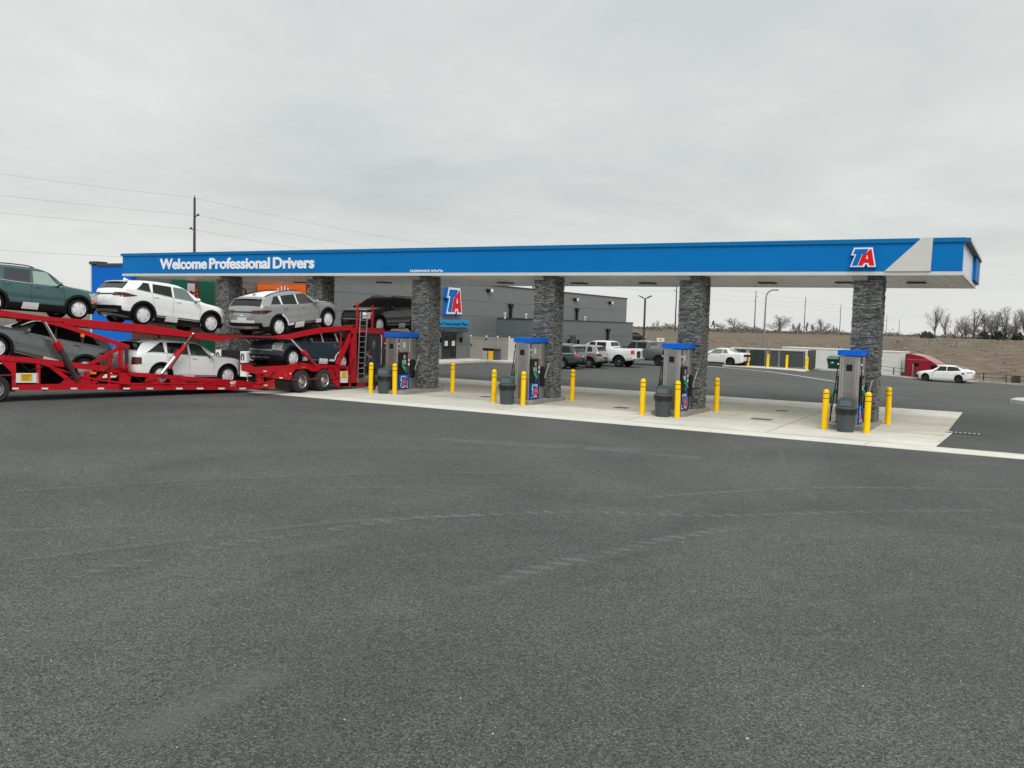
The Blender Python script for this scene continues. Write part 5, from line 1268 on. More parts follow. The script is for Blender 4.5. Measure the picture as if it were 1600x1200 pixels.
# ------------------------------------------------------------------ car carrier
CRED = mat('carrier_red', (.47, .003, .012), .4, spec=.3, coat=.15, var=.14, vscale=3)
CREDD = mat('carrier_red_dull', (.26, .008, .016), .45, var=.2, vscale=4)
RAM = mat('ram_dark', (.06, .06, .06), .4, metal=.5)
DECKM = mat('deck_steel', (.16, .155, .15), .5, metal=.6, var=.3, vscale=6)
REFL = mat('reflector_white', (.75, .75, .72), .35)
PLACY = mat('placard_yellow', (.75, .42, .01), .5)
tr = empty('car_carrier_trailer', TP0, 'red two-level car carrier trailer at the left, standing at an angle', 'trailer')
tr.rotation_euler = (0, 0, pi/2-TH)
TL = lambda p: ((p-TP0).dot(THD), -(p-TP0).dot(TNR), p.z)           # world -> trailer frame (x forward, y away from the road)
def poly_part(mb, pts, plane, loc, m, y0, y1):
    """photograph polygon lifted to the near side plane, with real thickness y0..y1 behind it"""
    P = [loc(plane(px, py)) for px, py in pts]
    uv = [(q[0], q[2]) for q in P]
    mb.prism(uv, lambda u, v, d: (u, d, v), y0, y1, m)
tl = lambda px, py: TL(tw(px, py))
TWD = 2.5                                                            # trailer width
def tboth(name, polys, m=CRED, th=.10, near=True, far=True, label=None):
    obs = []
    for on, y0 in ((near, 0), (far, TWD-th)):
        if on:
            mb = MB()
            for p in polys: poly_part(mb, p, tw, TL, m, y0, y0+th)
            obs.append(mb.build(name, tr, label=label))
    return obs
side = [
 [(19,601),(95,600),(200,599.5),(200,609),(19,609.8)],
 [(-40,552),(0,554.5),(60,560),(160,571),(200,575.5),(200,583.5),(160,580.5),(60,568.5),(0,564),(-40,562)],
 [(0,564),(25,566),(25,601),(19,601),(19,583)],
 [(57,568),(63,568.5),(63,601),(57,601)],
 [(73,571),(84,572),(110,591),(103,594)],
 [(95,600),(103,591),(133,591.5),(133,580),(140,580.5),(140,592),(146,599.7)],
 [(160,583),(166,583.5),(149,599.5),(141,599)],
 [(169,556),(173,554),(173,600),(169,600)],
 [(186.5,544),(192,541),(192,576),(204,584),(204,609),(186.5,609)],
 [(173,559),(187,559),(187,561.5),(173,561.5)],
 [(172,573),(188,574),(188,580),(172,580)],
 [(172,584),(188,584.5),(188,587),(172,587)],
 [(137,569),(186,541),(190,545.5),(144,571)],
 [(196,567),(201,566),(201,584),(196,584)],
 [(200,581),(278,587),(394,596),(394,603),(278,594.5),(246,589.8),(200,588)],
 [(200,599.5),(254,602),(267,602),(267,609),(200,609)],
 [(229.5,589),(246,589.8),(256,602.5),(245,602.5),(226,600.5)],
 [(266.5,592),(394,602.5),(394,609),(266.5,609)],
 [(394,597),(420,599),(420,606),(394,608)],
]
sf = tboth('side_frame', side, th=.09)
mb = MB()
for p in ([(290,595.3),(310,597),(310,600),(290,598.5)], [(274,597),(284,598),(287,602),(276,601)], [(318,598.5),(331,598.3),(326,601),(319,602)], [(336,600),(344,600),(343,602.5),(337,602)]): poly_part(mb, p, tw, TL, mat('slot_black', (.008, .008, .008), .9), -.004, .004)
mb.build('slot', tr)
for x in (24, 70, 115.5, 157.5, 197.5, 234, 280, 312.5, 346, 379): mb = MB(); poly_part(mb, [(x-5, 605.8), (x+5, 605.8), (x+5, 608.4), (x-5, 608.4)], tw, TL, REFL, -.012, .002); mb.build('reflector', tr)
t0 = tl(359.5, 603.5); t1 = tl(368.5, 603.5)
text_mesh('88T', .26, LETTER, lambda u, v, d: (t0[0]+u, -.004-d, t0[2]+v), depth=.004, bold=.009, width=t1[0]-t0[0]).build('number_marking', tr)
mb = MB(); poly_part(mb, [(23,583),(60,583),(60,598),(23,598)], tw, TL, REFL, .0, .02); pl = mb.build('placard', tr, label='white placard with a yellow panel')
mb = MB(); poly_part(mb, [(32,584),(50.5,584),(50.5,595.5),(32,595.5)], tw, TL, PLACY, -.006, .0); 
for q in range(4): poly_part(mb, [(35,586+q*2.3),(48-q,586+q*2.3),(48-q,586.7+q*2.3),(35,586.7+q*2.3)], tw, TL, mat('placard_ink', (.12, .06, .01), .6), -.009, -.006)
mb.build('placard_panel', pl)
for pts in ([(141.5,581),(150,581),(150,584.5),(141.5,584.5)], [(126,521.5),(131.5,522),(131.5,527),(126,526)]):
    mb = MB(); poly_part(mb, pts, tw, TL, AMBER, -.03, .02); mb.build('marker_lamp', tr)
# decks: two side beams, cross members and perforated ramps
def deck(name, top, bot_, label=None, ramps=True):
    poly = top+list(reversed(bot_))
    for y0 in (-.02, TWD-.08): mb = MB(); poly_part(mb, poly, tw, TL, CRED, y0, y0+.10); mb.build('deck_beam', tr)
    T = [tl(*p) for p in top]
    n_ = 26
    def zt_(s):
        for a, b in zip(T, T[1:]):
            if a[0] <= s <= b[0]: return a[2]+(b[2]-a[2])*(s-a[0])/(b[0]-a[0])
        return T[-1][2] if s > T[-1][0] else T[0][2]
    s0, s1 = T[0][0], T[-1][0]
    for yy in (.16, TWD-.72):
        mb = MB(); P = [[(s0+(s1-s0)*i/n_, y_, zt_(s0+(s1-s0)*i/n_)-.05) for y_ in (yy, yy+.56)] for i in range(n_+1)]
        mb.grid(P, DECKM, sm=False); P = [[(s0+(s1-s0)*i/n_, y_, zt_(s0+(s1-s0)*i/n_)-.09) for y_ in (yy, yy+.56)] for i in range(n_+1)]; mb.grid(P, DECKM, sm=False, flip=True)
        nb_ = int((s1-s0)/.11)
        for k in range(nb_):
            s = s0+.05+k*.11; mb.box(s, s+.03, yy+.03, yy+.53, zt_(s)-.05, zt_(s)-.03, DECKM)
        o = mb.build('wheel_ramp', tr)
    s = s0+.15
    while s < s1: mb = MB(); mb.box(s, s+.08, .08, TWD-.1, zt_(s)-.17, zt_(s)-.095, RAM); s += .9; mb.build('cross_member', o)
    return o
deck('upper_deck', [(-60,476),(0,484),(18,487),(68,494),(100,497)], [(-60,486),(0,494),(18,496),(64,501),(100,503)], 'upper deck under the teal car')
deck('upper_deck', [(100,496.5),(235,508),(302,519),(353,524.5),(360,527)], [(100,507),(149,513),(300,527.5),(345,533.5),(360,530)], 'upper deck under the white car')
deck('lower_deck', [(-40,557),(60,565),(130,588),(200,598.5)], [(-40,559),(60,568),(130,591),(200,601)])
deck('lower_deck', [(200,598.5),(250,598),(300,598.5),(400,601.5)], [(200,601),(250,600.5),(300,600.5),(400,603.5)])
tboth('tie_beam', [[(64,495),(95,503.5),(202,539),(203,543),(200,545.5),(95,510.5),(66,504)]], th=.08, label='sloping red beam behind the teal car')
tboth('hinge_post', [[(196.3,545),(201,544),(201,568),(196.3,568)]], m=RAM, th=.07)
def ram(a_, c_, r0, r1, split, m0, m1, col_=True, plane=tw, loc=TL, par=None, y=.03):
    par = par or tr
    for yy in (y, TWD-.12):
        A_, B_ = Vector(loc(plane(*a_))), Vector(loc(plane(*c_))); A_.y = yy; B_.y = yy; Mx = A_+(B_-A_)*split
        mb = MB(); mb.tube([A_, Mx], r0, m0, n=10); mb.tube([Mx, B_], r1, m1, n=10)
        if col_: d_ = (B_-A_).normalized(); mb.tube([Mx-d_*.13, Mx+d_*.16], r1*1.35, CRED, n=8)
        mb.build('hydraulic_ram', par)
ram((68.5,503), (119,592), .055, .095, .40, CHROME, RAM, y=-.06)
ram((301,521), (251,584), .045, .07, .50, CHROME, CHROME, y=-.06)
ram((299.5,522), (262,576), .05, .06, .40, RAM, CREDD, y=-.10)
mb = MB(); A_ = tl(355, 527); B_ = tl(408, 528); mb.box(A_[0], B_[0], .0, .07, A_[2]-.05, A_[2]+.03, CREDD); mb.box(A_[0], B_[0], TWD-.1, TWD-.03, A_[2]-.05, A_[2]+.03, CREDD); mb.build('bridge_rail', tr)
# belly, axles and wheels
mb = MB(); mb.box(tl(-60, 600)[0], tl(128, 600)[0], 1.0, 1.5, .45, 1.15, BLACK); mb.box(tl(128, 600)[0], tl(250, 600)[0], 1.0, 1.5, .35, .6, BLACK); mb.build('suspension', tr)
mb = MB(); A_ = tl(20, 600); B_ = tl(200, 600); C_ = tl(394, 605); mb.box(A_[0], B_[0], .12, TWD-.12, .42, .5, BLACK); mb.box(B_[0], C_[0], .15, TWD-.15, .22, .28, BLACK)
for k in range(9): mb.box(A_[0]+k*.95, A_[0]+k*.95+.09, .05, TWD-.05, .32, .42, CREDD)
mb.build('floor', tr)
TYRE = mat('truck_tyre', (.022, .022, .023), .85, var=.25, vscale=7)
def truck_wheel(parent, c, r_, side_, dual=True, name='wheel'):
    """c: centre of the outer face; side_: -1 outward towards -y"""
    mb = MB(); w_ = .27; prof = [(r_*.58, 0), (r_*.60, -.02), (r_*.9, -.018), (r_*.97, .02), (r_, .05), (r_, w_-.05), (r_*.95, w_), (r_*.6, w_)]
    mb.lathe(prof, TYRE, axis='y', n=36)
    if dual: mb.lathe([(a, b+w_+.06) for a, b in prof], TYRE, axis='y', n=28)
    for k in range(36):
        q = 2*pi*k/36; mb.box(r_-.004, r_+.008, .07, w_-.07, -.018, .018, TYRE, tf=lambda p: Vector((p.x*cos(q)-p.z*sin(q), p.y, p.x*sin(q)+p.z*cos(q))))
    mb.v = [(c[0]+p[0], c[1]-side_*p[1], c[2]+p[2]) for p in mb.v]
    if side_ > 0: mb.f = [tuple(reversed(f)) for f in mb.f]
    wo = mb.build(name, parent, sharp=50)
    mb = MB(); R_ = r_*.60
    mb.lathe([(R_, -.005), (R_*.95, .01), (R_*.90, .03), (R_*.84, .14), (R_*.55, .15), (R_*.50, .06), (R_*.38, .02), (R_*.30, -.02), (R_*.18, -.03), (0, -.03)], SILVER, axis='y', n=32)
    for k in range(10):
        q = 2*pi*k/10; mb.tube([(R_*.66*cos(q), .15, R_*.66*sin(q)), (R_*.66*cos(q), .09, R_*.66*sin(q))], .016, CHROME, n=6)
    for k in range(5):
        q = 2*pi*(k+.5)/5; mb.tube([(R_*.76*cos(q), .147, R_*.76*sin(q)), (R_*.76*cos(q), .12, R_*.76*sin(q))], .03, BLACK, n=8)
    mb.v = [(c[0]+p[0], c[1]-side_*p[1], c[2]+p[2]) for p in mb.v]
    if side_ > 0: mb.f = [tuple(reversed(f)) for f in mb.f]
    mb.build('rim', wo, sharp=30)
W0 = tl(-7, 597)
for k in (0, -1.25):
    truck_wheel(tr, (W0[0]+k, .02, .44), .44, -1); truck_wheel(tr, (W0[0]+k, TWD-.02, .44), .44, 1)
mb = MB(); a_ = tl(20, 586); mb.tube([(W0[0]-1.6, -.02, a_[2]), (a_[0], -.02, a_[2])], .02, CREDD, n=6)
for k in (0, -1.25): mb.tube([(W0[0]+k, .3, .44), (W0[0]+k, TWD-.3, .44)], .07, BLACK, n=8)
mb.build('axle', tr)

# tractor part
tc_ = empty('car_carrier_tractor', (XT, 25, 0), 'red car carrier tractor with ladder, twin rear axles and dark blue cab', 'lorry')
tc_.rotation_euler = (0, 0, pi/2)                                    # x forward = world +Y, y = world -X
XL = lambda p: (p.y-25, -(p.x-XT), p.z)
xl = lambda px, py: XL(at_x(px, py, XT))
XWD = 2.5
def xboth(name, polys, m=CRED, th=.10, near=True, far=True, label=None, y=0):
    for on, y0 in ((near, y), (far, XWD-th-y)):
        if on:
            mb = MB()
            for p in polys: poly_part(mb, p, lambda a, b: at_x(a, b, XT), XL, m, y0, y0+th)
            mb.build(name, tc_, label=label)
xboth('side_frame', [
 [(380,568),(400,573.5),(450,570.7),(462,567.5),(472.7,566.5),(484,568),(490,568),(498,569),(506,570.5),(520,570.5),(545,571),(545,575),(520,575.5),(502.5,575.5),(496,580.4),(488.5,580.4),(480.6,576.3),(462,577),(457,583),(455,593.5),(424,591),(403,585),(380,579.5)],
 [(396,604.5),(410,599),(424,593.5),(429,592.5),(429,606.5),(404,606.8),(397,606.6)],
 [(403,584),(412,585),(412,600),(403,603)],
 [(512,575),(524,571.5),(544,571),(544,575),(531,576),(531,597),(544,597),(544,603),(527,604),(520,597)],
 [(541,574),(545,574),(545,603),(541,603)],
 [(548.5,511.5),(557.3,511.5),(557.3,603.5),(548.5,603.5)],
 [(531,598.5),(572,597.5),(572,603.5),(531,604)],
 [(548,519),(552,523),(531.5,569),(526.5,569)],
], th=.10, far=False)
xboth('side_frame', [[(462,567.5),(545,571),(545,603),(531,603),(462,577)], [(548.5,511.5),(557.3,511.5),(557.3,603.5),(548.5,603.5)]], th=.10, near=False)
def xdeck(name, top, bot_, label=None, ramps=True):
    poly = top+list(reversed(bot_))
    for y0 in (-.01, XWD-.09): mb = MB(); poly_part(mb, poly, lambda a, b: at_x(a, b, XT), XL, CRED, y0, y0+.10); mb.build('deck_beam', tc_)
    T = [xl(*p) for p in top]; s0, s1 = T[0][0], T[-1][0]
    def zt_(s):
        for a, b in zip(T, T[1:]):
            if a[0] <= s <= b[0]: return a[2]+(b[2]-a[2])*(s-a[0])/(b[0]-a[0])
        return T[-1][2] if s > T[-1][0] else T[0][2]
    for yy in (.14, XWD-.72):
        mb = MB()
        for k in range(int((s1-s0)/.10)):
            s = s0+.02+k*.10; mb.box(s, s+.06, yy, yy+.58, zt_(s)-.09, zt_(s)-.045, DECKM)
        for y_ in (yy, yy+.56):
            for a, b in zip(T, T[1:]): mb.prism([(a[0], a[2]-.12), (b[0], b[2]-.12), (b[0], b[2]-.03), (a[0], a[2]-.03)], lambda u, v, d: (u, d, v), y_, y_+.03, DECKM)
        o = mb.build('wheel_ramp', tc_)
    s = s0+.2
    while s < s1: mb = MB(); mb.box(s, s+.08, .08, XWD-.1, zt_(s)-.2, zt_(s)-.12, RAM); s += .8; mb.build('cross_member', o)
    return o
xdeck('upper_deck', [(431,524.5),(452,522.5),(480,516),(501,512),(530,510),(551,508.5)], [(431,529),(452,530),(480,524),(515,518.5),(535,516.5),(551,516)], 'curved upper deck under the light grey car')
xdeck('upper_deck', [(557.3,513.5),(575,514.8),(640,518.7),(684,522)], [(557.3,520),(575,520.5),(640,524),(684,527)], 'upper deck over the cab under the black car')
xboth('bridge_rail', [[(343,523.5),(400,524.5),(431,525),(431,528.5),(400,527.5),(343,526.5)]], m=CREDD, th=.06)
xdeck('lower_deck', [(446,571.5),(470,571),(545,572.5)], [(446,574),(470,573.5),(545,575)])
for pts in ([(460,470.5+3),(460,513)],): pass
for (xa, ya, xb, yb, r_) in ((558.8, 473, 557.4, 514, .045), (582.6, 476.5, 581.4, 518, .045), (532.8, 520, 530.8, 571, .035)):
    mb = MB(); A_, B_ = Vector(xl(xa, ya)), Vector(xl(xb, yb)); mb.tube([A_, B_], r_, CRED, n=8); mb.build('upright', tc_)
ladder = []
l0, l1, r0_, r1_ = (Vector(xl(*p)) for p in ((561.2, 487), (556.9, 597), (572.3, 488), (566.5, 597)))
for v in (l0, l1, r0_, r1_): v.y = -.06
mb = MB()
for a, b in ((l0, l1), (r0_, r1_)): mb.tube([a, b], .028, SILVER, n=6)
for k in range(13): t = (k+.6)/13.2; mb.tube([l0+(l1-l0)*t, r0_+(r1_-r0_)*t], .02, SILVER, n=6)
mb.build('ladder', tc_)
LW, RW = xl(472, 597), xl(507, 594.5)
for cx_ in (LW[0], RW[0]):
    truck_wheel(tc_, (cx_, .0, .46), .46, -1); truck_wheel(tc_, (cx_, XWD-.0, .46), .46, 1)
mb = MB(); z_ = .46
mb.tube([(xl(455, 593)[0], -.05, z_+.08), (xl(531, 590)[0], -.05, z_+.08)], .022, CREDD, n=6)
for cx_ in (LW[0], RW[0]): mb.tube([(cx_, .2, z_), (cx_, XWD-.2, z_)], .09, BLACK, n=8)
mb.build('axle', tc_)
xboth('mudflap', [[(431,592.5),(456,594),(456,612),(432,606.5)]], m=BLACK, th=.02, y=.06)
mb = MB(); c_ = Vector(xl(446, 587)); mb.lathe([(0, -.03), (.05, -.03), (.06, 0)], TAILB, c=c_, axis='y', n=12); c_ = Vector(xl(453.5, 583.8)); mb.lathe([(0, -.03), (.03, -.03), (.035, 0)], REFL, c=c_, axis='y', n=10); mb.build('tail_lamp', tc_)
for x, y in ((414, 580), (390, 587), (439, 590.5), (474, 573), (507.5, 573), (415, 602)): mb = MB(); poly_part(mb, [(x-2.6, y-1.1), (x+2.6, y-.8), (x+2.6, y+1.1), (x-2.6, y+.8)], lambda a, b: at_x(a, b, XT), XL, REFL, -.008, .004); mb.build('reflector', tc_)
mb = MB(); poly_part(mb, [(532,580),(543,580),(543,598),(532,598)], lambda a, b: at_x(a, b, XT), XL, REFL, -.01, .02); pl = mb.build('placard', tc_)
mb = MB(); poly_part(mb, [(533.5,581),(541,581),(541,591),(533.5,591)], lambda a, b: at_x(a, b, XT), XL, PLACY, -.014, -.01); mb.build('placard_panel', pl)
ram((452.6,530), (489,568), .045, .07, .55, CHROME, CREDD, plane=lambda a, b, i=0: at_x(a, b, XT), loc=XL, par=tc_, y=-.08)
for q, (xa, ya, xb, yb) in enumerate(((462, 566, 474, 556), (520, 575, 530, 590), (405, 588, 430, 580), (545, 590, 552, 560))):
    A_, B_ = Vector(xl(xa, ya)), Vector(xl(xb, yb)); A_.y = B_.y = -.03; mid_ = (A_+B_)/2-Vector((0, 0, .22)); mb = MB()
    mb.tube([A_, A_*.6+mid_*.4-Vector((0, .03, 0)), mid_, B_*.6+mid_*.4, B_], .016, BLACK, n=6); mb.build('hydraulic_hose', tc_)
for q, (xa, ya, xb, yb) in enumerate(((30, 566, 60, 574), (146, 578, 172, 572), (206, 586, 244, 592), (100, 570, 120, 592))):
    A_, B_ = Vector(tl(xa, ya)), Vector(tl(xb, yb)); A_.y = B_.y = -.03; mid_ = (A_+B_)/2-Vector((0, 0, .2)); mb = MB()
    mb.tube([A_, A_*.6+mid_*.4, mid_, B_*.6+mid_*.4, B_], .016, BLACK, n=6); mb.build('hydraulic_hose', tr)
# chassis, cab, tank, head rack
mb = MB(); s0 = xl(455, 590)[0]; mb.box(s0, 10.5, .75, .90, .55, .80, BLACK); mb.box(s0, 10.5, 1.6, 1.75, .55, .80, BLACK)
for k in range(8): mb.box(s0+.2+k, s0+.35+k, .75, 1.75, .58, .74, BLACK)
mb.build('chassis', tc_)
CABM = paint('paint_cab', (.010, .016, .030), .3, .3)
cs = xl(571, 560)[0]
mb = MB(); mb.prism([(cs, .55), (cs+5.0, .5), (cs+5.15, .9), (cs+4.6, 1.25), (cs+3.6, 1.45), (cs+3.1, 2.30), (cs+2.9, 2.42), (cs, 2.42)], lambda u, v, d: (u, d, v), .08, XWD-.1, CABM); cab = mb.build('cab', tc_)
mb = MB(); mb.bbox(cs+.25, cs+1.15, .045, .085, .62, 2.30, CABM, .02); dr = mb.build('cab_door', cab, label='dark blue sleeper door with an oval window')
mb = MB(); mb.lathe([(0, .035), (.10, .035), (.11, .045)], mat('oval_pane', (.10, .12, .14), .1), c=(cs+.62, 0, 1.85), axis='y', n=20); mb.v = [(p[0], p[1], 1.85+(p[2]-1.85)*1.9) for p in mb.v]; mb.build('window', dr)
mb = MB(); mb.bbox(cs+1.9, cs+2.9, .06, .085, 1.45, 2.2, GLASS, .01); mb.build('side_window', cab)
mb = MB(); mb.prism([(cs+3.56, 1.47), (cs+3.58, 1.52), (cs+3.15, 2.26), (cs+3.12, 2.22)], lambda u, v, d: (u, d, v), .25, XWD-.27, GLASS); mb.build('windscreen', cab)
mb = MB(); mb.bbox(cs-.05, cs+1.3, .0, XWD, 2.45, 2.60, CREDD, .02); mb.bbox(cs+1.0, cs+1.5, .05, .3, 1.9, 2.4, CREDD, .02); mb.build('head_rack', tc_)
mb = MB(); q = xl(594.5, 531); mb.tube([(q[0], -.02, 2.3), (q[0], -.06, 2.28), (q[0], -.06, 1.0), (q[0], -.02, .98)], .02, CHROME, n=6); mb.build('grab_rail', tc_)
mb = MB(); mb.lathe([(0, 0), (.30, 0), (.32, .03), (.32, 1.1), (.30, 1.13), (0, 1.13)], SILVER, c=(cs+.15, .40, .62), axis='x', n=20); mb.build('fuel_tank', tc_)
truck_wheel(tc_, (cs+4.1, .05, .5), .5, -1, False); truck_wheel(tc_, (cs+4.1, XWD-.05, .5), .5, 1, False)
# ------------------------------------------------------------------ poles, wires, lamps
WOOD = mat('pole_wood', (.075, .062, .052), .9, var=.25, vscale=2)
LAMPM = mat('lamp_post_grey', (.30, .31, .32), .4, metal=.5)
LINEX = -78.0
poleY = [-14, 67.8, 145, 223, 302, 381, 464, 545, 638, 709]
def pole_tops(i):
    y = poleY[i]; zt = {67.8: 15.4, 145: 15.5, 223: 15.8, 302: 15.9, 381: 17.0, 464: 16.6, 545: 15.8, 638: 15.2, 709: 13.8, -14: 15.4}[y]; return zt
PLB = {67.8: 'dark wooden power pole standing above the white lettering at the left', 223: 'wooden power pole just left of the third column from the right', 302: 'wooden power pole left of the curved street lamp', 381: 'wooden power pole between the two rounded trees', 464: 'wooden power pole right of the smaller rounded tree', 545: 'far wooden pole beside the rightmost stone column', 638: 'far wooden power pole right of the rightmost column', 709: 'small far wooden power pole nearest the bare vase-shaped tree'}
attach = []
for i, y in enumerate(poleY):
    zt = pole_tops(i); gz = ground_z(LINEX, y) if abs(y) > 1 else 0
    k = 1.0 if y < 300 else 1.0
    attach.append([(LINEX, y, zt), (LINEX+.55, y, zt-1.9), (LINEX-.6, y, zt-3.3), (LINEX+.1, y, zt-6.6)])
    if y in (-14, 145): 
        if y == -14: continue
    t = empty('power_pole', (LINEX, y, gz)); tag(t, PLB.get(y, 'wooden power pole behind the building, hidden by the canopy'), 'power pole', 'power poles along the road')
    mb = MB(); mb.tube([(0, 0, -.3), (0, 0, zt-gz)], [.20, .115], WOOD, n=9); mb.build('shaft', t)
    mb = MB()
    for s_, dz in ((1, 1.9), (-1, 3.3)):
        mb.tube([(0, 0, zt-gz-dz-.12), (s_*.5, 0, zt-gz-dz)], .06, WOOD, n=6); mb.lathe([(0, 0), (.13, .02), (.15, .12), (.07, .24), (0, .25)], DGREY, c=(s_*.55, 0, zt-gz-dz-.05), n=8)
    mb.tube([(0, 0, zt-gz), (0, 0, zt-gz+.25)], .05, DGREY, n=6); mb.build('insulator', t)
def catenary(mb, a, b, sag, r):
    a, b = Vector(a), Vector(b); pts = []
    for i in range(17): q = i/16; p = a+(b-a)*q; p.z -= 4*sag*q*(1-q); pts.append(p)
    mb.tube(pts, r, mat('wire', (.30, .30, .30), .5), n=5, caps=False)
WL = ['topmost overhead cable', 'second overhead cable from the top', 'third overhead cable from the top', 'lowest overhead cable']
for c_ in range(4):
    mb = MB()
    for i in range(len(poleY)-1 if c_ < 3 else 1):
        r_ = .010+.00003*max(0, poleY[i])
        catenary(mb, attach[i][c_], attach[i+1][c_], 1.0, r_)
    tag(mb.build('power_cable'), WL[c_]+' strung between the wooden poles', 'cable', 'cables on the power poles')
# street lamp with curved arm
p = at_z(1191.5, 571, 0); D_ = (p-EYE).dot(FW); p = at_d(1191.5, 571, D_+4); p.z = 0
t = empty('street_lamp', (p.x, p.y, ground_z(p.x, p.y)), 'tall pale street lamp with a curved arm behind the dark enclosure', 'street lamp')
q = at_y(1197, 465, p.y); arm = at_y(1208.5, 453, p.y); zz_ = -ground_z(p.x, p.y)
mb = MB(); pts = [(0, 0, 0), (0, 0, q.z*.6+zz_), (q.x-p.x, 0, q.z+zz_)]
for k in range(1, 8):
    a_ = k/7; pts.append((q.x-p.x+(arm.x-q.x)*(1-cos(a_*pi/2)), 0, q.z+(arm.z-q.z)*sin(a_*pi/2)+zz_))
mb.tube(pts, [.10, .08]+[.06]*8, LAMPM, n=8); mb.build('post', t)
mb = MB(); mb.bbox(arm.x-p.x-.1, arm.x-p.x+.45, -.12, .12, arm.z+zz_-.06, arm.z+zz_+.06, LAMPM, .03); mb.build('lantern', t)
# two-headed lot lamp
p = at_z(1004.5, 562, 0); t = empty('lot_lamp', (p.x, p.y, 0), 'dark lot lamp with two raised heads, right of the grey building', 'lamp'); q = at_y(1008, 466, p.y)
mb = MB(); mb.tube([(0, 0, 0), (0, 0, q.z)], [.12, .09], COPE, n=8); mb.build('post', t)
for s_ in (1, -1):
    mb = MB(); mb.tube([(0, 0, q.z-.05), (s_*.3, 0, q.z+.05)], .04, COPE, n=6); mb.prism([(s_*.22, q.z+.0), (s_*.62, q.z+.20), (s_*.60, q.z+.26), (s_*.20, q.z+.08)], lambda u, v, d: (u, d, v), -.13, .13, COPE); mb.build('lamp_head', t)

# ------------------------------------------------------------------ trees
BARK = mat('bare_bark', (.12, .108, .10), .9, var=.2)
TWIG = mat('bare_twigs', (.20, .185, .175), .9, island=.35)  # twigs lightened, so the haze of distance is put into the colour
TWIGF = mat('far_twigs', (.15, .145, .15), .9, island=.25)
DARKG = mat('dark_evergreen', (.045, .050, .045), .9, island=.5)
def tree_mesh(seed, kind):
    """trunk and limbs reaching for points of an uneven rounded envelope, then branches and twigs"""
    rnd = random.Random(seed); tb, cb_ = MB(), MB()
    P = dict(round=(20, .52, .46, .50, -22, 9, 7), oak=(18, .44, .5, .48, -20, 9, 6), vase=(13, .36, .5, .50, 32, 6, 4), spire=(16, .13, .48, .5, 15, 5, 4))[kind]
    nl, rx, rz, cz, el0, nb, nt_ = P
    th = .62 if kind != 'spire' else .9
    tp = [Vector((rnd.gauss(0, .008)*i, rnd.gauss(0, .008)*i, th*i/5)) for i in range(6)]
    tb.tube(tp, [.026, .022, .017, .012, .008, .005], BARK, n=6, caps=False)
    def curve(p, q, lift, n=4):
        m_ = (p+q)/2+Vector((rnd.gauss(0, .02), rnd.gauss(0, .02), lift)); return [p*(1-t)**2+m_*2*t*(1-t)+q*t*t for t in [i/n for i in range(n+1)]]
    for k in range(nl):
        az = 2*pi*(k*.618+rnd.random()*.15); el = radians(el0+(88-el0)*((k*.37) % 1)); k_ = rnd.uniform(.74, 1.04)
        e_ = Vector((cos(az)*cos(el)*rx*k_, sin(az)*cos(el)*rx*k_, min(.99, cz+rz*sin(el)*k_)))
        z0 = min(th*.9, max(.04, e_.z*.40+rnd.uniform(-.16, .04))); st = Vector((0, 0, z0))
        C = curve(st, e_, .03 if kind != 'vase' else -.03, 5); tb.tube(C, [.010, .0085, .007, .0055, .004, .003], BARK, n=5, caps=False)
        for j in range(nb):
            t = .28+.72*(j+rnd.random()*.6)/nb; i = min(int(t*5), 4); bp_ = C[i].lerp(C[i+1], t*5-i)
            out_ = Vector((bp_.x, bp_.y, (bp_.z-cz)*.6)); out_ = out_.normalized() if out_.length > .01 else Vector((0, 0, 1))
            d = (out_*.6+Vector((rnd.gauss(0, .6), rnd.gauss(0, .6), rnd.gauss(.35 if kind != 'vase' else .9, .4)))).normalized(); l_ = rnd.uniform(.09, .19)*(1 if kind != 'spire' else .5)
            e2 = bp_+d*l_; e2.z = min(1.0, max(.05, e2.z)); B = curve(bp_, e2, .01, 3); cb_.tube(B, [.0034, .0028, .0022, .0015], TWIG, n=4, caps=False)
            for q in range(nt_):
                t2 = .25+.75*rnd.random(); i2 = min(int(t2*3), 2); tpnt = B[i2].lerp(B[i2+1], t2*3-i2)
                d2 = (d*.7+Vector((rnd.gauss(0, .6), rnd.gauss(0, .6), rnd.gauss(.25, .5)))).normalized(); l2 = rnd.uniform(.04, .085)*(1 if kind != 'spire' else .6); e3 = tpnt+d2*l2
                cb_.tube([tpnt, e3], [.0014, .0008], TWIG, n=3, caps=False, sm=False)
                for r in range(3):
                    d3 = (d2*.8+Vector((rnd.gauss(0, .6), rnd.gauss(0, .6), rnd.gauss(.1, .5)))).normalized(); p3 = tpnt.lerp(e3, .3+.7*rnd.random()); cb_.tube([p3, p3+d3*rnd.uniform(.02, .05)], [.0009, .0005], TWIG, n=3, caps=False, sm=False)
    wd = sorted(abs(v[0]) for v in cb_.v)[int(len(cb_.v)*.97)]*2
    return tb, cb_, wd
PROTO = {}
for nm_, kd, sd_ in (('round', 'round', 3), ('oak', 'oak', 5), ('vase', 'vase', 8), ('spire', 'spire', 13)):
    tb, cb_, wd = tree_mesh(sd_, kd); t = bpy.data.objects.new('bare_tree', None); COL.objects.link(t)
    tb.build('trunk', t); cb_.build('crown', t); PROTO[nm_] = [t, wd, False]
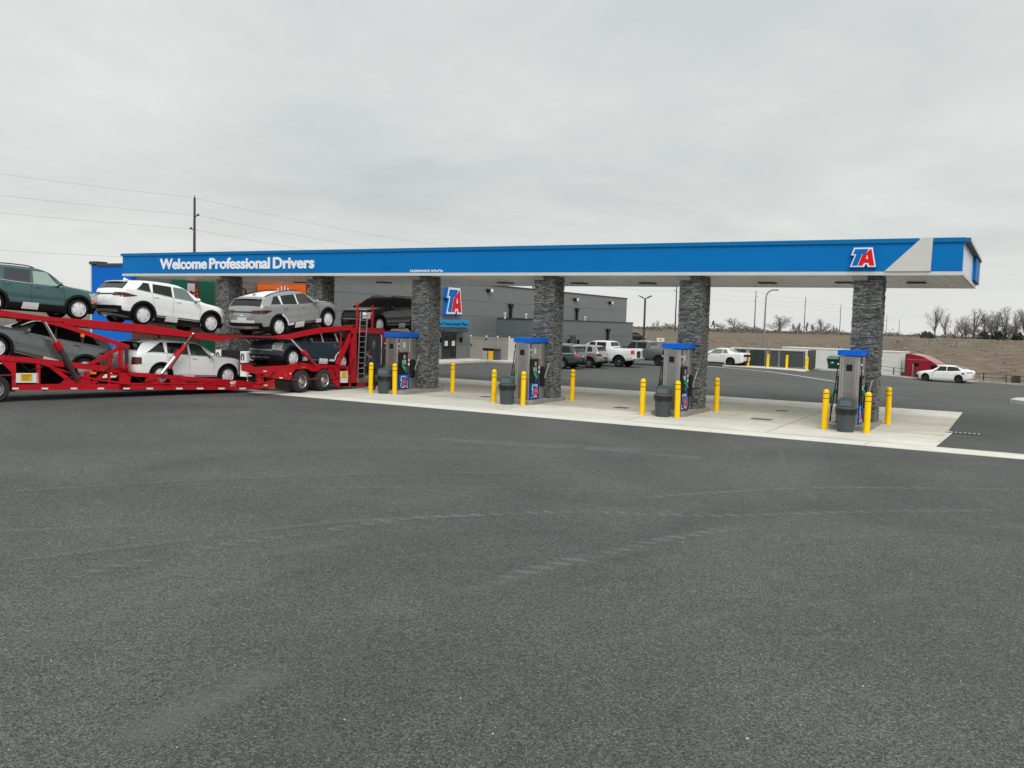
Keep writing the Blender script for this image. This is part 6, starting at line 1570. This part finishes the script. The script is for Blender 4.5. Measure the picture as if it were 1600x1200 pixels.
def put_tree(kind, px, D, top, base, width, label, rz=None):
    pr = PROTO[kind]; o = pr[0] if not pr[2] else copy_tree(pr[0]); pr[2] = True
    d = ray(px, base); p = EYE+d*(D/CAM_F); gz = ground_z(p.x, p.y); hz_ = (base-top)*D/CAM_F*1.0; ztop = (EYE+ray(px, top)*(D/CAM_F)).z
    o.location = (p.x, p.y, gz-.1); h_ = ztop-gz; w_ = width*D/CAM_F
    o.scale = (w_/pr[1], w_/pr[1], h_*1.04); o.rotation_euler = (0, 0, rz if rz is not None else random.uniform(0, 6)); tag(o, label, 'tree', 'bare winter trees on the skyline')
T_ = [('round', 1218, 330, 493, 521.5, 40, 'dense rounded bare tree between two power poles, the larger one'),
 ('oak', 1283, 340, 499, 522.5, 25, 'smaller dense rounded tree left of the rightmost column'),
 ('oak', 1147, 360, 497.5, 519, 34, 'spreading bare tree left of the curved street lamp'),
 ('round', 1122, 360, 505, 519, 24, 'low bare tree just right of the third column'),
 ('round', 1168, 370, 508, 519, 26, 'low bare thicket tree behind the two power poles'),
 ('spire', 1239, 430, 505, 521, 7, 'thin poplar just right of the large rounded tree'),
 ('spire', 1248, 430, 504, 521.5, 8, 'thin poplar beside the pole, second from the rounded tree'),
 ('spire', 1260, 430, 503, 522, 8, 'thin poplar right of the pole, third from the rounded tree'),
 ('spire', 1269, 430, 506, 522, 9, 'thin pale poplar touching the smaller rounded tree'),
 ('oak', 1302, 430, 509, 523, 13, 'faint tree right of the smaller rounded one'),
 ('vase', 1461, 210, 480, 527, 30, 'tall pale bare tree with upright branches, left of the two'),
 ('vase', 1476, 215, 491, 527, 28, 'shorter bare tree overlapping the tall pale one at the right'),
 ('oak', 1522, 230, 485, 527, 46, 'large bare tree in the middle of the right-hand row'),
 ('oak', 1502, 235, 505, 527, 26, 'low bare tree at the left end of the right-hand row'),
 ('vase', 1548, 235, 496, 528, 24, 'thin bare tree between the two large ones at the right'),
 ('oak', 1570, 225, 482, 528, 44, 'large bare tree second from the right edge'),
 ('oak', 1600, 220, 485, 529, 44, 'large bare tree cut by the right edge'),
 ('oak', 1640, 225, 482, 530, 50, 'bare tree beyond the right edge'),
 ('oak', 1508, 228, 495, 527, 30, 'medium bare tree behind the large middle one'),
 ('oak', 1538, 232, 492, 527.5, 34, 'bare tree filling the gap between the two large ones'),
 ('oak', 1556, 228, 489, 528, 34, 'bare tree leaning on the second large one'),
 ('oak', 1586, 224, 488, 528.5, 36, 'bare tree left of the one cut by the right edge'),
 ('round', 1492, 240, 512, 527, 20, 'low bare thicket at the left end of the right-hand row'),
 ('round', 1530, 236, 512, 527.5, 26, 'low bare thicket under the large bare tree'),
 ('round', 1575, 230, 513, 528, 26, 'low bare thicket near the right edge'),
 ('vase', 1027, 380, 500, 515, 7, 'thin bare tree right of the two-headed lamp'),
 ('vase', 1021, 380, 503, 515, 7, 'thin bare tree close to the two-headed lamp'),
 ('round', 1043, 360, 504.5, 517, 24, 'low spreading tree left of the power pole'),
 ('round', 1013, 400, 509, 515, 14, 'low hazy tree at the foot of the two-headed lamp')]
for a_ in T_: put_tree(*a_)
# evergreen clumps between the bare trees
def bush(px, D, top, base, width, label, seed, m=DARKG):
    rnd = random.Random(seed); p = EYE+ray(px, base)*(D/CAM_F); gz = ground_z(p.x, p.y); zt = (EYE+ray(px, top)*(D/CAM_F)).z; w_ = width*D/CAM_F; h_ = zt-gz
    mb = MB()
    for _ in range(520):
        a_ = rnd.uniform(0, 2*pi); z = rnd.random(); r_ = (w_/2)*sqrt(rnd.random())*sqrt(max(0, 1-z*z))*(.8+.3*sin(a_*3+seed)); z *= .72+.28*sin(a_*2+seed*1.7); c = Vector((r_*cos(a_), r_*sin(a_), z*h_))
        s_ = .22+.25*rnd.random(); u = Vector((rnd.gauss(0, 1), rnd.gauss(0, 1), rnd.gauss(0, 1))).normalized()*s_; v = u.orthogonal().normalized()*s_*.6
        mb.add([c-u-v, c+u-v, c+v*1.4], [(0, 1, 2)], m)
    o = mb.build('evergreen_shrub'); o.location = (p.x, p.y, gz); tag(o, label, 'shrub', 'dark evergreens among the bare trees')
bush(1447, 200, 519, 527, 24, 'dark evergreen clump left of the tall pale bare tree', 1)
bush(1536, 225, 519, 527.5, 22, 'dark evergreen clump under the large bare trees', 2)
bush(1560, 225, 518, 528, 26, 'dark evergreen clump second from the right edge', 4)
bush(1592, 222, 520, 529, 20, 'dark evergreen clump nearest the right edge', 5)
bush(1114, 330, 501, 519, 10, 'dark evergreen beside the third column', 6)
# scrub along the skyline
SCR = mat('scrub', (.11, .10, .085), .95, island=.45)
mb = MB(); rnd = random.Random(21)
for _ in range(9000):
    px = rnd.choice((rnd.uniform(990, 1340), rnd.uniform(1110, 1330), rnd.uniform(1380, 1640))); D = rnd.uniform(230, 420); p = EYE+ray(px, 525)*(D/CAM_F); gz = ground_z(p.x, p.y)
    s_ = rnd.uniform(.12, .38); cl = .15+1.0*vnoise(px*.09, 3.3)**2
    for q in range(2):
        c = Vector((p.x+rnd.gauss(0, .8), p.y+rnd.gauss(0, .8), gz+abs(rnd.gauss(0, 1.0))*cl)); u = Vector((rnd.gauss(0, 1), rnd.gauss(0, 1), rnd.gauss(0, 1))).normalized()*s_; v = u.orthogonal().normalized()*s_*.5
        mb.add([c-u-v, c+u-v, c+v], [(0, 1, 2)], SCR)
stuff(mb.build('skyline_scrub'), 'low scrub along the skyline')
# dry grass tufts over the bank
GR1 = mat('dry_grass_blades', (.27, .225, .175), .95, island=.3); GR2 = mat('dry_grass_dark', (.22, .182, .145), .95, island=.3)
mb = MB(); rnd = random.Random(5); cnt = 0
while cnt < 8000:
    x = rnd.uniform(-75, 70); e_ = rnd.choice((rnd.uniform(.6, 9), rnd.uniform(.6, 9), rnd.uniform(.6, 5), rnd.uniform(12, 70))); y = edge_y(x)+e_
    if x < -33 and e_ < 12: continue
    if fbm(x*.12+7, y*.4) < rnd.uniform(.2, .55): continue
    z = ground_z(x, y); s_ = rnd.uniform(.08, .24)*(.7 if e_ < 9 else 1); m_ = GR1 if rnd.random() < .62 else GR2
    for q in range(5):
        a_ = rnd.uniform(0, 2*pi); ln = rnd.uniform(.6, 1.8)*s_; b0 = Vector((x+rnd.gauss(0, .22), y+rnd.gauss(0, .22), z-.03)); wv = Vector((cos(a_+1.57), sin(a_+1.57), 0))*.07*(1+s_)
        mb.add([b0-wv, b0+wv, b0+Vector((cos(a_)*ln, sin(a_)*ln, s_*rnd.uniform(.6, 1.2)))], [(0, 1, 2)], m_)
    cnt += 1
stuff(mb.build('dry_grass'), 'dry brown grass on the bank')

# ------------------------------------------------------------------ enclosure, skip, fence, lorry
EY_ = 73.7
en = empty('fenced_enclosure', (-20.94, EY_, 0), 'low enclosure with dark slatted gates and pale frames behind the white coupe', 'enclosure')
SLAT = mat('enclosure_slats', (.018, .026, .024), .6, island=.3); SLAT2 = mat('enclosure_mesh', (.045, .05, .052), .6, var=.1)
ex = lambda px: at_y(px, 560, EY_).x+20.94
eh = at_y(1200, 545, EY_).z
def gate(pa, pb, m, slats=True, low=False):
    a_, b_ = ex(pa), ex(pb); mb = MB()
    if slats:
        n_ = int((b_-a_)/.11)
        for k in range(n_): mb.bbox(a_+k*(b_-a_)/n_+.008, a_+(k+1)*(b_-a_)/n_-.008, 0, .03, .06, eh-.10, m, .006)
    else: mb.bbox(a_, b_, 0, .03, .10, eh-.10, m, .006)
    g_ = mb.build('gate_leaf', en); mb = MB()
    for z in (.05, eh-.10): mb.tube([(a_, -.02, z), (b_, -.02, z)], .028, LAMPM, n=6)
    for x in (a_, b_): mb.tube([(x, -.02, .02), (x, -.02, eh-.08)], .028, LAMPM, n=6)
    mb.build('gate_frame', g_)
gate(1150.5, 1166, SLAT); gate(1170.5, 1195.5, SLAT); gate(1203, 1216.5, SLAT2, False); gate(1218, 1256, SLAT2, False)
for px in (1145, 1168, 1199, 1259.5):
    mb = MB(); x = ex(px); mb.bbox(x-.09 if px < 1259 else x-.07, x+.09, -.04, .12, 0, eh, LAMPM if px in (1168, 1199) else CREAM, .02); mb.build('post', en)
mb = MB(); x0, x1 = ex(1141), ex(1262); mb.bbox(x0, x1, -.03, .09, eh-.07, eh+.02, CREAM, .015); mb.bbox(x0, x0+.16, .1, 3.2, 0, eh, LAMPM, .02); mb.bbox(x1-.16, x1, .1, 3.2, 0, eh, DGREY, .02); mb.bbox(x0, x1, 3.1, 3.25, 0, eh-.05, SLAT, .02); mb.build('wall', en)
mb = MB(); pa, pb = at_z(1146, 574), at_z(1264, 579); mb.prism([(-21.1, EY_), (-20.9, 71.5), (-14.35, 70.9), (-14.5, EY_)], lambda u, v, d: (u, v, lot_z(u, v)+d), .0, .09, APR3); struct(mb.build('enclosure_pad'))
for k, (x, y) in enumerate(((1168.5, 571.5), (1199, 575), (1229, 572.5), (1260.5, 577))):
    o = copy_tree(bol); p = at_z(x, y, 0); p = p if p.y < 73.2 else at_y(x, y, 73.2); o.location = (p.x, p.y, lot_z(p.x, p.y)+.02); o.scale = (1.1, 1.1, .86)
    tag(o, ['yellow bollard nearest the coupe\'s tail', 'yellow bollard at the joint of the slatted gates', 'thin orange-yellow bollard before the grey gate', 'yellow bollard at the right corner of the enclosure'][k], 'bollard', 'yellow bollards at the enclosure')
# green skip
p = at_z(1302.5, 581, -.38); t = empty('waste_skip', (p.x, p.y+.6, lot_z(p.x, p.y)), 'dark green waste container standing alone left of the rightmost pump', 'skip')
GRS = mat('skip_green', (.008, .075, .045), .5, var=.1)
k_ = (p-EYE).dot(FW)/CAM_F; w0, w1, hh = 17.5*k_/2, 22.5*k_/2, 20*k_
mb = MB(); v = []
for z, w_, d_ in ((.06, w0, .45), (hh*.78, w1*.97, .62)):
    v += [(-w_, -d_, z), (w_, -d_, z), (w_, d_, z), (-w_, d_, z)]
mb.add(v, [(0, 3, 2, 1), (0, 1, 5, 4), (1, 2, 6, 5), (2, 3, 7, 6), (3, 0, 4, 7), (4, 5, 6, 7)], GRS)
mb.bbox(-w1*.80, -w1*.6, -.6, -.52, .1, hh*.7, GRS, .01); mb.bbox(w1*.6, w1*.80, -.6, -.52, .1, hh*.7, GRS, .01)
mb.bbox(-w1*1.03, w1*1.03, -.68, .68, hh*.74, hh*.84, GRS, .02); mb.build('body', t)
mb = MB(); mb.prism([(-.68, hh*.84), (.68, hh*.84), (.66, hh*1.06), (.1, hh*1.02)], lambda u, v_, d: (d, u, v_), -w1, w1, mat('skip_lid', (.012, .10, .065), .4)); mb.build('lid', t)
mb = MB(); mb.prism([(-.22, hh*.50), (.10, hh*.50), (-.04, hh*.62)], lambda u, v_, d: (u-.1, -.64+.15*(1-v_/hh)-d, v_), 0, .02, LETTER); mb.build('emblem', t)
# rail fence at the lot edge
FW_ = mat('fence_wood', (.05, .042, .036), .9, var=.3)
rf = empty('rail_fence', (-12, 83, lot_z(-12, 82)), 'low rail fence along the far edge of the lot', 'fence')
fp = []
x = -13.2
while x < 22: 
    y = edge_y(x)+1.0; fp.append(Vector((x, y, lot_z(x, edge_y(x))))); x += 1.75
base = Vector(rf.location)
rnd = random.Random(2)
for i, q in enumerate(fp):
    mb = MB(); w_ = .045 if i % 4 else .085; hp = .80 if i % 4 else .95; c = q-base; mb.bbox(c.x-w_, c.x+w_, c.y-w_, c.y+w_, c.z-.6, c.z+hp+rnd.uniform(-.05, .05), FW_, .01); mb.build('post', rf)
mb = MB()
for z in (.72, .40): mb.tube([q-base+Vector((0, -.06, z)) for q in fp], .02, FW_, n=5)
mb.build('rail', rf)
p = at_z(1587, 600, -.93); t = empty('utility_box', (p.x, p.y, p.z), 'brown utility box on the grass at the right edge', 'utility box')
mb = MB(); mb.bbox(-.35, .35, -.25, .25, 0, .72, mat('rust_brown', (.045, .032, .026), .6, var=.2), .02); mb.build('cabinet', t); mb = MB(); mb.bbox(-.30, .30, -.27, -.25, .08, .66, mat('rust_brown2', (.06, .042, .034), .6), .005); mb.build('door', t)
# lorry on the road below the lot
A_ = at_d(1222, 542, 96); B_ = at_d(1409, 550, 88); lx = (B_-A_); lx.z = 0; LL = lx.length; lx.normalize(); hdg = math.atan2(lx.y, lx.x)
GZL = -2.85
t = empty('lorry_trailer', (A_.x, A_.y, GZL), 'long white box trailer on the lower road behind the fence', 'trailer'); t.rotation_euler = (0, 0, hdg)
TH_ = A_.z-GZL; WT = mat('trailer_white', (.72, .73, .72), .4, var=.05, vscale=.8)
mb = MB(); n_ = 10
for k in range(n_):
    for z0, z1 in [(1.15+j*(TH_-1.3)/7, 1.15+(j+1)*(TH_-1.3)/7) for j in range(7)]: mb.bbox(LL*k/n_+.004, LL*(k+1)/n_-.004, 0, .05, z0+.004, z1-.004, WT, .006)
mb.box(0, LL, .03, 2.55, 1.15, TH_, WT); mb.bbox(-.02, LL+.02, -.02, 2.6, TH_-.14, TH_+.02, CREAM, .02); mb.build('box', t)
mb = MB(); mb.bbox(LL+.02, LL+.55, .25, 2.3, TH_-1.9, TH_-.25, BLACK, .08); mb.box(LL+.02, LL+.60, .2, .3, TH_-2.0, TH_-.15, WHITE); mb.build('cooling_unit', t)
mb = MB()
for k in (1.2, 2.4):
    for y in (.1, 2.2): mb.lathe([(0, 0), (.3, 0), (.5, .03), (.5, .28), (0, .28)], TYRE, c=(k, y, .5), axis='y', n=20)
mb.box(0, LL-1, .9, 1.7, .85, 1.15, BLACK); mb.build('running_gear', t)
C_ = at_d(1413, 553, 87.3); t2 = empty('lorry_cab', (C_.x, C_.y, GZL), 'dark red long-nosed lorry cab behind the white saloon', 'lorry'); t2.rotation_euler = (0, 0, hdg-.05)
LR = mat('lorry_red', (.30, .008, .025), .3, coat=.6); r_ = TH_-.05
mb = MB(); mb.prism([(.15, .9), (5.4, .7), (5.5, 1.55), (4.9, 1.75), (3.7, 1.95), (3.35, 2.8), (2.8, 3.22), (1.7, 3.78), (.6, 3.98), (.15, 3.98)], lambda u, v_, d: (u, d, v_), .05, 2.45, LR); mb.build('body', t2)
mb = MB(); mb.prism([(3.62, 2.0), (3.66, 2.0), (3.28, 2.74), (3.24, 2.72)], lambda u, v_, d: (u, d, v_), .15, 2.3, GLASS); mb.bbox(2.55, 3.15, .02, .06, 2.45, 2.98, GLASS, .005); mb.bbox(.95, 1.40, .02, .06, 2.80, 3.12, GLASS, .005); mb.box(.2, 2.4, .035, .05, 3.42, 3.46, mat('lorry_line', (.55, .2, .22), .4)); mb.box(2.40, 2.43, .035, .05, .9, 3.3, BLACK); mb.box(.12, .2, -.02, 2.4, 1.0, 3.9, DGREY); mb.build('window', t2)
mb = MB(); mb.tube([(.95, -.15, .9), (.95, -.15, 3.0)], .09, CHROME, n=8); mb.bbox(3.1, 3.6, -.05, 2.5, 2.86, 3.02, WHITE, .04); mb.build('exhaust', t2)
mb = MB()
for k in (.6, 4.6):
    for y in (.05, 2.15): mb.lathe([(0, 0), (.3, 0), (.5, .03), (.5, .28), (0, .28)], TYRE, c=(k, y, .5), axis='y', n=20)
mb.build('wheel', t2)
# sale board and far vehicles on the hill
p = at_d(1032, 531, 118); gz = ground_z(p.x, p.y); t = empty('notice_board', (p.x, p.y, gz), 'small white notice board on the grass between lamp and column', 'sign')
k_ = 118/CAM_F; mb = MB(); mb.box(-6.3*k_, 6.3*k_, 0, .04, p.z-gz-3*k_, p.z-gz+3*k_, WHITE); mb.build('board', t)
mb = MB(); mb.prism([(-3*k_, p.z-gz+1*k_), (-1*k_, p.z-gz+1.4*k_), (3.5*k_, p.z-gz-1.6*k_), (1*k_, p.z-gz-1.0*k_)], lambda u, v_, d: (u, -.01-d, v_), 0, .01, BRN); mb.build('print', t)
mb = MB()
for s_ in (-1, 1): mb.box(s_*5.5*k_-.05, s_*5.5*k_+.05, .04, .1, -.2, p.z-gz+2*k_, FW_)
mb.build('post', t)
A, wh, wr = suv('small', P_BLACK, dict(name='far_car', rails=False)); p = at_d(991, 526, 165); park(A, wh, wr, (p.x, p.y, ground_z(p.x, p.y)+.1), radians(40), 'small dark off-road car on the grass hill right of the building')
A, wh, wr = suv('small', P_WHITE2, dict(name='far_car', rails=False)); p = at_d(1114, 522, 260); park(A, wh, wr, (p.x, p.y, ground_z(p.x, p.y)+.05), radians(70), 'tiny white car on the skyline right of the third column')

# ------------------------------------------------------------------ person at the tractor
def person(loc, rz, label):
    t = empty('person', loc, label, 'person', rz=rz)
    # joints: (x forward, y left, z up), radius
    J = [((0, 0, .90), .14), ((.01, 0, 1.05), .135), ((.05, 0, 1.22), .155), ((.09, 0, 1.34), .13), ((.12, 0, 1.40), .058), ((.15, 0, 1.45), .055),
         ((.0, .09, .86), .10), ((.03, .10, .48), .065), ((-.03, .11, .10), .045), ((.10, .12, .045), .04),
         ((.0, -.09, .86), .10), ((-.03, -.10, .48), .065), ((-.08, -.11, .10), .045), ((.05, -.12, .045), .04),
         ((.09, .18, 1.33), .062), ((.10, .24, 1.08), .048), ((.28, .22, .95), .037), ((.34, .21, .94), .03),
         ((.09, -.18, 1.33), .062), ((.12, -.24, 1.08), .048), ((.32, -.18, 1.02), .037), ((.38, -.17, 1.03), .03)]
    Ed = [(0,1),(1,2),(2,3),(3,4),(4,5),(0,6),(6,7),(7,8),(8,9),(0,10),(10,11),(11,12),(12,13),(3,14),(14,15),(15,16),(16,17),(3,18),(18,19),(19,20),(20,21)]
    for side in (1, -1):
        w_ = 17 if side == 1 else 21; wp = Vector(J[w_][0])
        for k in range(5):
            b = len(J); dy = (k-1.5)*.019 if k < 4 else -.04*side; ln = (.075, .083, .08, .066, .055)[k]
            dirn = Vector((1, 0, -.15)) if k < 4 else Vector((.6, -side*.8, 0)); dirn.normalize()
            p1 = wp+Vector((.05 if k < 4 else .02, dy, 0)); p2 = p1+dirn*ln*.55; p3 = p2+(dirn+Vector((0, 0, -.8))).normalized()*ln*.5
            J += [(tuple(p1), .0095), (tuple(p2), .0088), (tuple(p3), .008)]; Ed += [(w_, b), (b, b+1), (b+1, b+2)]
    me = bpy.data.meshes.new('body'); me.from_pydata([j[0] for j in J], Ed, []); o = bpy.data.objects.new('body', me); COL.objects.link(o)
    sk = o.modifiers.new('skin', 'SKIN'); sk.use_smooth_shade = True
    for i, (p_, r_) in enumerate(J): me.skin_vertices[0].data[i].radius = (r_, r_)
    me.skin_vertices[0].data[0].use_root = True
    sb_ = o.modifiers.new('sub', 'SUBSURF'); sb_.levels = 1; sb_.render_levels = 1
    dg = bpy.context.evaluated_depsgraph_get(); m2 = bpy.data.meshes.new_from_object(o.evaluated_get(dg)); bpy.data.objects.remove(o)
    o = bpy.data.objects.new('body', m2); COL.objects.link(o); o.parent = t
    SK = mat('skin', (.42, .22, .15), .55); SH_ = mat('shirt_navy', (.018, .032, .05), .85, var=.2); TR_ = mat('trousers_dark', (.015, .017, .022), .85)
    for m_ in (SK, SH_, TR_): m2.materials.append(m_)
    for p_ in m2.polygons:
        c = p_.center; p_.material_index = 2 if c.z < .93 and abs(c.y) < .17 and c.x < .2 else (0 if (c.z > 1.405 or c.x > .30) else 1); p_.use_smooth = True
    # head with face
    mb = MB(); rows = []; hc = Vector((.185, 0, 1.535))
    for i in range(17):
        th = pi*i/16; r = []
        for k in range(25):
            ph = 2*pi*k/24; x, y, z = .098*sin(th)*cos(ph), .076*sin(th)*sin(ph), .122*cos(th)
            if z < -.02: x = x*(.9 if x > 0 else .8)+.012; y *= (1+z*2.2)
            if cos(ph) > .93 and -.03 < z < .02: x += .022*(1-abs(z+.008)/.03)                   # nose
            if cos(ph) > .75 and .01 < z < .035: x -= .006                                     # eye hollows
            r.append(hc+Vector((x, y, z)))
        rows.append(r)
    mb.grid(rows, SK)
    for s_ in (1, -1):
        mb.lathe([(0, -.008), (.012, -.006), (.02, 0), (.012, .008), (0, .008)], SK, c=(hc.x-.005, s_*.078, hc.z-.005), axis='y', n=10)
        mb.lathe([(0, -.004), (.009, -.002), (.011, .004)], mat('eye_white', (.6, .6, .58), .3), c=(hc.x+.083, s_*.03, hc.z+.018), axis='x', n=8)
        mb.lathe([(0, .005), (.004, .0055)], BLACK, c=(hc.x+.086, s_*.03, hc.z+.018), axis='x', n=8)
    mb.box(hc.x+.088, hc.x+.093, -.022, .022, hc.z-.058, hc.z-.050, mat('lips', (.3, .1, .09), .5)); mb.build('head', t, weld=.0003)
    mb = MB(); rows = []
    for i in range(9):
        th = pi*.60*i/8; r = []
        for k in range(25):
            ph = 2*pi*k/24; q = th*(1 if cos(ph) < .3 else .62+.0*k); r.append(hc+Vector((.106*sin(q)*cos(ph)-.004, .084*sin(q)*sin(ph), .131*cos(q))))
        rows.append(r)
    mb.grid(rows, mat('hair_dark', (.03, .022, .018), .8, var=.3, vscale=60)); mb.build('hair', t)
    return t
person((-23.62, 29.9, 0), pi+.25, 'person in a dark blue shirt bending at the tractor, behind the leftmost bin')

# ------------------------------------------------------------------ dust tracks and pebbles on the asphalt
tm_ = bpy.data.materials.new('dust_track'); tm_.use_nodes = True; nt = tm_.node_tree; L = nt.links; b = nt.nodes['Principled BSDF']
b.inputs['Base Color'].default_value = (.178, .180, .160, 1); b.inputs['Roughness'].default_value = .95
at1 = N(nt, 'ShaderNodeAttribute', attribute_name='edge'); tc = N(nt, 'ShaderNodeTexCoord')
n1 = N(nt, 'ShaderNodeTexNoise', Scale=38.0, Detail=5.0, Roughness=.8); L.new(tc.outputs['Object'], n1.inputs['Vector'])
n2 = N(nt, 'ShaderNodeTexNoise', Scale=1.6, Detail=5.0, Roughness=.6); L.new(tc.outputs['Object'], n2.inputs['Vector'])
v_ = mul(mul(mrange(n1.outputs['Fac'], .36, .60, .0, 1), mrange(n2.outputs['Fac'], .34, .52, .15, 1)), at1.outputs['Fac'])
L.new(v_, b.inputs['Alpha'])
def track(pts, wd, amt, chev=False, off=0.0):
    P = [at_z(x, y) for x, y in pts]; out_ = []
    for i in range(len(P)-1):
        p0, p1, p2, p3 = P[max(0, i-1)], P[i], P[i+1], P[min(len(P)-1, i+2)]
        n_ = max(4, int((p2-p1).length/.035))
        for k in range(n_):
            t = k/n_; out_.append(.5*((2*p1)+(p2-p0)*t+(2*p0-5*p1+4*p2-p3)*t*t+(3*p1-p0-3*p2+p3)*t**3))
    return out_
TRK = [([(740,921),(850,886),(960,860),(1050,841),(1165,823)], .34, .85, True), ([(560,816),(700,807),(900,800),(1100,806),(1350,800),(1560,797)], .30, .60, True),
 ([(1000,778),(1150,768),(1300,762),(1600,765)], .26, .75, True), ([(1215,695),(1225,722),(1240,752),(1278,785)], .30, .50, False), ([(1142,688),(1135,710),(1128,740)], .30, .45, False),
 ([(0,832),(90,827),(200,823)], .22, .5, False), ([(60,945),(300,890),(450,862),(560,845)], .45, .45, False), ([(470,762),(860,764),(1010,776)], .3, .4, False),
 ([(880,699),(960,706),(1100,716)], .55, .45, False), ([(560,652),(700,678),(860,695)], .5, .30, False), ([(180,1180),(330,1095),(450,1045)], .55, .40, False), ([(1160,880),(1230,905),(1300,925)], .4, .30, False),
 ([(425,640),(455,672),(490,706)], .25, .35, False), ([(370,640),(385,680),(395,720)], .25, .3, False), ([(1480,742),(1520,775),(1570,800)], .3, .35, False), ([(100,905),(300,862),(560,822),(640,812)], .3, .35, True),
 ([(0,1010),(200,960),(420,905)], .5, .3, False), ([(1330,700),(1440,770),(1600,830)], .35, .2, False), ([(690,935),(1000,862),(1180,838)], .3, .25, False)]
mb = MB(); edge = []
TRK += [([(400,664),(480,668),(560,676)],1.1,.35,False),([(680,686),(760,692),(900,700),(1010,706)],1.3,.75,False),([(1020,712),(1070,716),(1110,719)],1.0,.6,False),([(1180,900),(1215,905),(1240,912)],.5,.5,False),([(450,1040),(330,1095),(200,1165)],.9,.35,False),([(0,770),(300,752),(560,742),(900,738)],.3,.35,False),([(640,905),(560,1000),(500,1100),(470,1195)],.35,.22,False),([(0,880),(250,850),(520,818),(760,806)],.28,.4,False),([(1040,900),(1250,850),(1600,822)],.3,.22,False),([(250,655),(420,668),(640,690)],.3,.3,False),([(960,1010),(1180,960),(1500,930)],.35,.2,False)]
for k, (pts, wd, amt, chev) in enumerate(TRK):
    C = track(pts, wd, amt); z = .0020+.0004*k; rows = []; n_ = len(C); dist = 0
    for i, p in enumerate(C):
        t = (C[min(i+1, n_-1)]-C[max(0, i-1)]); t.z = 0; t.normalize(); nn = Vector((-t.y, t.x, 0)); dist += (C[i]-C[i-1]).length if i else 0
        end = min(1, i/8, (n_-1-i)/8); r = []
        for q in range(9):
            u = -1+q/4; a_ = (1-abs(u)**2)*amt*end
            if chev: a_ *= .24+1.25*max(0, sin(dist*21+u*1.6))**1.3*(.45+.9*vnoise(dist*1.3, k))
            kw = .46 if chev else .42; r.append((p.x+nn.x*wd*kw*u, p.y+nn.y*wd*kw*u, z)); edge.append(min(1, a_*(2.1 if chev else 1.05)))
        rows.append(r)
    mb.grid(rows, tm_, sm=False)
o = mb.build('tyre_marks'); at_ = o.data.attributes.new('edge', 'FLOAT', 'POINT'); at_.data.foreach_set('value', edge); stuff(o, 'pale dusty tyre marks on the asphalt')
mb = MB(); rnd = random.Random(9); PEB = mat('pebbles', (.48, .46, .42), .8, island=.4)
for _ in range(150):
    p = at_z(rnd.uniform(0, 1600), rnd.uniform(640, 1198)); s_ = rnd.uniform(.0025, .007)*(1 if rnd.random() < .93 else 1.7); a_ = rnd.uniform(0, 3)
    v = [(cos(a_+q*1.256)*s_*rnd.uniform(.7, 1.6), sin(a_+q*1.256)*s_*rnd.uniform(.6, 1)) for q in range(5)]
    mb.add([(p.x+x, p.y+y, .001) for x, y in v]+[(p.x+x*.6, p.y+y*.6, s_*.9) for x, y in v], [(5, 6, 7, 8, 9)]+[(q, (q+1) % 5, 5+(q+1) % 5, 5+q) for q in range(5)], PEB)
stuff(mb.build('pebbles'), 'scattered pale pebbles on the asphalt')
